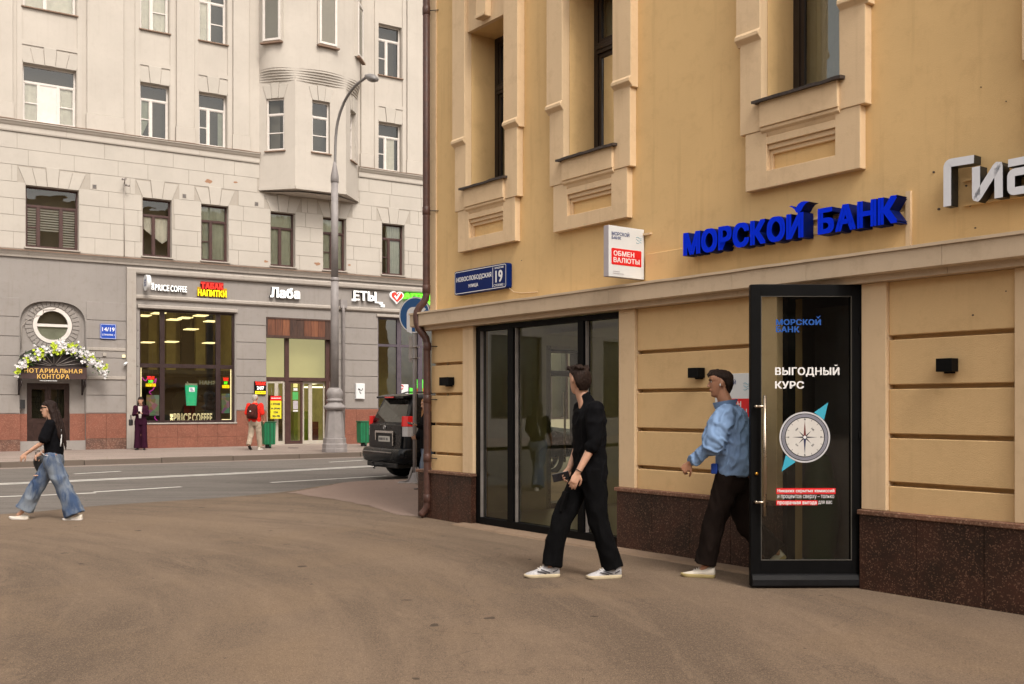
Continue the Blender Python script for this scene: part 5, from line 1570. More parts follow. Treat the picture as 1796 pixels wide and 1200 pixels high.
ud = fu(600); m = MB(); m.tube([(ud, -0.12, 0.2), (ud, -0.12, 5.0), (ud-0.05, -0.16, 5.2)], 0.06, 12)
m.box(ud-0.14, ud+0.12, -0.2, -0.02, 5.12, 5.42); m.build('drainpipe', M_POST, far)
# bracket for the loose wire and the coil by the niche
m = MB()
cu_, cz_ = FF.uz(69, 546)
m.tube([(cu_+0.14*math.cos(t), 0.10, cz_+0.14*math.sin(t)) for t in [k*math.pi/8 for k in range(17)]], 0.012, 6)
m.tube([FF_p for FF_p in [(cu_+0.12, 0.10, cz_+0.05), (cu_+0.4, 0.09, cz_+0.08), (cu_+0.5, 0.09, cz_+0.12)]], 0.012, 6)
m.tube([(cu_-0.02, 0.10, cz_-0.14), (cu_-0.35, 0.10, cz_-0.3), (cu_-0.5, 0.08, cz_-0.5), (cu_-0.52, 0.05, cz_-1.2)], 0.01, 6)
m.build('cable_coil', M_GRY2, far)
fbox('junction_box', 183, 622, 0.11, 0.11, 0.07, M_GRY2); fbox('junction_box', 217, 625, 0.1, 0.1, 0.07, M_CREAM_GLOW)
fbox('intercom', 39.5, 709, 0.14, 0.28, 0.05, M_BLKR)
u, z = FF.uz(221, 638, -0.2); m = MB(); m.tube([(u, 0, z+0.02), (u, -0.12, z+0.03)], 0.015, 8); m.tube([(u-0.06, -0.2, z-0.03), (u+0.05, -0.1, z+0.04)], 0.04, 10); m.build('wall_camera', M_SIGNW, far)
# ------------------------------------------------------------------ things on the far facade
def far_thing(name, label, cat, u=0.0, y=0.0, z=0.0, group=None):
    return thing(name, label, cat, FF.world(u, y, z), FF.a, group)
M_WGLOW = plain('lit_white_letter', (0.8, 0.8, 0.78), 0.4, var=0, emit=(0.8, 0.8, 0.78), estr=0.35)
M_RGLOW = lamp_mat('lit_red_letter', (0.95, 0.02, 0.01), 0.75)
M_YGLOW = lamp_mat('lit_yellow_letter', (0.95, 0.62, 0.0), 0.6)
M_GGLOW = lamp_mat('lit_green_letter', (0.12, 0.95, 0.02), 0.65)
M_DSIDE = plain('dark_letter_side', (0.03, 0.03, 0.03), 0.5, var=0)

def far_word(parent, s, a, b, t, bt, mats, depth=0.1, bold=0.05, gap=0.07, name='letter', y0=-0.02, zl=None):
    """px a..b, cap top t and baseline bt measured at the left end"""
    u0, z1 = FF.uz(a, t, y0-depth); _, z0 = FF.uz(a, bt, y0-depth); u1 = FF.u(b, y0-depth)
    letters(parent, s, u0, u1, z0, z1, y0, depth, mats, bold=bold, gap=gap, name=name)

cs = far_thing('coffee_sign', 'white raised English lettering on the grey fascia left of the red and yellow sign', 'sign')
far_word(cs, 'PRICE', 271.5, 297.0, 497.8, 509.5, [M_WGLOW, M_DSIDE], 0.08, 0.04, 0.06)
far_word(cs, 'COFFEE', 299.0, 328.0, 500.0, 511.3, [M_WGLOW, M_DSIDE], 0.08, 0.04, 0.06)
t = text_mb('ONE', 0.24, 0.085, 0.06, 0.05)
u, z = FF.uz(270.2, 508.5, -0.08); shift(t, rot=math.pi/2); shift(t, u, -0.03, z); t.build('small_word', M_WGLOW, cs)

rs = far_thing('round_sign', 'round white projecting sign at the left end of the grey fascia', 'sign', *[FF.u(254), 0, FF.uz(254, 498)[1]])
mb = MB(); n = 32
c = [(0.0-0.34+0.26*math.cos(2*math.pi*k/n), 0.26*math.sin(2*math.pi*k/n)) for k in range(n)]
mb.prism([(a, b) for a, b in c], -0.07, 0.07, ax='x', sm=True); mb.build('sign_drum', M_SIGNW, rs)
mb = MB(); mb.box(-0.02, 0.02, -0.09, 0.0, -0.12, 0.12); mb.build('bracket', M_BLK, rs)
for k, s_ in enumerate(('ONE', 'PRICE', 'COFFEE')):
    t = text_mb(s_, 0.26, 0.06, 0.002, 0.02)
    t.v = [(-0.071 + y, -0.47 + (0.26-x), z+0.05-0.08*k) for x, y, z in t.v]
    t.build('lettering', M_NAVY, rs)

ts = far_thing('tobacco_sign', 'stacked red and yellow lit lettering above the coffee shop window', 'sign')
far_word(ts, 'ТАБАК', 352.5, 391.5, 495.8, 506.0, [M_RGLOW, MATS.get('dark_red_side') or plain('dark_red_side', (0.25, 0.0, 0.0), 0.5, var=0)], 0.10, 0.05, 0.05)
far_word(ts, 'НАПИТКИ', 347, 397.5, 507.2, 518.8, [M_YGLOW, MATS.get('ochre_side') or plain('ochre_side', (0.30, 0.17, 0.0), 0.5, var=0)], 0.10, 0.045, 0.05)
mb = MB(); u0, z0 = FF.uz(346, 519, -0.02); u1, z1 = FF.uz(398, 507.5, -0.02); mb.box(u0, u1, -0.025, -0.002, z0, z1+0.02); mb.build('backing_panel', plain('ochre_backing', (0.45, 0.26, 0.0), 0.5, var=0), ts)
mb = MB(); u0, z0 = FF.uz(352, 507, -0.02); u1, z1 = FF.uz(392, 496, -0.02); mb.box(u0, u1, -0.026, -0.002, z0, z1); mb.build('backing_panel', plain('dark_red_backing', (0.35, 0.0, 0.0), 0.5, var=0), ts)

ps = far_thing('market_sign', 'white Cyrillic word sign over the wooden boards of the entrance', 'sign')
far_word(ps, 'Лаба', 474, 526.5, 503.0, 521.5, [M_WGLOW, M_DSIDE], 0.12, 0.06, 0.03)
es = far_thing('clipped_sign', 'white Cyrillic lettering right of the street lamp column, its first letter half hidden', 'sign')
far_word(es, 'ЕТЫ', 620, 660.5, 509.5, 526.5, [M_WGLOW, M_DSIDE], 0.12, 0.05, 0.04)
mb = MB(); u, z = FF.uz(618, 527, -0.1); mb.box(u, u+0.14, -0.14, -0.02, z-0.02, z+0.07)
u, z = FF.uz(667, 531, -0.1); mb.box(u-0.2, u+0.02, -0.08, -0.02, z-0.02, z+0.03); mb.box(u-0.02, u+0.12, -0.08, -0.02, z-0.06, z+0.03); mb.box(u+0.05, u+0.2, -0.08, -0.02, z-0.16, z-0.06)
mb.build('letter_fragment', M_WGLOW, es)

hs = far_thing('heart_sign', 'red heart sign with white rim and white tick, left of green lettering', 'sign', *[FF.u(694), 0, FF.uz(694, 522)[1]])
def heart(k):
    return [(k*0.0165*16*math.sin(t)**3*1.06, k*0.0165*(13*math.cos(t)-5*math.cos(2*t)-2*math.cos(3*t)-math.cos(4*t))+0.02) for t in [2*math.pi*i/44 for i in range(44)]]
mb = MB(); mb.prism(heart(1.0)[::-1], -0.12, -0.02); mb.build('heart_rim', M_WGLOW, hs)
mb = MB(); mb.prism(heart(0.86)[::-1], -0.13, -0.12); mb.build('heart_face', M_RGLOW, hs)
mb = MB(); mb.prism([(-0.13, 0.03), (-0.08, 0.075), (-0.03, 0.0), (0.10, 0.17), (0.15, 0.15), (-0.02, -0.10)], -0.14, -0.131); mb.build('tick', M_WGLOW, hs)
gsn = far_thing('pharmacy_sign', 'bright green lettering cut off by the brown drainpipe', 'sign')
far_word(gsn, 'АПТЕКА', 709, 776, 513.5, 524.0, [M_GGLOW, M_GGLOW], 0.12, 0.07, 0.03)
mb = MB(); u, z = FF.uz(758, 531, -0.1); mb.box(u-0.3, u+0.35, -0.12, -0.02, z-0.1, z+0.05); mb.build('lower_strip', M_GGLOW, gsn)

ap = far_thing('house_number_plate', 'small square blue house number plate right of the flowered doorway', 'street sign', *[FF.u(175), 0, FF.uz(175, 594.5)[1]])
w = FF.u(203)-FF.u(175)
mb = MB(); mb.prism(rrect(0, w, 0, 0.49, 0.03), -0.07, 0.0); mb.build('plate_box', plain('bright_blue_plate', (0.01, 0.06, 0.38), 0.35, var=0.05), ap, bevel=0.004)
mb = MB(); o1 = rrect(0.015, w-0.015, 0.015, 0.475, 0.02); o2 = rrect(0.024, w-0.024, 0.024, 0.466, 0.015)
mb.rings([[(x, -0.0715, z) for x, z in o1], [(x, -0.0715, z) for x, z in o2]], 0, False, False); mb.build('plate_border', M_WHP, ap)
t = text_mb('14/19', w*0.78, 0.13, 0.003, 0.02); shift(t, w*0.12, -0.07, 0.25); t.build('lettering', M_WHP, ap)
t = text_mb('СТРОЕНИЕ 1', w*0.78, 0.055, 0.003, 0.02); shift(t, w*0.12, -0.07, 0.11); t.build('lettering', M_WHP, ap)

# canopy with gold lettering and flowers over the notary's door
YC = -0.55
cn = far_thing('door_canopy', 'dark arched canopy with gold Cyrillic lettering over the left doorway', 'canopy')
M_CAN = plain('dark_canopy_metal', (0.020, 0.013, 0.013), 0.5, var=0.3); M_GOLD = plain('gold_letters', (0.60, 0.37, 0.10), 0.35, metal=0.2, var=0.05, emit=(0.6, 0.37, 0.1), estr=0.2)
l, zt = FF.uz(35.5, 643, YC); r, zb = FF.uz(152, 665.5, YC)
zt -= 0.0
mb = MB(); mb.box(l, r, YC, YC+0.06, zb, zt); mb.build('sign_board', plain('dark_board_face', (0.045, 0.022, 0.02), 0.5, var=0.15), cn)
cx2 = (l+r)/2; hw = (r-l)/2; ht = FF.uz(92, 617, YC)[1]-zt
arc = [(cx2+hw*math.cos(math.pi*k/20), zt+ht*math.sin(math.pi*k/20)) for k in range(21)]
mb = MB()
mb.tube([(x, YC+0.03, z) for x, z in arc], 0.03, 8)
mb.rings([[(x, YC, z+0.03) for x, z in arc], [(x, 0.1, z+0.16) for x, z in arc], [(x, 0.1, z+0.12) for x, z in arc], [(x, YC, z) for x, z in arc]], 0, False, True, False)
mb.build('canopy_roof', M_CAN, cn)
mb = MB(); mb.add([(x, YC+0.12, z) for x, z in arc], [list(range(21))]); mb.build('lunette', M_CAN, cn)
mb = MB()
for k in range(1, 10):
    t_ = math.pi*k/10
    mb.tube([(cx2+0.1*math.cos(t_), YC+0.02, zt+0.03+0.05*math.sin(t_)), (cx2+hw*0.93*math.cos(t_), YC+0.02, zt+ht*0.93*math.sin(t_))], 0.008, 6)
mb.build('fan_rib', M_GALV, cn)
mb = MB()
for x in (l+0.03, r-0.03):
    mb.tube([(x, YC+0.03, zb), (x, 0.0, zb-0.45)], 0.02, 8); mb.tube([(x, -0.01, zb-0.5), (x, -0.01, zt+0.2)], 0.03, 8); mb.tube([(x, YC+0.03, zb+0.02), (x, 0.0, zb+0.02)], 0.022, 8)
    mb.tube([(x, YC+0.1+0.15*math.cos(k), zb-0.15+0.1*math.sin(k)) for k in [i*0.6 for i in range(10)]], 0.012, 6)
mb.build('side_bracket', M_CAN, cn)
def canopy_word(s, a, b, t, bt):
    u0, z1 = FF.uz(a, t, YC); _, z0 = FF.uz(a, bt, YC); u1 = FF.u(b, YC)
    letters(cn, s, u0, u1, z0, z1, YC, 0.02, [M_GOLD, M_GOLD], bold=0.02, gap=0.16)
canopy_word('НОТАРИАЛЬНАЯ', 42.5, 144, 645.9, 653.6); canopy_word('КОНТОРА', 65, 121.5, 655.9, 664.2)
mb = MB(); mb.box(cx2-0.4, cx2+0.1, YC+0.05, YC+0.1, zb-0.07, zb-0.04); mb.build('under_light', M_SIGNW, cn)

gd = far_thing('flower_garland', 'arched garland of white and lime artificial flowers over the left doorway', 'flowers')
rg = random.Random(11)
Wb, Yb, Lf = MB(), MB(), MB()
def garland_pt(t):
    px = 30+155*t
    base = [(0, 655), (0.06, 640), (0.15, 628), (0.25, 621), (0.38, 613), (0.5, 608), (0.62, 612), (0.72, 619), (0.82, 628), (0.92, 641), (1.0, 652)]
    for (t0, y0), (t1, y1) in zip(base[:-1], base[1:]):
        if t0 <= t <= t1: return px, y0+(y1-y0)*(t-t0)/(t1-t0)
def blossom(mb, c, r, petals=5):
    n = Vector((rg.uniform(-0.5, 0.5), -1, rg.uniform(-0.2, 0.7))).normalized()
    a = n.orthogonal().normalized(); b = n.cross(a)
    for k in range(petals):
        t = 2*math.pi*k/petals+rg.random()
        d = a*math.cos(t)+b*math.sin(t); e = n.cross(d)
        p0 = c-n*0.01; p1 = c+d*r*0.55+e*r*0.38+n*r*0.25; p2 = c+d*r+n*r*0.1; p3 = c+d*r*0.55-e*r*0.38+n*r*0.25
        mb.add([p0, p1, p2, p3], [(0,1,2,3)])
clumps = [rg.random() for _ in range(60)]
for k in range(980):
    t = min(0.999, max(0.0, rg.gauss(rg.choice(clumps), 0.02)))
    px, py = garland_pt(t); spread = 7.5+2*math.sin(t*math.pi)
    py += rg.gauss(0, 1)*spread*0.55; px += rg.gauss(0, 2.6)
    yy = YC-0.05+rg.uniform(-0.13, 0.14)
    u, z = FF.uz(px, py, yy)
    q = noise.noise(Vector((px*0.09, py*0.09, 0)))
    if q > 0.10: blossom(Yb, Vector((u, yy, z)), rg.uniform(0.03, 0.055))
    else: blossom(Wb, Vector((u, yy, z)), rg.uniform(0.03, 0.06), 6)
for k in range(900):
    t = rg.random(); px, py = garland_pt(t); py += rg.gauss(1.5, 5.5); px += rg.gauss(0, 4)
    yy = YC+0.02+rg.uniform(-0.14, 0.16); u, z = FF.uz(px, py, yy); c = Vector((u, yy, z))
    d = Vector((rg.uniform(-1, 1), rg.uniform(-1, 0.2), rg.uniform(-0.6, 1))).normalized(); e = d.orthogonal().normalized()
    L = rg.uniform(0.06, 0.14)
    Lf.add([c, c+d*L*0.5+e*L*0.18, c+d*L, c+d*L*0.5-e*L*0.18], [(0,1,2,3)])
o = Wb.build('white_blossoms', plain('white_petal', (0.72, 0.70, 0.70), 0.7, var=0.1, vscale=20), gd, recalc=False); o['kind'] = 'stuff'
o = Yb.build('lime_blossoms', plain('lime_petal', (0.50, 0.60, 0.04), 0.7, var=0.2, vscale=20), gd, recalc=False); o['kind'] = 'stuff'
o = Lf.build('garland_leaves', plain('garland_leaf', (0.035, 0.075, 0.02), 0.6, var=0.4, vscale=20), gd, recalc=False); o['kind'] = 'stuff'

# signs in and beside the coffee window
M_PINKN = lamp_mat('magenta_neon', (0.55, 0.03, 0.40), 0.5); M_NEONW = lamp_mat('warm_white_neon', (1.0, 0.80, 0.50), 0.9)
def panel_thing(name, label, cat, a, b, t, bt, y, mats, th=0.03, group=None):
    l, z1 = FF.uz(a, t, y); r, z0 = FF.uz(b, bt, y)
    o = far_thing(name, label, cat, l, y, z0, group)
    return o, r-l, z1-z0
for (a, b, t, lab) in ((255.5, 273, 659.5, 'stacked red green and yellow neon words in the left pane of the coffee shop window'), (389.5, 402, 662, 'stacked red green and yellow neon words in the right pane of the coffee shop window')):
    o, w, h = panel_thing('neon_sign', lab, 'neon sign', a, b, t, t+19, 0.2, None, group='stacked neon words in the coffee shop window')
    for s_, x0, x1, z0, z1, mt in (('ТАБАК', 0.12, 0.88, 0.68, 0.98, M_RGLOW), ('24/7', 0.25, 0.75, 0.36, 0.62, M_GGLOW), ('НАПИТКИ', 0.0, 1.0, 0.0, 0.30, M_YGLOW)):
        m = text_mb(s_, (x1-x0)*w, (z1-z0)*h, 0.02, 0.06); shift(m, x0*w, 0, z0*h); m.build('neon_word', mt, o)
    m = MB()
    for x_ in (0.3*w, 0.7*w): m.tube([(x_, 0.015, 0.1), (x_, 0.015, h+0.9)], 0.003, 5)
    m.build('hanging_wire', M_GALV, o)
o, w, h = panel_thing('outline_neon', 'warm white outlined neon lettering low in the coffee shop window', 'neon sign', 297, 372, 724.5, 740, 0.19, None)
def neon_outline(s_, x0, x1, z0, z1, parent):
    c = bpy.data.curves.new('n', 'FONT'); c.body = s_; c.fill_mode = 'NONE'; c.resolution_u = 3; c.bevel_depth = 0.015; c.bevel_resolution = 1; c.space_character = 1.12
    ob = bpy.data.objects.new('n', c); COL.objects.link(ob)
    me = bpy.data.meshes.new_from_object(ob.evaluated_get(bpy.context.evaluated_depsgraph_get()))
    xs = [v.co.x for v in me.vertices]; ys = [v.co.y for v in me.vertices]
    a_, b_, c0, c1 = min(xs), max(xs), min(ys), max(ys)
    for v in me.vertices:
        v.co = ((v.co.x-a_)/(b_-a_)*(x1-x0)+x0, -v.co.z*0.3, (v.co.y-c0)/(c1-c0)*(z1-z0)+z0)
    bpy.data.objects.remove(ob); bpy.data.curves.remove(c)
    me.materials.clear()
    link_mesh('neon_word', me, M_NEONW, parent)
neon_outline('PRICE', w*0.10, w*0.50, 0, h*0.95, o); neon_outline('COFFEE', w*0.53, w, 0, h*0.95, o)
t_ = text_mb('ONE', h*0.9, w*0.07, 0.015, 0.03); shift(t_, rot=math.pi/2); shift(t_, w*0.085, 0, 0.0); t_.build('small_word', M_NEONW, o)
m = MB(); m.box(0, w, 0.01, 0.03, -0.03, -0.012); m.build('neon_base', M_GALV, o)
# light strips round the panes
o = far_thing('light_strip', 'thin warm light strips edging the lower panes of the coffee shop window', 'light')
for (px, ya, yb) in ((247.3, 645, 740), (379.2, 646, 739), (404.8, 648, 736)):
    u, z1 = FF.uz(px, ya, 0.19); _, z0 = FF.uz(px, yb, 0.19); m = MB(); m.box(u-0.012, u+0.012, 0.185, 0.2, z0, z1); m.build('strip', M_NEONW, o)
u0, z0 = FF.uz(389, 736.5, 0.19); u1, _ = FF.uz(405, 736, 0.19); m = MB(); m.box(u0, u1, 0.185, 0.2, z0, z0+0.02); m.build('strip', M_NEONW, o)
# green cup print, sign word, posters, screens
o, w, h = panel_thing('cup_poster', 'large green takeaway cup print hanging in the coffee shop window', 'poster', 324.5, 346.5, 676, 711.5, 0.22, None)
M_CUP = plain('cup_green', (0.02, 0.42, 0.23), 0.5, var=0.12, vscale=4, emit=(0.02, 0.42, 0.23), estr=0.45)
mb = MB()
rings = []
for k in range(8):
    q = k/7; hw = w*(0.40+0.10*q); rings.append([(w/2+hw*math.cos(s_*math.pi/12), 0.06*math.sin(s_*math.pi/12), h*q) for s_ in range(-12, 13)])
mb.rings([[(x, -abs(y), z) for x, y, z in r_] for r_ in rings], 0, False, True, False); mb.build('cup', M_CUP, o)
mb = MB(); mb.box(w*0.28, w*0.72, -0.075, -0.07, h*0.68, h*0.90); mb.build('cup_label', M_SIGNW, o)
mb = MB(); mb.box(w*0.02, w*0.98, -0.01, 0.0, h, h*1.10); mb.tube([(w*0.3, -0.02, h), (w*0.15, -0.02, h*1.18)], 0.02, 8); mb.build('cup_lid', M_SIGNW, o)
t_ = text_mb('ONE\nPRICE\nCOFFEE', w*0.28, h*0.18, 0.003, 0.02); shift(t_, w*0.36, -0.076, h*0.7); t_.build('lettering', M_NAVY, o)
o, w, h = panel_thing('inner_sign', 'pale word on the back wall seen through the coffee shop window', 'sign', 349.5, 379.5, 667.5, 675, 0.9, None)
t_ = text_mb('НАНЗ'.replace('З', 'Э'), w, h, 0.03, 0.06); t_.build('lettering', M_SIGNW, o)
for (a, b, t, bt, lab, c1) in ((257, 280, 693, 729, 'pink and yellow framed poster in the left pane of the coffee shop window', (0.45, 0.22, 0.26)), (388.5, 402.5, 690.5, 725, 'blue and white leaflet poster in the right pane of the coffee shop window', (0.16, 0.17, 0.30))):
    o, w, h = panel_thing('window_poster', lab, 'poster', a, b, t, bt, 0.2, None)
    mp, nt, bb = new_mat('poster_print_%d' % a)
    vv = nt.nodes.new('ShaderNodeTexVoronoi'); nt.links.new(coords(nt), vv.inputs['Vector']); vv.inputs['Scale'].default_value = 6
    nt.links.new(mixc(nt, 0.55, vv.outputs['Color'], c1), bb.inputs['Base Color'])
    m = MB(); m.box(0, w, 0, 0.01, 0, h); m.build('poster_sheet', mp, o)
    m = MB(); m.box(-0.02, w+0.02, 0.012, 0.03, h, h+0.02); m.box(-0.02, w+0.02, 0.012, 0.03, -0.02, 0); m.box(-0.02, 0, 0.012, 0.03, 0, h); m.box(w, w+0.02, 0.012, 0.03, 0, h); m.build('poster_frame', M_BLK, o)
o = far_thing('magenta_neon', 'squiggly magenta neon line behind the left pane of the coffee shop window', 'neon sign')
pts = [FF.uz(a, b, 0.5) for a, b in ((249, 662), (256, 668), (262, 660), (268, 672), (274, 664), (270, 682), (262, 688), (271, 696), (277, 706), (268, 716), (279, 722), (272, 732), (276, 738))]
mb = MB(); mb.tube(smooth_pts([(u, 0.5+0.05*(k % 2), z) for k, (u, z) in enumerate(pts)], 5), 0.014, 8); mb.build('neon_tube', M_PINKN, o)

# wall sign by the entrance
o, w, h = panel_thing('lit_wall_sign', 'black box sign with red, white and yellow rows left of the market doors', 'sign', 446.5, 466.5, 669, 692.5, -0.08, None)
mb = MB(); mb.box(0, w, 0, 0.08, 0, h); mb.build('sign_box', M_BLK, o)
for s_, x0, x1, z0, z1, mt in (('ТАБАК', 0.06, 0.96, 0.72, 0.97, M_RGLOW), ('24/7', 0.2, 0.82, 0.37, 0.64, M_WGLOW)):
    m = text_mb(s_, (x1-x0)*w, (z1-z0)*h, 0.01, 0.06); shift(m, x0*w, -0.001, z0*h); m.build('lettering', mt, o)
mb = MB(); mb.box(0.05*w, 0.96*w, -0.008, 0, 0.05*h, 0.27*h); mb.build('yellow_row', M_YGLOW, o)
m = text_mb('НАПИТКИ', 0.8*w, 0.13*h, 0.004, 0.03); shift(m, 0.1*w, -0.009, 0.09*h); m.build('lettering', M_INK, o)
# yellow hanging notice with a phone number
o, w, h = panel_thing('phone_notice', 'yellow and red hanging notice with black digits in front of the market doors', 'sign', 474.5, 493.5, 694.5, 734.5, -0.1, None)
mb = MB(); mb.box(0, w, 0, 0.03, 0, h*0.79); mb.build('notice_board', plain('notice_yellow', (0.68, 0.60, 0.02), 0.5, var=0.04), o)
mb = MB(); mb.box(0, w, 0, 0.03, h*0.79, h); mb.build('notice_header', M_RED, o)
mb = MB(); mb.box(0.06*w, 0.94*w, -0.003, 0, h*0.885, h*0.92); mb.build('header_stripe', M_WHP, o)
for s_, x0, x1, z0 in (('1 ЭТАЖ', 0.06, 0.88, 0.60), ('8 (926)', 0.06, 0.9, 0.40), ('136', 0.30, 0.68, 0.24), ('25-78', 0.17, 0.85, 0.07)):
    m = text_mb(s_, (x1-x0)*w, 0.085*h, 0.004, 0.06); shift(m, x0*w, -0.001, z0*h); m.build('lettering', M_INK, o)
mb = MB()
for x_ in (0.15*w, 0.85*w): mb.tube([(x_, 0.015, h), (x_, 0.1, h+0.3)], 0.006, 6)
mb.build('hanger', M_GALV, o)
# stickers on the market door
o, w, h = panel_thing('door_stickers', 'yellow, green and white stickers on the brown market door', 'stickers', 513, 523.5, 672.5, 722, 0.175, None)
for a_, b_, c_, d_, mt in ((0.12, 0.85, 0.86, 1.0, plain('pale_yellow_sticker', (0.62, 0.60, 0.22), 0.5, var=0.1)), (0.0, 0.95, 0.42, 0.70, plain('green_sticker', (0.07, 0.36, 0.09), 0.5, var=0.1)), (0.1, 0.9, 0.08, 0.38, M_SIGNS), (0.1, 0.9, 0.0, 0.05, M_WHP), (0.15, 0.85, 0.74, 0.83, M_SIGNW)):
    m = MB(); m.box(a_*w, b_*w, -0.004, 0, c_*h, d_*h); m.build('sticker', mt, o)
o, w, h = panel_thing('meter_cabinet', 'white metal wall cabinet with dark scuffs right of the lamp column', 'cabinet', 624.5, 640, 672.5, 700, -0.12, None)
mb = MB(); mb.box(0, w, 0, 0.12, 0, h); mb.build('cabinet_body', M_SIGNW, o, bevel=0.008)
mb = MB(); mb.box(0.02, w-0.02, -0.008, 0, 0.02, h-0.02); mb.build('cabinet_door', M_SIGNW, o, bevel=0.003)
rr = random.Random(5)
for k in range(7):
    cx_, cz_ = w*rr.uniform(0.25, 0.75), h*rr.uniform(0.25, 0.65)
    m = MB(); m.prism([(cx_+rr.uniform(0.01, 0.035)*math.cos(t), cz_+rr.uniform(0.01, 0.05)*math.sin(t)) for t in [k2*math.pi/4 for k2 in range(8)]], -0.0095, -0.008); m.build('scuff', M_BLKR, o)
# ------------------------------------------------------------------ street lamp
PL = at_depth(587, 31.6, 0.088)
lp = thing('street_lamp', 'tall grey street lamp with ornate octagonal base at the far kerb', 'street lamp', PL, R(33))
def oct_ring(r, z, n=8): return [(r*math.cos(2*math.pi*(k+.5)/n), r*math.sin(2*math.pi*(k+.5)/n), z) for k in range(n)]
m = MB()
m.rings([oct_ring(r, z) for r, z in ((.385, 0), (.385, .10), (.375, .13), (.372, .25), (.352, .27), (.345, .42), (.33, .44))], 0, True, False); m.build('plinth', M_POST, lp, bevel=.008)
m = MB()
m.rings([oct_ring(r, z) for r, z in ((.318, .44), (.31, .48), (.275, .90), (.245, 1.22), (.238, 1.27))], 0, True, False); m.build('tapered_shaft', M_POST, lp, bevel=.012)
m = MB()
m.lathe([(.24, 1.27), (.325, 1.33), (.335, 1.37), (.325, 1.405), (.27, 1.44), (.215, 1.50), (.205, 1.54), (.25, 1.56), (.25, 1.60), (.215, 1.62), (.225, 1.66), (.25, 1.74), (.255, 1.80), (.235, 1.88), (.19, 1.94), (.16, 1.965)], 28); m.build('collar', M_POST, lp)
m = MB(); m.lathe([(.125, 1.95), (.122, 4.4), (.118, 5.25)], 24); m.build('lower_pole', M_POST, lp)
m = MB(); m.lathe([(.128, 5.22), (.132, 5.26), (.122, 5.32), (.11, 5.33)], 24); m.build('pole_band', M_POST, lp)
m = MB(); m.lathe([(.108, 5.3), (.106, 8.25)], 24); m.build('upper_pole', M_POST, lp)
m = MB(); m.lathe([(.106, 8.22), (.125, 8.24), (.125, 8.36), (.12, 8.42), (.085, 8.62), (.04, 8.86)], 24); m.build('reducer', M_POST, lp)
def lamp_path():
    out = []
    for px, py, t in ((587.5, 300, 0), (589, 240, .0), (594.5, 205, .1), (606, 175, .3), (622, 152, .62), (640, 137.5, .95), (645, 134.5, 1.02)):
        Y = 31.6-1.4*t
        p = at_depth(px, Y); p.z = CAM_H+(HORIZON-py)/FPX*Y
        out.append(p)
    return out
iw = (Matrix.Translation(PL) @ Matrix.Rotation(R(33), 4, 'Z')).inverted()
LPp = [iw @ p for p in lamp_path()]
m = MB(); m.tube([(0, 0, 8.7)]+smooth_pts(LPp, 5), [.042]*(len(LPp)*5-3), 12); m.build('curved_arm', M_LHEAD, lp)
a, b = LPp[-2], LPp[-1]; d = (b-a).normalized(); d = (d+Vector((0, 0, -.55))).normalized()
m = MB()
up = Vector((0, 0, 1)); sd = d.cross(up).normalized(); nu = sd.cross(d)
m.tube([b-d*.10, b, b+d*.12, b+d*.30, b+d*.40, b+d*.46], [(.05, .05), (.07, .09), (.11, .14), (.105, .15), (.08, .12), (.03, .05)], 18, up=nu); m.build('lamp_head', M_LHEAD, lp)
m = MB(); c = b+d*.22-nu*.07; m.tube([c-d*.14, c, c+d*.14], [(.03, .06), (.055, .12), (.03, .06)], 16, up=nu, round_ends=True); m.build('lamp_glass', plain('lamp_glass_grey', (.28, .27, .26), .15, var=.1), lp)

# ------------------------------------------------------------------ round blue road sign on its own post
PS = at_depth(727.5, 19.4, 0.05)
rs_ = thing('road_sign', 'round blue road sign with white arrow on a grey post beside the drainpipe', 'road sign', PS, R(-4))
zp_ = lambda py: CAM_H+(HORIZON-py)/FPX*19.4-0.05
m = MB(); m.tube([(0, 0, 0.0), (0, 0, zp_(520))], .038, 16); m.build('post', M_POST, rs_)
m = MB(); m.lathe([(.14, 0), (.14, .02), (.05, .16), (.04, .2)], 16)
for k in range(4):
    a = k*math.pi/2+.4; m.tube([(.30*math.cos(a), .30*math.sin(a), .02), (.13*math.cos(a), .13*math.sin(a), .05), (.045*math.cos(a), .045*math.sin(a), .30)], (.02, .006), 8)
m.build('post_foot', M_POST, rs_)
m = MB(); m.box(-.30, .24, -.16, .16, 0, .025); m.build('base_plate', M_GALV, rs_, bevel=.005)
SY = R(22)
sgn = MB(); rr_ = .345
zc_ = zp_(553)
xf = Matrix.Translation((.02, 0, zc_)) @ Matrix.Rotation(-SY, 4, 'Z')
m = MB(); n = 48; m.rings([[(rr_*k*math.cos(2*math.pi*i/n), y, rr_*k*math.sin(2*math.pi*i/n)) for i in range(n)] for k, y in ((1.0, .0), (1.0, -.035), (.97, -.045))], 0, True, True); xform(m, xf); dsk = m.build('sign_disc', M_GALV, rs_)
m = MB(); m.rings([[(rr_*k*math.cos(2*math.pi*i/n), -.0475, rr_*k*math.sin(2*math.pi*i/n)) for i in range(n)] for k in (.965, .915)], 0, False, False); xform(m, xf); m.build('white_rim', M_WHP, rs_)
m = MB(); m.prism(circle(0, 0, rr_*.93, 48), -.0465, -.0455); xform(m, xf); m.build('blue_face', plain('road_sign_blue', (0.003, 0.075, 0.24), .4, var=.05), rs_)
m = MB()
pts = [(-.17, -.30), (-.17, .02)]+[(-.17+.13*(1-math.cos(t)), .02+.13*math.sin(t)) for t in [math.pi/2*k/6 for k in range(1, 7)]]+[(.10, .15), (.10, .05), (-.02, .05), (-.04, .04), (-.055, .015), (-.06, -.02), (-.06, -.345)]
m.prism(pts, -.0495, -.0485)
m.prism([(.10, .22), (.25, .10), (.10, -.02)], -.0495, -.0485); xform(m, xf); m.build('white_arrow', M_WHP, rs_)
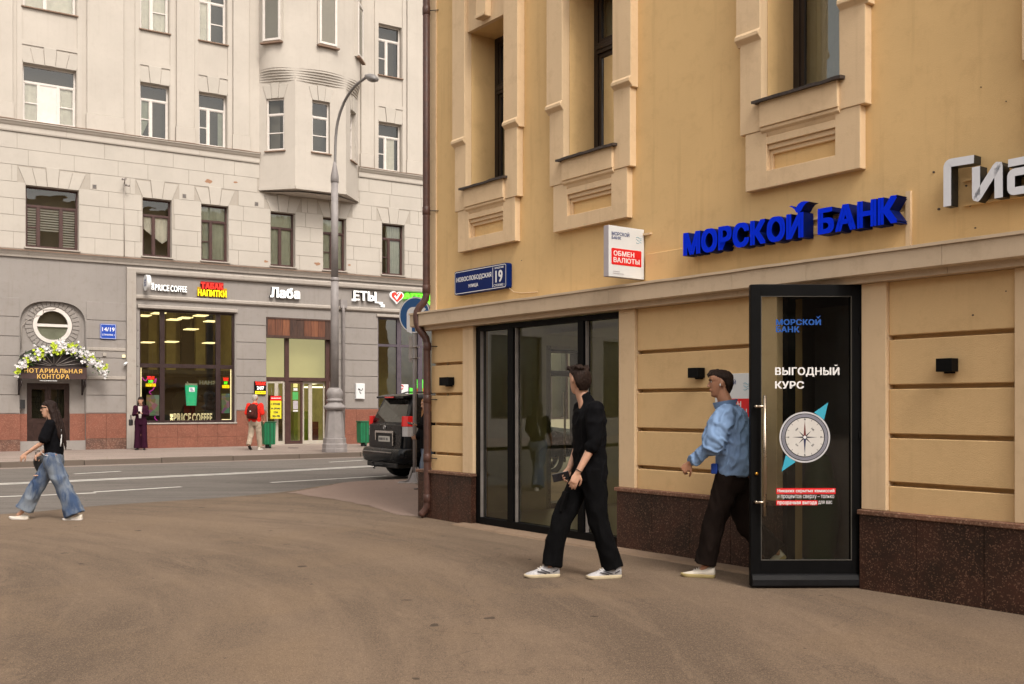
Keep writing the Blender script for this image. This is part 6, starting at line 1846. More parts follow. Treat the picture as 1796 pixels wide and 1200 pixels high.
for py in (609, 628):
    m = MB(); m.tube([(0, 0, zp_(py)-.012), (0, 0, zp_(py)+.012)], .05, 14); m.box(-.09, .09, -.015, .015, zp_(py)-.01, zp_(py)+.01); m.build('clamp', M_GALV, rs_)
m = MB(); m.box(-.115, -.05, .01, .04, zp_(635), zp_(590)); m.build('back_rail', M_GALV, rs_)

# ------------------------------------------------------------------ green litter bins
M_BIN = plain('green_bin_metal', (0.006, 0.15, 0.06), .45, var=.12); M_BIND = plain('dark_green_bin', (0.004, 0.09, 0.035), .5, var=.15)
bin0 = thing('litter_bin', 'green litter bin between the man in red and the market doors', 'litter bin', at_depth(470.5, 34.6, .088), R(35), 'green litter bins on the far pavement')
m = MB(); m.prism([(-.19, .12), (.19, .12), (.205, .85), (-.205, .85)], -.17, .17); m.build('bin_body', M_BIN, bin0, bevel=.03, seg=3)
m = MB(); m.box(-.225, .225, -.19, .19, .85, .885); m.build('bin_rim', M_BIND, bin0, bevel=.012)
m = MB(); m.box(-.035, .035, -.185, -.172, .06, .84); m.box(.10, .13, -.185, -.172, .14, .84); m.box(-.13, -.10, -.185, -.172, .14, .84); m.build('bin_rib', M_BIND, bin0, bevel=.006)
m = MB(); m.box(-.07, .07, -.10, .10, 0, .12); m.build('bin_foot', M_BLKR, bin0, bevel=.01)
bin1 = copy_tree(bin0); bin1.location = at_depth(638, 36.2, .088); bin1['label'] = 'green litter bin half hidden behind the left rear of the black car'

# ------------------------------------------------------------------ black off-roader, rear three-quarter view
def suv():
    RC = at_depth(700.5, 20.75, ROAD_Z)
    yaw = math.atan2(.548, .837)
    o = thing('parked_car', 'black four-wheel-drive car seen from behind, its front hidden by the yellow building', 'car', RC, yaw)
    # local: x forward from the rear bumper face, y left (0 = right side), z up
    W, Lc = 1.86, 4.75
    CP = plain('black_car_paint', (.006, .007, .009), .28, var=.1, vscale=3, spec=.25, coat=.12)
    CG = glass('tinted_car_glass', (.10, .11, .11), refl=.03, gain=1.1)
    PLS = plain('black_bumper_plastic', (.012, .012, .013), .5, var=.2); CH = plain('car_chrome', (.55, .54, .53), .15, metal=1.0, var=.05)
    RL = plain('red_lamp_lens', (.60, .012, .010), .15, var=.06, coat=.8, emit=(.6, .01, .01), estr=.12); CL = plain('clear_lamp_lens', (.48, .46, .46), .12, var=.15, vscale=30, coat=.8)
    PL_ = plain('number_plate_white', (.55, .53, .48), .4, var=.05)
    # lower body: cross sections along x (rear to front), half profile y->z
    yc = W/2
    def sec(x, z0, zs, zb, inset, topin, hw=W/2):
        """outline of a body slice: sill, widest, shoulder, belt"""
        return [(x, yc+s*w_, z_) for s, w_, z_ in [(1, hw-.16, z0), (1, hw-.03, z0+.06), (1, hw+.0, z0+.30), (1, hw-.0, zs), (1, hw-inset, zb), (-1, hw-inset, zb), (-1, hw, zs), (-1, hw, z0+.30), (-1, hw-.03, z0+.06), (-1, hw-.16, z0)]]
    m = MB()
    m.rings([sec(.17, .46, .98, 1.17, .07, 0, W/2-.10), sec(.20, .44, .98, 1.18, .05, 0, W/2-.04), sec(.30, .42, .98, 1.19, .05, 0, W/2-.005), sec(.55, .40, 1.0, 1.19, .045, 0), sec(1.7, .38, .99, 1.17, .045, 0), sec(3.3, .38, .98, 1.14, .045, 0), sec(3.6, .38, .96, 1.10, .06, 0), sec(4.3, .40, .88, 1.03, .10, 0), sec(4.6, .42, .80, .92, .16, 0, W/2-.08), sec(4.72, .45, .72, .84, .22, 0, W/2-.2)], 0, True, True)
    body = m.build('body', CP, o, bevel=.0)
    # greenhouse
    def cab(x, hw, z): return [(x, yc-hw, z), (x, yc+hw, z)]
    m = MB()
    base = [(.22, yc-.83), (.22, yc+.83), (3.55, yc+.84), (3.55, yc-.84)]
    roof = [(.46, yc-.66), (.46, yc+.66), (2.85, yc+.68), (2.85, yc-.68)]
    zb, zr = 1.17, 1.76
    lv = []
    for t_, rnd in ((0, 0), (.5, .0), (.85, .0), (.97, -.012), (1.0, -.06)):
        r_ = []
        for (bx, by), (rx, ry) in zip(base, roof):
            x = bx+(rx-bx)*t_; y = by+(ry-by)*t_
            y += (yc-y)*(-rnd*0.0); cx3, cy3 = 1.7, yc
            k = 1+rnd; r_.append((cx3+(x-cx3)*k, cy3+(y-cy3)*k, zb+(zr-zb)*t_))
        lv.append(r_)
    m.rings(lv, 0, True, False); m.build('cabin', CP, o, bevel=.03, seg=3)
    m = MB(); m.rings([[(.52, yc-.58, zr), (.52, yc+.58, zr), (2.75, yc+.60, zr), (2.75, yc-.60, zr)], [(.75, yc-.50, zr+.045), (.75, yc+.50, zr+.045), (2.5, yc+.50, zr+.045), (2.5, yc-.50, zr+.045)]], 0, True, True); m.build('roof', CP, o, bevel=.02)
    def quad(name, mat, pts, off, par=o):
        P = [Vector(p) for p in pts]; n = (P[1]-P[0]).cross(P[-1]-P[0]).normalized()
        c = sum(P, Vector())/len(P)
        if (c-Vector((2.2, yc, 1.3))).dot(n) < 0: n = -n
        k = MB(); k.add([p+n*off for p in P]+[p-n*.004 for p in P], [list(range(len(P)))]+[(i, (i+1) % len(P), len(P)+(i+1) % len(P), len(P)+i) for i in range(len(P))]); return k.build(name, mat, par, recalc=True)
    def onrear(y, t): 
        return (.22+(.46-.22)*t, yc+y*(.83+(.66-.83)*t), zb+(zr-zb)*t)
    quad('rear_window', CG, [onrear(-.90, .06), onrear(.90, .06), onrear(.86, .5), onrear(.80, .84), onrear(-.80, .84), onrear(-.86, .5)], .006)
    def onside(x, t, s): return (x+(0), yc+s*(.83+(.66-.83)*t+.006*x*(1-t)+.02*t), zb+(zr-zb)*t)
    for s in (-1, 1):
        for (x0, x1, X0, X1) in ((.62, 1.22, .84, 1.22), (1.29, 2.15, 1.29, 2.15), (2.22, 3.20, 2.22, 2.72)):
            quad('side_window', CG, [onside(x0, .07, s), onside(x1, .07, s), onside(X1, .82, s), onside(X0, .82, s)], .008)
        m = MB(); m.tube([(.85, yc+s*.66, 1.80), (1.0, yc+s*.66, 1.845), (2.4, yc+s*.66, 1.85), (2.6, yc+s*.66, 1.81)], (.016, .022), 10, up=(0, 0, 1)); m.build('roof_rail', PLS, o)
    quad('windscreen', CG, [(3.50, yc-.74, zb+.05), (3.50, yc+.74, zb+.05), (2.93, yc+.60, zr-.06), (2.93, yc-.60, zr-.06)], .008)
    # spoiler with high brake light
    m = MB(); m.rings([[(.26, yc-.60, 1.735), (.26, yc+.60, 1.735), (.26, yc+.60, 1.70), (.26, yc-.60, 1.70)], [(.24, yc-.62, 1.745), (.24, yc+.62, 1.745), (.24, yc+.62, 1.705), (.24, yc-.62, 1.705)], [(.56, yc-.68, 1.80), (.56, yc+.68, 1.80), (.56, yc+.68, 1.72), (.56, yc-.68, 1.72)]], 0, True, False); m.build('spoiler', CP, o, bevel=.012)
    m = MB(); m.box(.232, .245, yc-.20, yc+.20, 1.712, 1.738); m.build('brake_light', RL, o)
    # tailgate panel, chrome frame, plate, badge, spare-less door with handle
    m = MB(); m.prism([(yc-.70, .60), (yc+.70, .60), (yc+.76, .92), (yc+.74, 1.16), (yc-.74, 1.16), (yc-.76, .92)], .135, .20, ax='x'); m.build('tailgate', CP, o, bevel=.02)
    m = MB()
    y0, y1, z0_, z1_ = yc-.44, yc+.40, .70, 1.03
    m.box(.10, .14, y0, y1, z1_-.045, z1_); m.box(.10, .14, y0, y0+.04, z0_+.02, z1_-.045); m.box(.10, .14, y1-.04, y1, z0_+.12, z1_-.045); m.build('plate_surround', CH, o, bevel=.008)
    m = MB(); m.box(.125, .137, y0+.04, y1-.04, z0_, z1_-.045); m.build('plate_recess', PLS, o)
    m = MB(); m.box(.108, .123, yc-.27, yc+.25, .80, .915); pl = m.build('number_plate', PL_, o, bevel=.004)
    m = MB()
    for i, (a_, w_) in enumerate(((-.22, .035), (-.16, .035), (-.11, .035), (-.05, .035), (.01, .035), (.10, .03), (.15, .03))): m.box(.106, .108, yc-a_-w_, yc-a_, .83, .885)
    m.build('plate_characters', M_INK, pl)
    m = MB(); m.tube([(.125, yc+.0+.055*math.cos(t), 1.10+.04*math.sin(t)) for t in [k*math.pi/10 for k in range(21)]], .008, 6); m.tube([(.125, yc-.03, 1.10+.035), (.125, yc, 1.10-.035), (.125, yc+.03, 1.10+.035)], .007, 6); m.build('badge', CH, o)
    m = MB(); m.box(.128, .14, yc-.74, yc+.74, 1.045, 1.06); m.build('chrome_strip', PLS, o)
    # rear lamps wrap round the corner
    for s in (-1, 1):
        ya, yb = yc+s*.70, yc+s*(W/2+.004)
        m = MB(); pts = [(.145, ya), (.15, yc+s*.80), (.20, yc+s*.90), (.27, yb), (.50, yb)]
        def strip(mb, q, z0, z1, shr=0.0):
            mb.rings([[(x, y, z0) for x, y in q]+[(x+.05, y-s*.05, z0) for x, y in q[::-1]], [(x+.01, y, z1) for x, y in q]+[(x+.05, y-s*.05, z1) for x, y in q[::-1]]], 0, True, False)
        strip(m, [(.145, yc+s*.735)]+pts[1:4]+[(.32, yb)], 1.125, 1.335); m.build('rear_lamp', RL, o, bevel=.008)
        m = MB(); strip(m, pts, .92, 1.121); m.build('lower_rear_lamp', CL, o, bevel=.008)
        m = MB(); m.box(.06, .075, yc+s*.62-.10, yc+s*.62+.10, .46, .50); m.build('reflector', RL, o)
    # bumper
    m = MB()
    bp = []
    for (z_, x_, hw) in ((.36, .10, .84), (.40, .03, .90), (.52, .0, .925), (.62, .02, .925), (.665, .05, .915), (.68, .16, .90)):
        bp.append([(x_, yc-hw+.14, z_), (x_+.03, yc-hw+.04, z_), (x_+.14, yc-hw, z_), (x_+.55, yc-hw-.0, z_), (x_+.55, yc+hw, z_), (x_+.14, yc+hw, z_), (x_+.03, yc+hw-.04, z_), (x_, yc+hw-.14, z_)])
    m.rings(bp, 0, True, True); m.build('bumper', CP, o, bevel=.0)
    m = MB(); m.box(-.006, .02, yc-.55, yc+.80, .575, .60); m.build('bumper_trim', M_GALV, o, bevel=.006)
    m = MB(); m.box(.05, .6, yc-.70, yc+.70, .27, .38); m.build('lower_valance', PLS, o, bevel=.03)
    m = MB(); m.tube([(.10, yc, .33), (-.08, yc, .30), (-.14, yc, .34)], .022, 10); m.ball((-.14, yc, .38), .03); m.tube([(.0, yc-.2, .32), (0, yc+.2, .32)], .025, 10); m.tube([(-.02, yc+.12, .31), (-.05, yc+.16, .25), (0, yc+.2, .24)], .012, 8); m.build('tow_bar', M_BLKR, o)
    # side details
    for s in (-1, 1):
        yb = yc+s*(W/2+.002)
        for xx in (1.25, 2.18, 3.22):
            m = MB(); m.box(xx, xx+.008, yb-.004*s, yb+.001*s, .48, 1.14); m.build('door_seam', M_INK, o)
        for xx in (1.40, 2.32):
            m = MB(); m.tube([(xx, yb+s*.02, 1.02), (xx+.2, yb+s*.02, 1.02)], .013, 8); m.build('door_handle', CP, o)
        m = MB(); m.box(1.35, 3.35, yb-.04*s, yb+s*.06, .36, .42); m.build('side_step', PLS, o, bevel=.015)
        m = MB(); m.box(2.98, 3.12, yb, yb+s*.22, 1.08, 1.26); m.build('door_mirror', CP, o, bevel=.04, seg=3)
        m = MB(); m.prism([(math.cos(math.pi*k/16)*.46+.93, .40+math.sin(math.pi*k/16)*.46) for k in range(17)]+[(math.cos(math.pi*k/16)*.40+.93, .40+math.sin(math.pi*k/16)*.40) for k in range(16, -1, -1)], yb-.03*s, yb+.02*s); m.build('wheel_arch', PLS, o)
    # wheels
    TY = plain('tyre_rubber', (.010, .010, .010), .85, var=.2); RIM = plain('alloy_rim', (.35, .34, .34), .3, metal=.9, var=.1)
    WH = plain('wheel_well', (.004, .004, .004), .9, var=0)
    for x_ in (.93, 3.72):
        for s in (-1, 1):
            cyw = yc+s*(W/2-.14)
            m = MB(); prof = [(.24, -.12), (.36, -.125), (.385, -.10), (.39, -.04), (.39, .04), (.385, .10), (.36, .125), (.24, .12)]
            nn = 36; m.rings([[(x_+r*math.cos(2*math.pi*k/nn), cyw+w_, .39+r*math.sin(2*math.pi*k/nn)) for k in range(nn)] for r, w_ in prof], 0, False, True)
            wh = m.build('wheel', TY, o)
            m = MB(); m.rings([[(x_+r*math.cos(2*math.pi*k/nn), cyw+s*w_, .39+r*math.sin(2*math.pi*k/nn)) for k in range(nn)] for r, w_ in ((.25, .10), (.235, .09), (.22, .03), (.21, -.05))], 0, False, True)
            for k in range(6):
                a_ = k*math.pi/3; m.tube([(x_+.04*math.cos(a_), cyw+s*.085, .39+.04*math.sin(a_)), (x_+.23*math.cos(a_), cyw+s*.08, .39+.23*math.sin(a_))], (.03, .012), 8, up=(0, 1, 0))
            m.lathe([(0.0, 0)], 3) if False else None
            m.tube([(x_, cyw+s*.05, .39), (x_, cyw+s*.10, .39)], .05, 14); m.build('rim', RIM, wh)
            k_ = MB(); k_.box(x_-.42, x_+.42, cyw-.14, cyw+.14, .44, .86); k_.build('wheel_well', WH, o)
    m = MB(); m.tube([(.93, .2, .36), (.93, W-.2, .36)], .05, 10); m.ball((.93, yc, .36), .12); m.tube([(.25, yc-.45, .33), (.7, yc-.45, .34)], .04, 10); m.build('rear_axle', WH, o)
    m = MB(); m.box(.35, 4.3, .25, W-.25, .36, .46); m.build('underbody', WH, o)
    # dark seats inside
    for yy in (-.4, .4):
        m = MB(); m.box(1.5, 1.65, yc+yy-.25, yc+yy+.25, 1.1, 1.52); m.build('rear_seat', PLS, o, bevel=.05, seg=3)
    return o
suv()

# small litter on the far pavement and kerb weed
for px, py, lab in ((514, 786, 'flattened dark scrap on the far pavement in front of the market doors'),):
    p = ground_pt(px, py, .088); t = thing('litter', lab, 'litter', p)
    m = MB(); m.prism([(-.16, 0), (-.05, .03), (.1, .02), (.18, -.01), (.06, -.03), (-.1, -.03)], 0, .012, ax='z'); m.build('scrap', M_BLKR, t)
wd = thing('kerb_weed', 'small dry weed growing at the far kerb below the woman in wine red', 'plant', ground_pt(184, 814, ROAD_Z), 0)
m = MB(); rw_ = random.Random(9)
for k in range(70):
    a = rw_.uniform(0, 6.28); l = rw_.uniform(.08, .26); e = rw_.uniform(.3, 1.2); b0 = Vector((rw_.uniform(-.12, .12), rw_.uniform(-.05, .05), 0)); d = Vector((math.cos(a)*math.cos(e), math.sin(a)*math.cos(e), math.sin(e)))
    s_ = d.cross(Vector((0, 0, 1))).normalized()*.012; m.add([b0-s_, b0+s_, b0+d*l], [(0, 1, 2)])
m.build('leaves', plain('dry_weed', (.16, .13, .07), .8, var=.4), wd, recalc=False)

# ------------------------------------------------------------------ plain block added across the side street, outside the frame, for the glass to mirror
opp = thing('added_facing_block', 'plain unseen block added opposite the yellow building for the shop glass to mirror', 'building', NF.world(-1.0, -17.5, 0), NF.a)
M_OPP = stucco('facing_render', (0.42, 0.37, 0.31), (0.30, 0.25, 0.2))
mb = MB(); hs = [(1.5+3.2*i, 2.9+3.2*i, 0.9+3.6*j, 3.0+3.6*j) for i in range(9) for j in range(2)]
wall_holes(mb, -1.0, 30, 0, 8.0, hs, 0.0, -0.25)
mb.add([(-1,0,0),(-1,-14,0),(-1,-14,8.0),(-1,0,8.0)], [(0,1,2,3)]); mb.add([(-1,0,8.0),(30,0,8.0),(30,-14,8.0),(-1,-14,8.0)], [(0,1,2,3)]); mb.add([(-1,-14,0),(30,-14,0),(30,-14,8.0),(-1,-14,8.0)], [(0,1,2,3)])
mb.build('wall', M_OPP, opp, recalc=False)
for h in hs:
    m = MB(); m.add([(h[0],-.2,h[2]),(h[1],-.2,h[2]),(h[1],-.2,h[3]),(h[0],-.2,h[3])], [(0,1,2,3)]); m.build('pane', plain('facing_glass', (.14, .14, .13), .2, var=.1) if 'facing_glass' not in MATS else MATS['facing_glass'], opp, recalc=False)

# unseen block added behind the viewer to darken the reflection in the open door
endb = thing('added_street_end_block', 'dark unseen block added to darken reflections in the open glass door', 'building', (-4, -38, 0), 0)
M_END = stucco('dark_end_render', (0.10, 0.085, 0.07), (0.05, 0.045, 0.04))
mb = MB(); hs = [(2.0+3.4*i, 3.5+3.4*i, 1.0+3.5*j, 3.0+3.5*j) for i in range(14) for j in range(3)]
wall_holes(mb, 0, 50, 0, 12, hs, 0.0, -0.25)
mb.add([(0,0,0),(0,-10,0),(0,-10,12),(0,0,12)], [(0,1,2,3)]); mb.add([(0,0,12),(50,0,12),(50,-10,12),(0,-10,12)], [(0,1,2,3)]); mb.add([(0,-10,0),(50,-10,0),(50,-10,12),(0,-10,12)], [(0,1,2,3)])
mb.build('wall', M_END, endb, recalc=False)
for h in hs:
    m = MB(); m.add([(h[0],-.2,h[2]),(h[1],-.2,h[2]),(h[1],-.2,h[3]),(h[0],-.2,h[3])], [(0,1,2,3)]); m.build('pane', MATS['facing_glass'], endb, recalc=False)
# ------------------------------------------------------------------ people
def solid(mb, name, mat, parent, voxel, smooth=4, folds=None, sf=0.5):
    """closed overlapping shapes grown into one continuous skin"""
    me = mb.mesh(name)
    bm = bmesh.new(); bm.from_mesh(me)
    bmesh.ops.remove_doubles(bm, verts=bm.verts, dist=1e-5)
    bmesh.ops.recalc_face_normals(bm, faces=bm.faces); bm.to_mesh(me); bm.free()
    o = bpy.data.objects.new('tmp', me); COL.objects.link(o)
    r = o.modifiers.new('r', 'REMESH'); r.mode = 'VOXEL'; r.voxel_size = voxel; r.use_smooth_shade = True
    if smooth:
        s = o.modifiers.new('s', 'SMOOTH'); s.factor = sf; s.iterations = smooth
    out = bpy.data.meshes.new_from_object(o.evaluated_get(bpy.context.evaluated_depsgraph_get()))
    bpy.data.objects.remove(o); bpy.data.meshes.remove(me)
    if folds:
        amp, sc, seed = folds
        off = Vector((seed*3.1, seed*1.7, seed))
        nv = [v.normal.copy() for v in out.vertices]
        for v, n in zip(out.vertices, nv):
            p = Vector((v.co.x*sc[0], v.co.y*sc[1], v.co.z*sc[2]))+off
            w = Vector((noise.noise(p*0.5), noise.noise(p*0.5+Vector((9, 3, 1))), 0))*0.9
            a = noise.noise(p+w); b = noise.noise(p*2.1+w*1.5+Vector((5, 5, 5)))
            f = 0.75*(0.55-min(1.0, abs(a)*3.2))+b*0.45
            v.co = v.co + n*amp*f
    out.name = name
    out.materials.clear()
    for p in out.polygons: p.use_smooth = True
    out.update()
    return link_mesh(name, out, mat, parent)


def oval(xf, xb, w, z, n=20, ex=2.3, cy=0.0):
    """horizontal slice: front xf, back xb, half width w"""
    c, a = (xf+xb)/2, (xf-xb)/2
    out = []
    for k in range(n):
        t = 2*math.pi*k/n; ct, st = math.cos(t), math.sin(t)
        out.append((c+a*math.copysign(abs(ct)**(2/ex), ct), cy+w*math.copysign(abs(st)**(2/ex), st), z))
    return out

HEAD = [(0.002, .066, .022, .024), (.02, .086, .0, .040), (.045, .087, -.022, .051), (.066, .094, -.046, .057), (.082, .089, -.066, .063), (.10, .092, -.082, .067),
        (.125, .091, -.093, .0715), (.142, .087, -.098, .073), (.16, .096, -.10, .0735), (.185, .093, -.097, .0715), (.207, .077, -.087, .063), (.224, .049, -.064, .045), (.233, .018, -.03, .02)]
def head_mb(M, female=False, s=1.0):
    mb = MB()
    mb.rings([oval(a*s, b*s, w*s*(0.94 if female else 1), z*s) for z, a, b, w in HEAD])
    # nose, ears, lips, brow ridge
    mb.rings([[(0.080*s, -0.012*s, z_*s), (0.080*s, 0.012*s, z_*s), (t*s, 0.007*s, z_*s), (t*s, -0.007*s, z_*s)] for z_, t in ((.158, .094), (.14, .101), (.12, .113), (.107, .121), (.098, .114), (.093, .09))])
    for sg in (-1, 1):
        mb.ball((-0.006*s, sg*0.074*s, 0.122*s), .019*s, .010*s, .032*s)
        mb.ball((0.108*s, sg*0.010*s, 0.103*s), .010*s, .008*s, .007*s)
    mb.ball((0.092*s, 0, 0.074*s), .012*s, .022*s, .006*s); mb.ball((0.090*s, 0, 0.063*s), .012*s, .020*s, .007*s)
    mb.ball((0.078*s, 0, 0.025*s), .014*s, .018*s, .014*s)
    return xform(mb, M)

HAIR_S = [(.028, -.044, -.074, .042), (.050, -.040, -.086, .056), (.075, -.030, -.100, .072), (.105, -.022, -.108, .081), (.130, -.006, -.112, .083), (.150, .020, -.114, .083), (.168, .040, -.114, .082), (.186, .078, -.112, .079), (.203, .090, -.102, .070), (.219, .078, -.086, .058), (.233, .052, -.060, .041), (.243, .01, -.03, .018)]
def hair_short(M, s=1.0, tousle=0.006, lift=0.0):
    mb = MB()
    mb.rings([oval(a*s, b*s, w*s, (z+(lift if z > .2 else 0))*s, n=26) for z, a, b, w in HAIR_S])
    return xform(mb, M)

def look(pos, yaw=0.0, pitch=0.0, roll=0.0):
    """head frame: chin-origin head placed with its ear axis at pos"""
    return Matrix.Translation(pos) @ Matrix.Rotation(yaw, 4, 'Z') @ Matrix.Rotation(pitch, 4, 'Y') @ Matrix.Rotation(roll, 4, 'X') @ Matrix.Translation((0, 0, -0.12))

def hand_mb(mb, wrist, d, palm, side, curl=0.5, s=1.0, point=False, spread=0.10):
    """wrist point, d direction of the hand, palm: normal out of the palm, side: +1 thumb on d x palm side; curl 0..1.6"""
    d = Vector(d).normalized(); palm = Vector(palm); palm = (palm-d*palm.dot(d)).normalized()
    t = d.cross(palm).normalized()*side
    w = Vector(wrist)
    def tip(p): return p
    # palm
    mb.tube([w-d*0.03*s, w+d*0.01*s, w+d*0.05*s, w+d*0.088*s], [(.025*s, .019*s), (.029*s, .018*s), (.040*s, .0155*s), (.038*s, .013*s)], 14, up=t, round_ends=True)
    L = [.070, .080, .075, .058]; offs = [.0285, .0095, -.0095, -.0275]; rad = [.0088, .0090, .0086, .0076]
    for i in range(4):
        a0 = curl*(0.75+0.12*i)*(0.15 if (point and i == 0) else 1)
        p = w+d*(0.082-0.004*abs(i-1))*s+t*offs[i]*s
        dd = (d+t*(spread*(1.5-i)/1.5)).normalized()
        pts = [p-dd*0.02*s, p]; ang = 0
        for seg, fr in enumerate((.45, .32, .23)):
            ang += a0*(0.7, 1.0, 0.7)[seg]
            q = pts[-1]+(dd*math.cos(ang)+palm*math.sin(ang))*L[i]*fr*s
            pts.append(q)
        mb.tube(pts, [rad[i]*s*k for k in (1.05, 1.05, 1.0, .94, .80)], 10, round_ends=True)
    p = w+d*0.022*s+t*0.026*s
    td = (d*0.62+t*0.72+palm*0.28).normalized(); t2 = (d*0.86+t*0.30+palm*(0.25+0.35*min(curl, 1))).normalized(); t3 = (d*0.88+t*0.05+palm*(0.3+0.5*min(curl, 1))).normalized()
    p1 = p+td*0.036*s; p2 = p1+t2*0.032*s; p3 = p2+t3*0.026*s
    mb.tube([p, p1, p2, p3], [.0135*s, .0115*s, .0100*s, .0085*s], 10, round_ends=True)
    return mb

def limb(mb, pts, r, n=14, up=None): return mb.tube(pts, r, n, round_ends=True, up=up)

def leg(mb, pts, r, n=20):
    pts = [Vector(p) for p in pts]; d = (pts[0]-pts[1]).normalized()
    a = r[0]
    return mb.tube([pts[0]+d*a[0]*.8]+pts, [(a[0]*.5, a[1]*.5)]+list(r), n, up=(1, 0, 0))

def along(a, b, t): return Vector(a)*(1-t)+Vector(b)*t

def shoe(parent, heel, toe, z0, pitch=0.0, w=0.05, upper=None, sole=None, trim=None, high=0.10, L=None, sole_h=0.032, accent=None):
    """heel and toe: ground points (x, y); pitch raises the heel"""
    h = Vector((heel[0], heel[1], 0)); t = Vector((toe[0], toe[1], 0))
    L = L or (t-h).length; d = (t-h).normalized(); a = math.atan2(d.y, d.x)
    M = Matrix.Translation((t.x, t.y, z0)) @ Matrix.Rotation(a, 4, 'Z') @ Matrix.Rotation(pitch, 4, 'Y') @ Matrix.Translation((-L, 0, 0))
    prof = [(0.0, .55), (.04, .78), (.18, .86), (.38, .80), (.55, .86), (.72, 1.0), (.86, .92), (.95, .70), (1.0, .38)]
    def ring(x, wk, z):
        return [(x*L, -wk, z), (x*L, wk, z)]
    mb = MB()
    out_b = [(x*L, w*k) for x, k in prof]; loop = out_b+[(x, -y) for x, y in out_b[::-1]]
    rg = []
    for z, g in ((0.0, .93), (0.006, 1.0), (sole_h*0.8, 1.03), (sole_h, 1.0)):
        rg.append([(L*0.5+(x-L*0.5)*(1+(g-1)*0.6), y*g, z + (0.008 if x > L*0.93 else 0)*(1-z/sole_h)) for x, y in loop])
    mb.rings(rg, 0, True, True); xform(mb, M)
    s_ = mb.build('shoe_sole', sole, parent)
    mb = MB()
    hs = [(.0, .55, high*.95), (.05, .74, high), (.18, .80, high*1.02), (.33, .76, high*.95), (.42, .76, high*.86), (.55, .80, high*.70), (.70, .92, high*.52), (.84, .86, high*.42), (.94, .66, high*.34), (.985, .36, high*.26)]
    rg = []
    for x, k, hh in hs:
        r_ = []
        for j in range(12):
            t_ = math.pi*j/11
            r_.append((x*L, math.cos(t_)*w*k*(1-0.12*math.sin(t_)), sole_h*0.7+(hh-sole_h*0.7)*math.sin(t_)**0.75))
        rg.append(r_)
    mb.rings(rg, 0, True, True); xform(mb, M)
    u_ = mb.build('shoe', upper, parent)
    s_.parent = u_
    if trim is not None:
        mb = MB()
        for k in range(4):
            x = .40+.07*k; zz = high*(.88-.085*k)
            mb.tube([(x*L, -w*.42, zz-.004), (x*L, 0, zz+.008), (x*L, w*.42, zz-.004)], .0042, 6)
        xform(mb, M); mb.build('laces', trim, u_)
    if accent is not None:
        for sg in (-1, 1):
            mb = MB()
            for (x0, x1, zz0, zz1, wd) in ((.30, .56, .045, .075, .011), (.40, .66, .040, .062, .010), (.07, .22, .05, .07, .010)):
                pts = []
                for q in range(5):
                    x = x0+(x1-x0)*q/4; z_ = zz0+(zz1-zz0)*(q/4 if x0 > .2 else (1-q/4))
                    pts.append((x*L, sg*w*.88, z_))
                mb.tube(pts, (wd*0.5, .004), 6, up=(0, 0, 1))
            xform(mb, M); mb.build('shoe_panel', accent, u_)
    return u_

SKIN = plain('light_skin', (0.55, 0.32, 0.22), 0.5, var=0.08, vscale=12)
SKIN_R = plain('ruddy_skin', (0.46, 0.23, 0.15), 0.5, var=0.10, vscale=12)
SKIN_T = plain('tanned_skin', (0.40, 0.195, 0.115), 0.5, var=0.10, vscale=12)
for m_ in (SKIN, SKIN_R, SKIN_T):
    b_ = m_.node_tree.nodes['Principled BSDF']; b_.inputs['Subsurface Weight'].default_value = 0.12; b_.inputs['Subsurface Radius'].default_value = (0.02, 0.008, 0.004)
def hair_mat(name, c):
    m, nt, b = new_mat(name)
    n = noise_tex(nt, coords(nt, (30, 30, 6)), 3.0, 5, 0.7, 0.5)
    nt.links.new(mixc(nt, ramp(nt, n, 0.35, 0.7), tuple(x*0.55 for x in c), tuple(x*1.5 for x in c)), b.inputs['Base Color'])
    b.inputs['Roughness'].default_value = 0.6; b.inputs['Specular IOR Level'].default_value = 0.2; bump(nt, b, n, 0.8, 0.01); return m
H_BRN = hair_mat('brown_hair', (0.020, 0.010, 0.0065)); H_DRK = hair_mat('dark_hair', (0.018, 0.009, 0.007)); H_GRY = hair_mat('grey_hair', (0.42, 0.38, 0.34)); H_BLD = hair_mat('blonde_hair', (0.34, 0.17, 0.07))
def cloth(name, c, rough=0.9, var=0.18, weave=400, bmp=0.25, sheen=0.0):
    m, nt, b = new_mat(name); co = coords(nt)
    n1_ = noise_tex(nt, co, 5, 4, 0.6); n2_ = noise_tex(nt, co, weave, 2, 0.5)
    nt.links.new(mixc(nt, ramp(nt, n1_, 0.3, 0.7), tuple(x*(1-var) for x in c), tuple(x*(1+var) for x in c)), b.inputs['Base Color'])
    b.inputs['Roughness'].default_value = rough; b.inputs['Sheen Weight'].default_value = sheen; b.inputs['Specular IOR Level'].default_value = 0.08
    bump(nt, b, n2_, bmp, 0.002); return m
C_BLK = cloth('black_shirt_cloth', (0.0045, 0.0045, 0.0055), var=0.3); C_BLK2 = cloth('black_trouser_cloth', (0.0035, 0.0035, 0.004), var=0.3)
C_BLUE = cloth('light_blue_shirt_cloth', (0.19, 0.29, 0.47), var=0.16); C_BROWN = cloth('dark_brown_trouser_cloth', (0.013, 0.0085, 0.007), var=0.3)
C_WHITE = cloth('white_cotton', (0.62, 0.58, 0.54), var=0.05); C_WINE = cloth('wine_suit_cloth', (0.030, 0.007, 0.018), var=0.2); C_RED = cloth('red_tshirt_cloth', (0.62, 0.028, 0.018), var=0.12)
C_BEIGE = cloth('beige_trouser_cloth', (0.36, 0.29, 0.22), var=0.12); C_TEE = cloth('black_tshirt_cloth', (0.005, 0.005, 0.0065), var=0.3)
C_PACK = cloth('maroon_backpack_cloth', (0.055, 0.016, 0.013), var=0.3, weave=120)
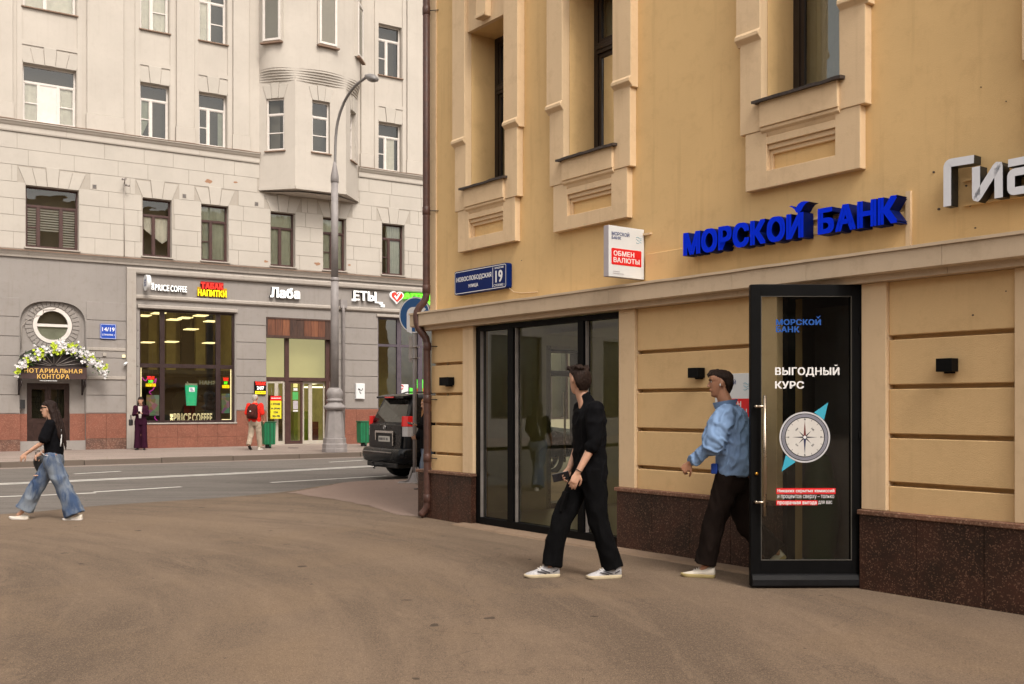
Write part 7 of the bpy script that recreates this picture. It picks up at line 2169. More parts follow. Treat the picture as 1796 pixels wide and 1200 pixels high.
def denim(name):
    m, nt, b = new_mat(name); co = coords(nt)
    a = noise_tex(nt, coords(nt, (3.5, 6, 1.4)), 1.6, 4, 0.6, 0.4); f = noise_tex(nt, coords(nt, (60, 60, 12)), 6, 3, 0.6); g = noise_tex(nt, co, 300, 2, 0.5)
    c = mixc(nt, ramp(nt, a, 0.40, 0.64), (0.045, 0.075, 0.145), (0.20, 0.23, 0.265))
    c = mixc(nt, ramp(nt, f, 0.45, 0.75, 0, 0.5), c, (0.03, 0.05, 0.11))
    nt.links.new(c, b.inputs['Base Color']); b.inputs['Roughness'].default_value = 0.9; b.inputs['Specular IOR Level'].default_value = 0.2
    bump(nt, b, g, 0.3, 0.002); return m
C_DENIM = denim('washed_denim')
SH_WHITE = plain('off_white_leather', (0.60, 0.55, 0.47), 0.6, var=0.1, vscale=20, bmp=0.1); SH_SOLE = plain('cream_sole_rubber', (0.52, 0.44, 0.30), 0.7, var=0.12); SH_GUM = plain('yellowed_sole', (0.38, 0.30, 0.13), 0.7, var=0.1)
SH_BLK = plain('black_shoe_leather', (0.012, 0.011, 0.011), 0.45, var=0.2); SH_SILV = plain('silver_mesh_upper', (0.42, 0.41, 0.42), 0.55, var=0.25, vscale=60); SH_DARK = plain('dark_grey_overlay', (0.05, 0.05, 0.06), 0.5, var=0.2)
PHONE = plain('phone_black', (0.012, 0.012, 0.014), 0.2, var=0)
EYE_D = plain('eye_dark', (0.015, 0.010, 0.008), 0.3, var=0); EYE_W = plain('eye_white', (0.55, 0.52, 0.48), 0.4, var=0); LIP = plain('lip_colour', (0.32, 0.10, 0.08), 0.5, var=0)

def face_bits(parent, M, hair, s=1.0, brows=True, eyes=True, mouth=True):
    if eyes:
        mb = MB()
        for sg in (-1, 1): mb.ball((0.0815*s, sg*0.031*s, 0.141*s), .0085*s, .0125*s, .0060*s)
        xform(mb, M); e = mb.build('eyes', EYE_W, parent)
        mb = MB()
        for sg in (-1, 1):
            mb.ball((0.0865*s, sg*0.031*s, 0.141*s), .0050*s, .0062*s, .0058*s)
            mb.tube([(0.083*s, sg*0.018*s, 0.146*s), (0.0895*s, sg*0.031*s, 0.1485*s), (0.081*s, sg*0.045*s, 0.145*s)], .0018*s, 6)
        xform(mb, M); mb.build('iris_and_lashes', EYE_D, e)
    if brows:
        mb = MB()
        for sg in (-1, 1): mb.tube([(0.094*s, sg*0.014*s, 0.156*s), (0.0965*s, sg*0.03*s, 0.161*s), (0.083*s, sg*0.050*s, 0.157*s)], (.0045*s, .0028*s), 8, up=(0, 0, 1), round_ends=True)
        xform(mb, M); mb.build('eyebrows', hair, parent)
    if mouth:
        mb = MB(); mb.ball((0.0975*s, 0, 0.0735*s), .0055*s, .021*s, .0042*s); mb.ball((0.0955*s, 0, 0.0645*s), .0065*s, .018*s, .0048*s); xform(mb, M); mb.build('lips', LIP, parent)

def person_root(label, p, yaw, group=None):
    return thing('person', label, 'person', p, yaw, group)

# ---- man in black, walking left and looking towards the glass (local x = walking direction, y = his left)
def man_black():
    o = person_root('man in black shirt and trousers walking past the shop window, head turned to the glass', at_depth(1030, 9.07, 0.0), R(180+14))
    z = Vector
    hipL, hipR = z((-.02, .10, .93)), z((-.03, -.10, .93))
    # his left side is nearest the camera
    kneeF, ankF = z((.215, -.07, .50)), z((.315, -.08, .095))        # leading leg is the far one or near? the photo shows it in front
    kneeB, ankB = z((-.07, .10, .49)), z((-.20, .10, .095))
    shL, shR = z((-.005, .205, 1.475)), z((-.02, -.20, 1.475))
    elL, wrL = z((.02, .255, 1.19)), z((.155, .215, .93))
    elR, wrR = z((-.01, -.24, 1.18)), z((.12, -.15, .94))
    neck, headp = z((.035, 0, 1.56)), z((.075, .0, 1.725))
    M = look(headp, R(-74), R(3))
    sk = head_mb(M)
    limb(sk, [(.0, 0, 1.47), (.025, 0, 1.54), (.055, -.005, 1.625), (.07, 0, 1.70)], [.075, .060, .056, .055])
    limb(sk, [(0, 0, 1.0), (0, 0, 1.25), (0, 0, 1.42)], [(.10, .14), (.10, .14), (.09, .15)], up=(1, 0, 0))
    for s_, e, w in ((shL, elL, wrL), (shR, elR, wrR)):
        limb(sk, [s_, along(s_, e, .5), e, along(e, w, .35), w], [.045, .042, .038, .037, .025])
    hand_mb(sk, wrL, (wrL-elL)*0.5+z((.06, .0, -.18)), (-0.15, -1, 0.1), 1, 0.42, 1.0)
    hand_mb(sk, wrR, z((.5, .05, -.8)), (0.1, 1, -.1), -1, .95, 1.0)
    for h_, k_, a_ in ((hipL, kneeB, ankB), (hipR, kneeF, ankF)): limb(sk, [h_, k_, a_, a_+z((0.06, 0, -.05))], [.07, .05, .035, .03])
    body = solid(sk, 'body', SKIN, o, 0.0062, 2)
    face_bits(o, M, H_BRN)
    hr = hair_short(M, 1.0); 
    for k in range(26):
        rr = random.Random(k); a = rr.uniform(-.08, .11); y_ = rr.uniform(-.06, .06)
        hr.tube([tuple(M @ Vector((a-.05, y_, .216))), tuple(M @ Vector((a-.02, y_*1.1, .236+.008*rr.random()))), tuple(M @ Vector((min(a+.02, .085), y_*1.2, .212)))], [.012, .014, .006], 8, round_ends=True)
    solid(hr, 'hair', H_BRN, o, 0.0065, 2, folds=(0.006, (60, 60, 22), 4))
    # shirt
    t = MB()
    secs = [(.84, .105, -.165, .195), (.90, .11, -.165, .200), (1.02, .112, -.155, .195), (1.15, .115, -.150, .197), (1.28, .12, -.150, .208), (1.38, .115, -.150, .212), (1.45, .095, -.135, .200), (1.495, .07, -.105, .15), (1.525, .06, -.075, .09)]
    t.rings([oval(a, b, w, zz, 28, 2.5) for zz, a, b, w in secs])
    limb(t, [(.0, 0, 1.50), (.015, 0, 1.552), (.024, 0, 1.570)], [.082, .071, .066])
    for s_, e, w in ((shL, elL, wrL), (shR, elR, wrR)):
        q = along(e, w, .18)
        limb(t, [s_+z((0, 0, -.01)), along(s_, e, .45), along(s_, e, .85), e, q], [.083, .078, .070, .064, .060])
        t.tube([along(e, w, .10), along(e, w, .20)], [.064, .062], 16)
    solid(t, 'shirt', C_BLK, o, 0.0085, 3, folds=(0.013, (10, 8, 6), 2))
    # trousers
    t = MB()
    t.rings([oval(a, b, w, zz, 24, 2.3) for zz, a, b, w in [(.78, .09, -.13, .15), (.86, .105, -.15, .185), (.95, .10, -.14, .175), (1.03, .095, -.12, .16)]])
    leg(t, [hipL+z((0, 0, .02)), along(hipL, kneeB, .5), kneeB, along(kneeB, ankB, .6), ankB+z((.0, 0, -.01))], [(.116, .108), (.104, .098), (.090, .086), (.088, .085), (.094, .088)])
    leg(t, [hipR+z((0, 0, .02)), along(hipR, kneeF, .5), kneeF, along(kneeF, ankF, .6), ankF+z((-.015, 0, .005))], [(.116, .105), (.106, .098), (.092, .086), (.088, .085), (.094, .088)])
    solid(t, 'trousers', C_BLK2, o, 0.0085, 3, folds=(0.014, (9, 8, 4), 7))
    t = MB()
    c = along(hipR, kneeF, .62)+z((.09, .04, 0)); t.box(-.012, .012, -.07, .07, -.09, .09); xform(t, Matrix.Translation(c) @ Matrix.Rotation(R(-20), 4, 'Y')); t.build('thigh_pocket', C_BLK2, o, bevel=0.008)
    shoe(o, (.235, -.075), (.545, -.09), 0.0, 0.0, .054, SH_SILV, SH_SOLE, SH_WHITE, .125, accent=SH_DARK)
    shoe(o, (-.27, .105), (.04, .11), 0.0, 0.0, .054, SH_SILV, SH_SOLE, SH_WHITE, .125, accent=SH_DARK)
    mb = MB(); q = along(elL, wrL, .93); d = (wrL-elL).normalized()
    mb.tube([q-d*.004, q+d*.004], .031, 16); mb.build('wristband', plain('woven_band', (0.03, 0.02, 0.012), 0.8), o)
    ph = thing('phone', 'black smartphone held by the man in black', 'phone', (0, 0, 0))
    m = MB(); m.box(-.075, .075, -.004, .004, -.037, .037); me = m.build('phone_body', PHONE, ph, bevel=0.003)
    ph.matrix_world = Matrix.Translation(o.location) @ Matrix.Rotation(R(194), 4, 'Z') @ Matrix.Translation(wrR+z((.085, .03, -.065))) @ Matrix.Rotation(R(-6), 4, 'Z') @ Matrix.Rotation(R(12), 4, 'Y')
    return o

# ---- man in blue shirt stepping out from behind the door
def man_blue():
    o = person_root('man in loose light blue shirt and dark trousers walking past the open glass door', at_depth(1283, 9.06, 0.0), R(180-20))
    z = Vector
    hipL, hipR = z((.0, .095, .90)), z((.0, -.095, .90))
    kneeF, ankF = z((.135, .09, .475)), z((.215, .09, .095))
    kneeB, ankB = z((-.12, -.10, .455)), z((-.40, -.11, .20))
    shL, shR = z((.03, .215, 1.435)), z((.02, -.205, 1.435))
    elL, wrL = z((.12, .275, 1.165)), z((.315, .245, 1.005))
    elR, wrR = z((-.06, -.27, 1.15)), z((-.10, -.25, .92))
    headp = z((.095, 0, 1.695))
    M = look(headp, R(14), R(4))
    sk = head_mb(M)
    limb(sk, [(.02, 0, 1.43), (.045, 0, 1.51), (.07, 0, 1.58), (.085, 0, 1.66)], [.08, .064, .060, .056])
    limb(sk, [(0, 0, .98), (0, 0, 1.2), (0, 0, 1.38)], [(.10, .14), (.10, .14), (.09, .15)], up=(1, 0, 0))
    for s_, e, w in ((shL, elL, wrL), (shR, elR, wrR)): limb(sk, [s_, along(s_, e, .5), e, along(e, w, .35), w], [.045, .042, .038, .038, .027])
    hand_mb(sk, wrL, (wrL-elL)+z((.02, 0, -.04)), (-.15, -1, -.25), 1, 1.25, 1.02, spread=0.02)
    hand_mb(sk, wrR, z((.1, 0, -1)), (.1, 1, 0), 1, .6)
    for h_, k_, a_ in ((hipL, kneeF, ankF), (hipR, kneeB, ankB)): limb(sk, [h_, k_, a_, a_+z((0.05, 0, -.06))], [.07, .05, .035, .03])
    solid(sk, 'body', SKIN_T, o, 0.0062, 2)
    face_bits(o, M, H_DRK)
    hr = hair_short(M, 1.0)
    hr.tube([tuple(M @ Vector((.01, -.02, .228))), tuple(M @ Vector((.07, 0, .226))), tuple(M @ Vector((.102, .015, .202))), tuple(M @ Vector((.104, .03, .183)))], [.024, .024, .016, .007], 10, round_ends=True)
    solid(hr, 'hair', H_BRN, o, 0.0065, 2, folds=(0.005, (60, 60, 20), 9))
    mb = MB(); mb.ball(tuple(M @ Vector((.012, .082, .108))), .006, .005, .013); mb.build('earphone', M_SIGNW, o)
    t = MB()
    secs = [(.895, .115, -.175, .205), (.93, .125, -.21, .215), (1.00, .125, -.22, .222), (1.12, .125, -.205, .225), (1.25, .13, -.175, .225), (1.36, .125, -.15, .22), (1.43, .115, -.125, .20), (1.475, .10, -.095, .14), (1.505, .095, -.06, .09)]
    t.rings([oval(a, b, w, zz+(0.03 if a > .12 and zz < 1 else 0), 28, 2.5) for zz, a, b, w in secs])
    for s_, e, w in ((shL, elL, wrL), (shR, elR, wrR)):
        limb(t, [s_+z((-.01, -.02, -.01)), along(s_, e, .4), along(s_, e, .8), along(s_, e, 1.02)], [.095, .105, .108, .100])
        limb(t, [along(s_, e, .85), e, along(e, w, .5), along(e, w, .86)], [.062, .066, .060, .052])
    t.tube([along(elL, wrL, .78), along(elL, wrL, .90)], [.058, .054], 16)
    solid(t, 'shirt', C_BLUE, o, 0.0085, 2, folds=(0.019, (13, 10, 9), 5), sf=0.4)
    t = MB()
    t.rings([[(.055+(.085+k*.012)*math.cos(a)*1.0, (.077+k*.008)*math.sin(a), 1.475+k*.032+.018*(-math.cos(a))) for a in [2*math.pi*i/24 for i in range(24)]] for k in (0.4, 1.0, 2.1)], 0, False, True)
    t.rings([[(.055+(.079+k*.012)*math.cos(a)*1.0, (.071+k*.008)*math.sin(a), 1.475+k*.032+.018*(-math.cos(a))) for a in [2*math.pi*i/24 for i in range(24)]] for k in (0.4, 1.0, 2.1)], 0, False, True)
    t.build('collar', C_BLUE, o, recalc=False)
    t = MB(); t.rings([oval(a, b, w, zz, 24, 2.3) for zz, a, b, w in [(.865, .10, -.12, .165), (.90, .105, -.125, .17), (.97, .10, -.12, .165)]]); t.build('undershirt', C_WHITE, o)
    mb = MB(); mb.box(.10, .155, .10, .16, .91, 1.0); mb.build('shirt_tail', plain('deep_blue_cloth', (0.01, 0.05, 0.30), 0.8), o, bevel=0.01)
    t = MB()
    t.rings([oval(a, b, w, zz, 24, 2.3) for zz, a, b, w in [(.74, .085, -.12, .145), (.82, .10, -.14, .18), (.90, .10, -.13, .172), (.94, .095, -.12, .165)]])
    leg(t, [hipL, along(hipL, kneeF, .5), kneeF, along(kneeF, ankF, .55), ankF+z((0, 0, .02))], [(.118, .105), (.110, .10), (.098, .092), (.092, .088), (.098, .09)])
    leg(t, [hipR, along(hipR, kneeB, .5), kneeB, along(kneeB, ankB, .55), ankB+z((.03, 0, .02))], [(.120, .105), (.118, .10), (.105, .095), (.100, .09), (.100, .09)])
    solid(t, 'trousers', C_BROWN, o, 0.0085, 3, folds=(0.015, (9, 8, 4.5), 3))
    shoe(o, (.13, .09), (.425, .10), 0.0, 0.0, .050, SH_WHITE, SH_GUM, C_WHITE, .098)
    shoe(o, (-.50, -.11), (-.235, -.11), 0.0, R(38), .050, SH_WHITE, SH_GUM, C_WHITE, .098, L=.285)
    return o

# ---- young woman striding across the forecourt
def woman_jeans():
    P0 = at_depth(92, 13.7, -0.012)
    o = person_root('young woman in black t-shirt, sunglasses and wide ripped jeans striding across the forecourt', P0, R(180+2))
    z = Vector
    hipL, hipR = z((-.015, .085, .83)), z((-.02, -.085, .83))
    kneeF, ankF = z((.215, -.07, .47)), z((.43, -.08, .105))
    kneeB, ankB = z((-.165, .07, .44)), z((-.33, .08, .085))
    shL, shR = z((-.03, .155, 1.275)), z((-.02, -.15, 1.275))
    elL, wrL = z((.045, .20, 1.035)), z((.275, .17, .885))
    elR, wrR = z((.03, -.19, 1.03)), z((.215, -.14, .87))
    headp = z((.045, 0, 1.468)); s_h = 0.93
    M = Matrix.Translation(headp) @ Matrix.Rotation(R(4), 4, 'Z') @ Matrix.Rotation(R(3), 4, 'Y') @ Matrix.Translation((0, 0, -.12*s_h))
    sk = head_mb(M, True, s_h)
    limb(sk, [(-.01, 0, 1.27), (.005, 0, 1.33), (.025, 0, 1.40), (.035, 0, 1.45)], [.06, .046, .044, .043])
    limb(sk, [(0, 0, .9), (0, 0, 1.1), (-.01, 0, 1.24)], [(.075, .11), (.08, .115), (.07, .11)], up=(1, 0, 0))
    for a_, e, w in ((shL, elL, wrL), (shR, elR, wrR)): limb(sk, [a_, along(a_, e, .5), e, along(e, w, .35), w], [.036, .034, .031, .030, .019])
    hand_mb(sk, wrL, (wrL-elL)+z((.0, 0, -.05)), (-.2, -.9, -.3), 1, 0.35, .86)
    hand_mb(sk, wrR, z((.7, .1, -.7)), (0, 1, -.2), -1, 1.1, .86)
    for h_, k_, a_ in ((hipL, kneeB, ankB), (hipR, kneeF, ankF)): limb(sk, [h_, k_, a_, a_+z((.05, 0, -.04))], [.06, .045, .03, .026])
    solid(sk, 'body', SKIN, o, 0.0065, 2)
    face_bits(o, M, H_DRK, s_h, eyes=False)
    hr = MB()
    top = [(.10, -.02, -.10, .070), (.13, .0, -.108, .076), (.155, .045, -.112, .078), (.18, .092, -.110, .078), (.205, .088, -.102, .070), (.228, .06, -.08, .055), (.246, .02, -.04, .028)]
    hr.rings([oval(a*s_h, b*s_h, w*s_h, zz*s_h, 24) for zz, a, b, w in top]); xform(hr, M)
    for (y_, x_, l) in ((.045, -.06, 0), (-.045, -.06, .02), (.0, -.085, -.03), (.062, -.045, .05), (-.062, -.045, .06)):
        hr.tube([headp+z((x_+.02, y_, .06)), headp+z((x_-.025, y_*1.1, -.05)), headp+z((x_-.06, y_*1.3, -.17)), headp+z((x_-.095, y_*1.2, -.30)), headp+z((x_-.125, y_*1.1, -.42+l)), headp+z((x_-.135, y_, -.50+l))], [(.032, .026), (.036, .030), (.036, .028), (.032, .024), (.022, .016), (.008, .006)], 12, up=(1, 0, 0), round_ends=True)
    solid(hr, 'hair', H_DRK, o, 0.008, 3, folds=(0.007, (55, 55, 9), 6))
    # sunglasses
    g = MB()
    for sg in (-1, 1):
        g.prism([(sg*.012, .131), (sg*.058, .134), (sg*.060, .150), (sg*.050, .160), (sg*.012, .158)], .088, .094, ax='x')
        g.tube([(.088, sg*.060, .152), (.03, sg*.071, .148), (-.01, sg*.072, .140)], (.007, .002), 8, up=(0, 0, 1))
    g.box(.089, .094, -.012, .012, .148, .156)
    g.v = [(x*s_h, y*s_h, q*s_h) for x, y, q in g.v]; xform(g, M)
    g.build('sunglasses', plain('tortoiseshell_black', (0.012, 0.008, 0.006), 0.2, var=0.3, vscale=40), o)
    t = MB()
    secs = [(.865, .085, -.125, .135), (.92, .092, -.13, .14), (1.02, .092, -.12, .142), (1.12, .098, -.115, .15), (1.20, .095, -.112, .158), (1.26, .075, -.105, .15), (1.295, .05, -.08, .10), (1.315, .045, -.06, .06)]
    t.rings([oval(a, b, w, zz, 24, 2.4) for zz, a, b, w in secs])
    for a_, e in ((shL, elL), (shR, elR)): limb(t, [a_, along(a_, e, .4), along(a_, e, .80)], [.066, .072, .074])
    solid(t, 'tshirt', C_TEE, o, 0.008, 3, folds=(0.009, (8, 8, 5), 8))
    t = MB()
    t.rings([oval(a, b, w, zz, 24, 2.3) for zz, a, b, w in [(.70, .085, -.12, .135), (.78, .10, -.135, .165), (.85, .095, -.125, .155), (.90, .085, -.11, .135)]])
    leg(t, [hipL, along(hipL, kneeB, .5), kneeB+z((-.01, 0, 0)), along(kneeB, ankB, .55), ankB+z((.01, 0, -.005))], [(.110, .095), (.112, .095), (.106, .095), (.115, .10), (.135, .11)])
    leg(t, [hipR, along(hipR, kneeF, .5), kneeF, along(kneeF, ankF, .55), ankF+z((-.03, 0, .03))], [(.110, .095), (.105, .092), (.096, .088), (.104, .092), (.122, .10)])
    solid(t, 'jeans', C_DENIM, o, 0.009, 2, folds=(0.020, (9, 8, 3.6), 4), sf=0.4)
    mb = MB(); q = along(hipR, kneeF, .72)+z((.058, .085, .02)); mb.ball(tuple(q), .035, .028, .009); mb.build('knee_rip', SKIN, o)
    mb = MB(); mb.tube([(.02, .142, .86), (-.10, .125, .865)], (.018, .004), 8, up=(0, 0, 1)); mb.build('orange_tag', plain('orange_cloth', (0.75, 0.16, 0.03), 0.8), o)
    shoe(o, (.345, -.08), (.60, -.085), 0.012, R(-9), .045, SH_WHITE, C_WHITE, SH_WHITE, .085)
    shoe(o, (-.42, .08), (-.165, .085), 0.0, R(0), .045, SH_WHITE, C_WHITE, SH_WHITE, .085)
    # t-shirt print, chain strap
    t_ = text_mb('Z', .05, .055, .002, .03); t_.v = [(.03-x, .178-y*0, q+1.125) for x, y, q in t_.v]
    mb = MB(); mb.tube([(.065, .02, 1.32), (.085, .06, 1.22), (.10, .10, 1.10), (.105, .12, .98), (.09, .135, .90), (.03, .16, .865), (-.10, .14, .855)], .0035, 6); mb.build('cord', M_SIGNW, o)
    mb = MB(); mb.tube([(-.12, .03, 1.20), (-.14, .06, 1.12), (-.145, .08, 1.04), (-.14, .09, .98)], .008, 6); mb.build('back_strap', M_SIGNW, o)
    bag = thing('handbag', 'black slouchy bag carried by the woman in ripped jeans', 'bag', (0, 0, 0))
    m = MB()
    m.tube([(0, 0, .12), (.02, 0, .06), (0, 0, -.03), (-.03, 0, -.10)], [(.05, .02), (.085, .035), (.11, .045), (.095, .04)], 16, up=(1, 0, 0), round_ends=True)
    bo = solid(m, 'bag_body', plain('black_bag_leather', (0.010, 0.010, 0.011), 0.4, var=0.2), bag, .008, 3, folds=(.008, (12, 12, 6), 2))
    m = MB(); m.tube([(-.05, 0, .10), (-.02, .0, .17), (.03, 0, .17), (.05, 0, .10)], .006, 8); m.build('bag_handle', M_BLKR, bag)
    bag.location = Vector(P0)+Vector((-(.205), .14, .74)); bag.rotation_euler = (0, R(18), R(180))
    return o

# ---- two people on the far pavement
def woman_phone():
    P0 = at_depth(247, 33.2, 0.088)
    o = person_root('woman in a wine red trouser suit looking at her phone beside the coffee shop', P0, R(-80))
    z = Vector
    M = look(z((.055, 0, 1.575)), R(0), R(26))
    sk = head_mb(M, True)
    limb(sk, [(0, 0, 1.38), (.01, 0, 1.45), (.03, 0, 1.54)], [.06, .048, .045])
    sh = [z((0, .17, 1.37)), z((0, -.17, 1.37))]; el = [z((.04, .215, 1.12)), z((.04, -.215, 1.12))]; wr = [z((.22, .07, 1.17)), z((.22, -.06, 1.17))]
    for i in (0, 1): limb(sk, [sh[i], el[i], wr[i]], [.04, .036, .024]); hand_mb(sk, wr[i], z((.6, -.4 if i == 0 else .4, .2)), (0, 0, 1), (1 if i == 0 else -1), .7, .9)
    limb(sk, [(0, 0, .95), (0, 0, 1.3)], [(.09, .12), (.09, .13)], up=(1, 0, 0))
    for sg in (-1, 1): limb(sk, [(0, sg*.09, .9), (0, sg*.09, .1)], [.06, .03])
    solid(sk, 'body', SKIN, o, .011, 2)
    hr = MB(); top = [(.10, -.02, -.10, .072), (.14, .01, -.108, .080), (.18, .085, -.110, .080), (.21, .085, -.100, .070), (.235, .05, -.07, .05), (.246, .0, -.03, .02)]
    hr.rings([oval(a, b, w, zz, 20) for zz, a, b, w in top]); xform(hr, M)
    for sg in (-1, 1): hr.tube([z((0, sg*.07, 1.60)), z((.0, sg*.085, 1.48)), z((.02, sg*.10, 1.34))], [.03, .032, .012], 10, round_ends=True)
    hr.tube([z((-.05, 0, 1.6)), z((-.08, 0, 1.45)), z((-.09, 0, 1.32))], [.07, .06, .03], 10, round_ends=True)
    solid(hr, 'hair', H_DRK, o, .012, 2)
    t = MB(); t.rings([oval(a, b, w, zz, 22, 2.4) for zz, a, b, w in [(.80, .13, -.14, .20), (.92, .13, -.135, .195), (1.08, .11, -.12, .155), (1.22, .12, -.125, .175), (1.34, .105, -.12, .19), (1.40, .07, -.09, .12), (1.43, .05, -.06, .07)]])
    for i in (0, 1): limb(t, [sh[i], el[i], along(el[i], wr[i], .85)], [.068, .062, .045])
    solid(t, 'jacket', C_WINE, o, .013, 2, folds=(.008, (8, 8, 5), 1))
    t = MB(); t.prism([(-.035, 1.02), (.035, 1.02), (.06, 1.40), (-.06, 1.40)], .105, .135, ax='x'); t.build('blouse', C_WHITE, o)
    t = MB()
    for sg in (-1, 1): leg(t, [(0, sg*.085, .88), (0, sg*.10, .5), (.0, sg*.11, .06)], [(.12, .10), (.105, .09), (.125, .105)])
    solid(t, 'trousers', C_WINE, o, .013, 2, folds=(.009, (8, 8, 3), 5))
    for sg in (-1, 1): shoe(o, (-.06, sg*.10), (.19, sg*.13), 0, 0, .042, SH_BLK, SH_BLK, None, .07)
    ph = thing('phone', 'phone in the hands of the woman in wine red', 'phone', P0+Matrix.Rotation(R(-80), 3, 'Z') @ z((.31, 0, 1.20)), R(-80))
    m = MB(); m.box(-.07, .07, -.035, .035, -.005, .005); m.build('phone_body', PHONE, ph).rotation_euler = (0, R(-35), 0)
    bg_ = thing('handbag', 'small black handbag on the forearm of the woman in wine red', 'bag', P0+Matrix.Rotation(R(-80), 3, 'Z') @ z((.09, -.29, .88)), R(-80))
    m = MB(); m.box(-.12, .12, -.05, .05, -.1, .1); m.build('bag_body', SH_BLK, bg_, bevel=.03, seg=3); m = MB(); m.tube([(-.1, 0, .09), (-.05, 0, .24), (.05, 0, .24), (.1, 0, .09)], .008, 8); m.build('bag_handle', SH_BLK, bg_)
woman_phone_ = woman_phone

def man_red():
    P0 = at_depth(447, 33.0, 0.088)
    o = person_root('grey-haired man in red t-shirt with maroon backpack, walking towards the market doors', P0, R(82))
    z = Vector
    M = look(z((.04, 0, 1.655)), R(-8), R(4))
    sk = head_mb(M)
    limb(sk, [(0, 0, 1.45), (.01, 0, 1.52), (.03, 0, 1.62)], [.07, .058, .055])
    sh = [z((0, .20, 1.43)), z((0, -.20, 1.43))]; el = [z((-.02, .27, 1.14)), z((-.02, -.26, 1.14))]; wr = [z((.12, .29, .95)), z((.14, -.25, .96))]
    for i in (0, 1): limb(sk, [sh[i], el[i], wr[i]], [.05, .042, .028]); hand_mb(sk, wr[i], z((.3, 0, -1)), (0, -1 if i == 0 else 1, 0), 1 if i == 0 else -1, .6)
    limb(sk, [(0, 0, 1.0), (0, 0, 1.35)], [(.1, .14), (.1, .15)], up=(1, 0, 0))
    for a_, b_, c_ in ((z((0, .10, .90)), z((-.02, .12, .50)), z((-.20, .13, .17))), (z((0, -.10, .90)), z((.06, -.11, .48)), z((.10, -.13, .10)))): limb(sk, [a_, b_, c_], [.06, .045, .035])
    solid(sk, 'body', SKIN_R, o, .011, 2)
    solid(hair_short(M), 'hair', H_GRY, o, .010, 1, folds=(.004, (40, 40, 20), 2))
    t = MB(); t.rings([oval(a, b, w, zz, 22, 2.5) for zz, a, b, w in [(.90, .12, -.13, .20), (1.05, .13, -.13, .20), (1.2, .13, -.13, .21), (1.34, .12, -.13, .22), (1.42, .10, -.12, .20), (1.48, .06, -.08, .11), (1.51, .06, -.06, .07)]])
    for i in (0, 1): limb(t, [sh[i], along(sh[i], el[i], .45), along(sh[i], el[i], .85)], [.085, .082, .08])
    solid(t, 'tshirt', C_RED, o, .013, 2, folds=(.010, (8, 8, 5), 3))
    hL, hR = z((0, .10, .90)), z((0, -.10, .90)); kL, aL = z((.10, .11, .50)), z((-.15, .12, .16)); kR, aR = z((.06, -.11, .48)), z((.10, -.13, .10))
    kL = z((-.02, .12, .50)); aL = z((-.20, .13, .17))
    t = MB(); t.rings([oval(a, b, w, zz, 22, 2.3) for zz, a, b, w in [(.78, .09, -.12, .15), (.86, .11, -.14, .19), (.96, .11, -.13, .185)]])
    leg(t, [hL, kL, along(kL, aL, .6), aL], [(.11, .105), (.09, .09), (.08, .08), (.07, .075)]); leg(t, [hR, kR, along(kR, aR, .6), aR], [(.11, .105), (.09, .09), (.08, .08), (.075, .075)])
    solid(t, 'trousers', C_BEIGE, o, .013, 2, folds=(.014, (8, 8, 4), 6))
    shoe(o, (.0, -.13), (.29, -.14), 0, 0, .05, SH_WHITE, C_WHITE, None, .10); shoe(o, (-.30, .13), (-.02, .13), 0, R(40), .05, SH_BLK, SH_BLK, None, .10, L=.28)
    bp = thing('backpack', 'maroon backpack on the back of the man in the red t-shirt', 'backpack', P0+Matrix.Rotation(R(82), 3, 'Z') @ z((-.13, 0, 1.0)), R(82))
    m = MB(); m.rings([oval(.02, b, w, zz, 20, 3) for zz, b, w in [(0, -.12, .13), (.03, -.19, .165), (.12, -.20, .17), (.28, -.18, .165), (.38, -.14, .15), (.44, -.08, .11), (.47, -.03, .06)]])
    pb = solid(m, 'pack_body', C_PACK, bp, .012, 3, folds=(.006, (10, 10, 8), 3))
    m = MB(); m.rings([oval(-.14, b, w, zz, 18, 3) for zz, b, w in [(.04, -.22, .11), (.10, -.25, .12), (.18, -.24, .115), (.22, -.2, .10)]]); m.build('front_pocket', C_PACK, bp, bevel=.01)
    m = MB(); m.ball((-.245, 0, .24), .01, .025, .02); m.build('logo_patch', M_SIGNW, bp)
    for sg in (-1, 1):
        m = MB(); m.tube([(.0, sg*.10, .40), (.10, sg*.12, .47), (.22, sg*.13, .40), (.25, sg*.14, .2), (.12, sg*.17, .06)], (.028, .008), 8, up=(0, 1, 0)); m.build('shoulder_strap', C_PACK, bp)

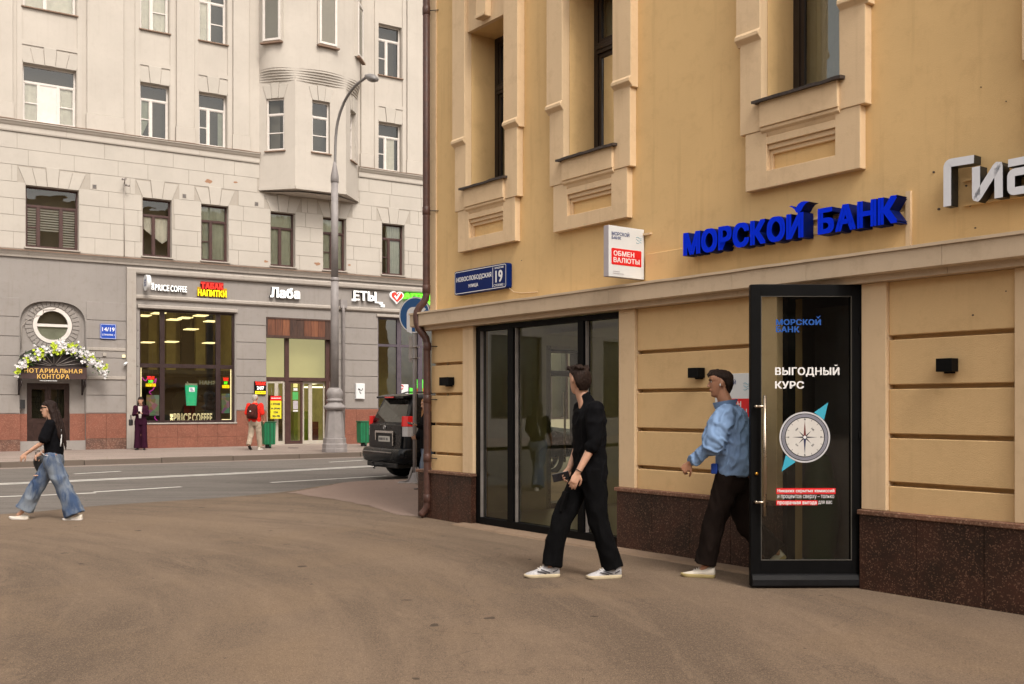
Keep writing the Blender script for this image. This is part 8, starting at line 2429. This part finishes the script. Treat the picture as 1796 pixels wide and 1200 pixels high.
def woman_corner():
    P0 = at_depth(751, 18.2, 0.03)
    o = person_root('blonde woman with a phone in her outstretched hand, mostly hidden by the brown drainpipe', P0, R(180+25))
    z = Vector
    M = look(z((.03, 0, 1.50)), R(0), R(14))
    sk = head_mb(M, True, .95)
    limb(sk, [(0, 0, 1.31), (.0, 0, 1.38), (.02, 0, 1.46)], [.06, .048, .045])
    sh = [z((0, .16, 1.30)), z((0, -.16, 1.30))]; el = [z((.06, .20, 1.07)), z((.05, -.19, 1.05))]; wr = [z((.26, .15, 1.13)), z((.16, -.14, .90))]
    for i in (0, 1): limb(sk, [sh[i], el[i], wr[i]], [.04, .036, .024]); hand_mb(sk, wr[i], z((1, 0, .1)), (0, 0, 1) if i == 0 else (0, 1, 0), -1 if i == 0 else 1, .8, .9)
    limb(sk, [(0, 0, .9), (0, 0, 1.25)], [(.09, .12), (.09, .13)], up=(1, 0, 0))
    for sg in (-1, 1): limb(sk, [(0, sg*.09, .85), (0, sg*.09, .1)], [.06, .03])
    solid(sk, 'body', SKIN, o, .010, 2)
    face_bits(o, M, H_BLD, .95)
    hr = MB(); top = [(.10, -.02, -.10, .072), (.14, .01, -.108, .080), (.18, .085, -.110, .080), (.21, .085, -.100, .070), (.235, .05, -.07, .05), (.246, .0, -.03, .02)]
    hr.rings([oval(a*.95, b*.95, w*.95, zz*.95, 20) for zz, a, b, w in top]); xform(hr, M)
    for sg in (-1, 1): hr.tube([z((.03, sg*.07, 1.56)), z((.045, sg*.078, 1.44)), z((.06, sg*.09, 1.32)), z((.07, sg*.10, 1.18))], [.028, .034, .036, .012], 10, round_ends=True)
    hr.tube([z((-.05, 0, 1.55)), z((-.08, 0, 1.38)), z((-.09, 0, 1.2))], [.07, .07, .03], 10, round_ends=True)
    solid(hr, 'hair', H_BLD, o, .010, 2, folds=(.006, (40, 40, 8), 2))
    t = MB(); t.rings([oval(a, b, w, zz, 22, 2.4) for zz, a, b, w in [(.72, .14, -.15, .19), (.9, .13, -.14, .185), (1.05, .12, -.13, .17), (1.2, .12, -.125, .175), (1.29, .10, -.12, .17), (1.34, .07, -.09, .11), (1.37, .05, -.06, .07)]])
    for i in (0, 1): limb(t, [sh[i], el[i], along(el[i], wr[i], .88)], [.072, .068, .05])
    solid(t, 'jacket', C_BLK, o, .012, 2, folds=(.010, (8, 8, 5), 1))
    t = MB(); kL, aL, kR, aR = z((.10, .09, .45)), z((.12, .10, .08)), z((-.02, -.09, .45)), z((-.16, -.10, .12))
    leg(t, [(0, .085, .8), kL, aL], [(.11, .10), (.09, .085), (.10, .09)]); leg(t, [(0, -.085, .8), kR, aR], [(.11, .10), (.09, .085), (.10, .09)])
    solid(t, 'jeans', C_DENIM, o, .012, 2, folds=(.009, (8, 8, 3), 5))
    shoe(o, (.06, .10), (.30, .11), 0, 0, .043, SH_BLK, SH_BLK, None, .08); shoe(o, (-.24, -.10), (.0, -.10), 0, R(15), .043, SH_BLK, SH_BLK, None, .08)
    ph = thing('phone', 'smartphone in the outstretched hand beside the black car', 'phone', P0+Matrix.Rotation(R(205), 3, 'Z') @ z((.36, .15, 1.16)), R(205))
    m = MB(); m.box(-.075, .075, -.036, .036, -.004, .004); m.build('phone_body', PHONE, ph).rotation_euler = (R(-30), R(-12), 0)

man_black(); man_blue(); woman_jeans(); woman_phone(); man_red(); woman_corner()
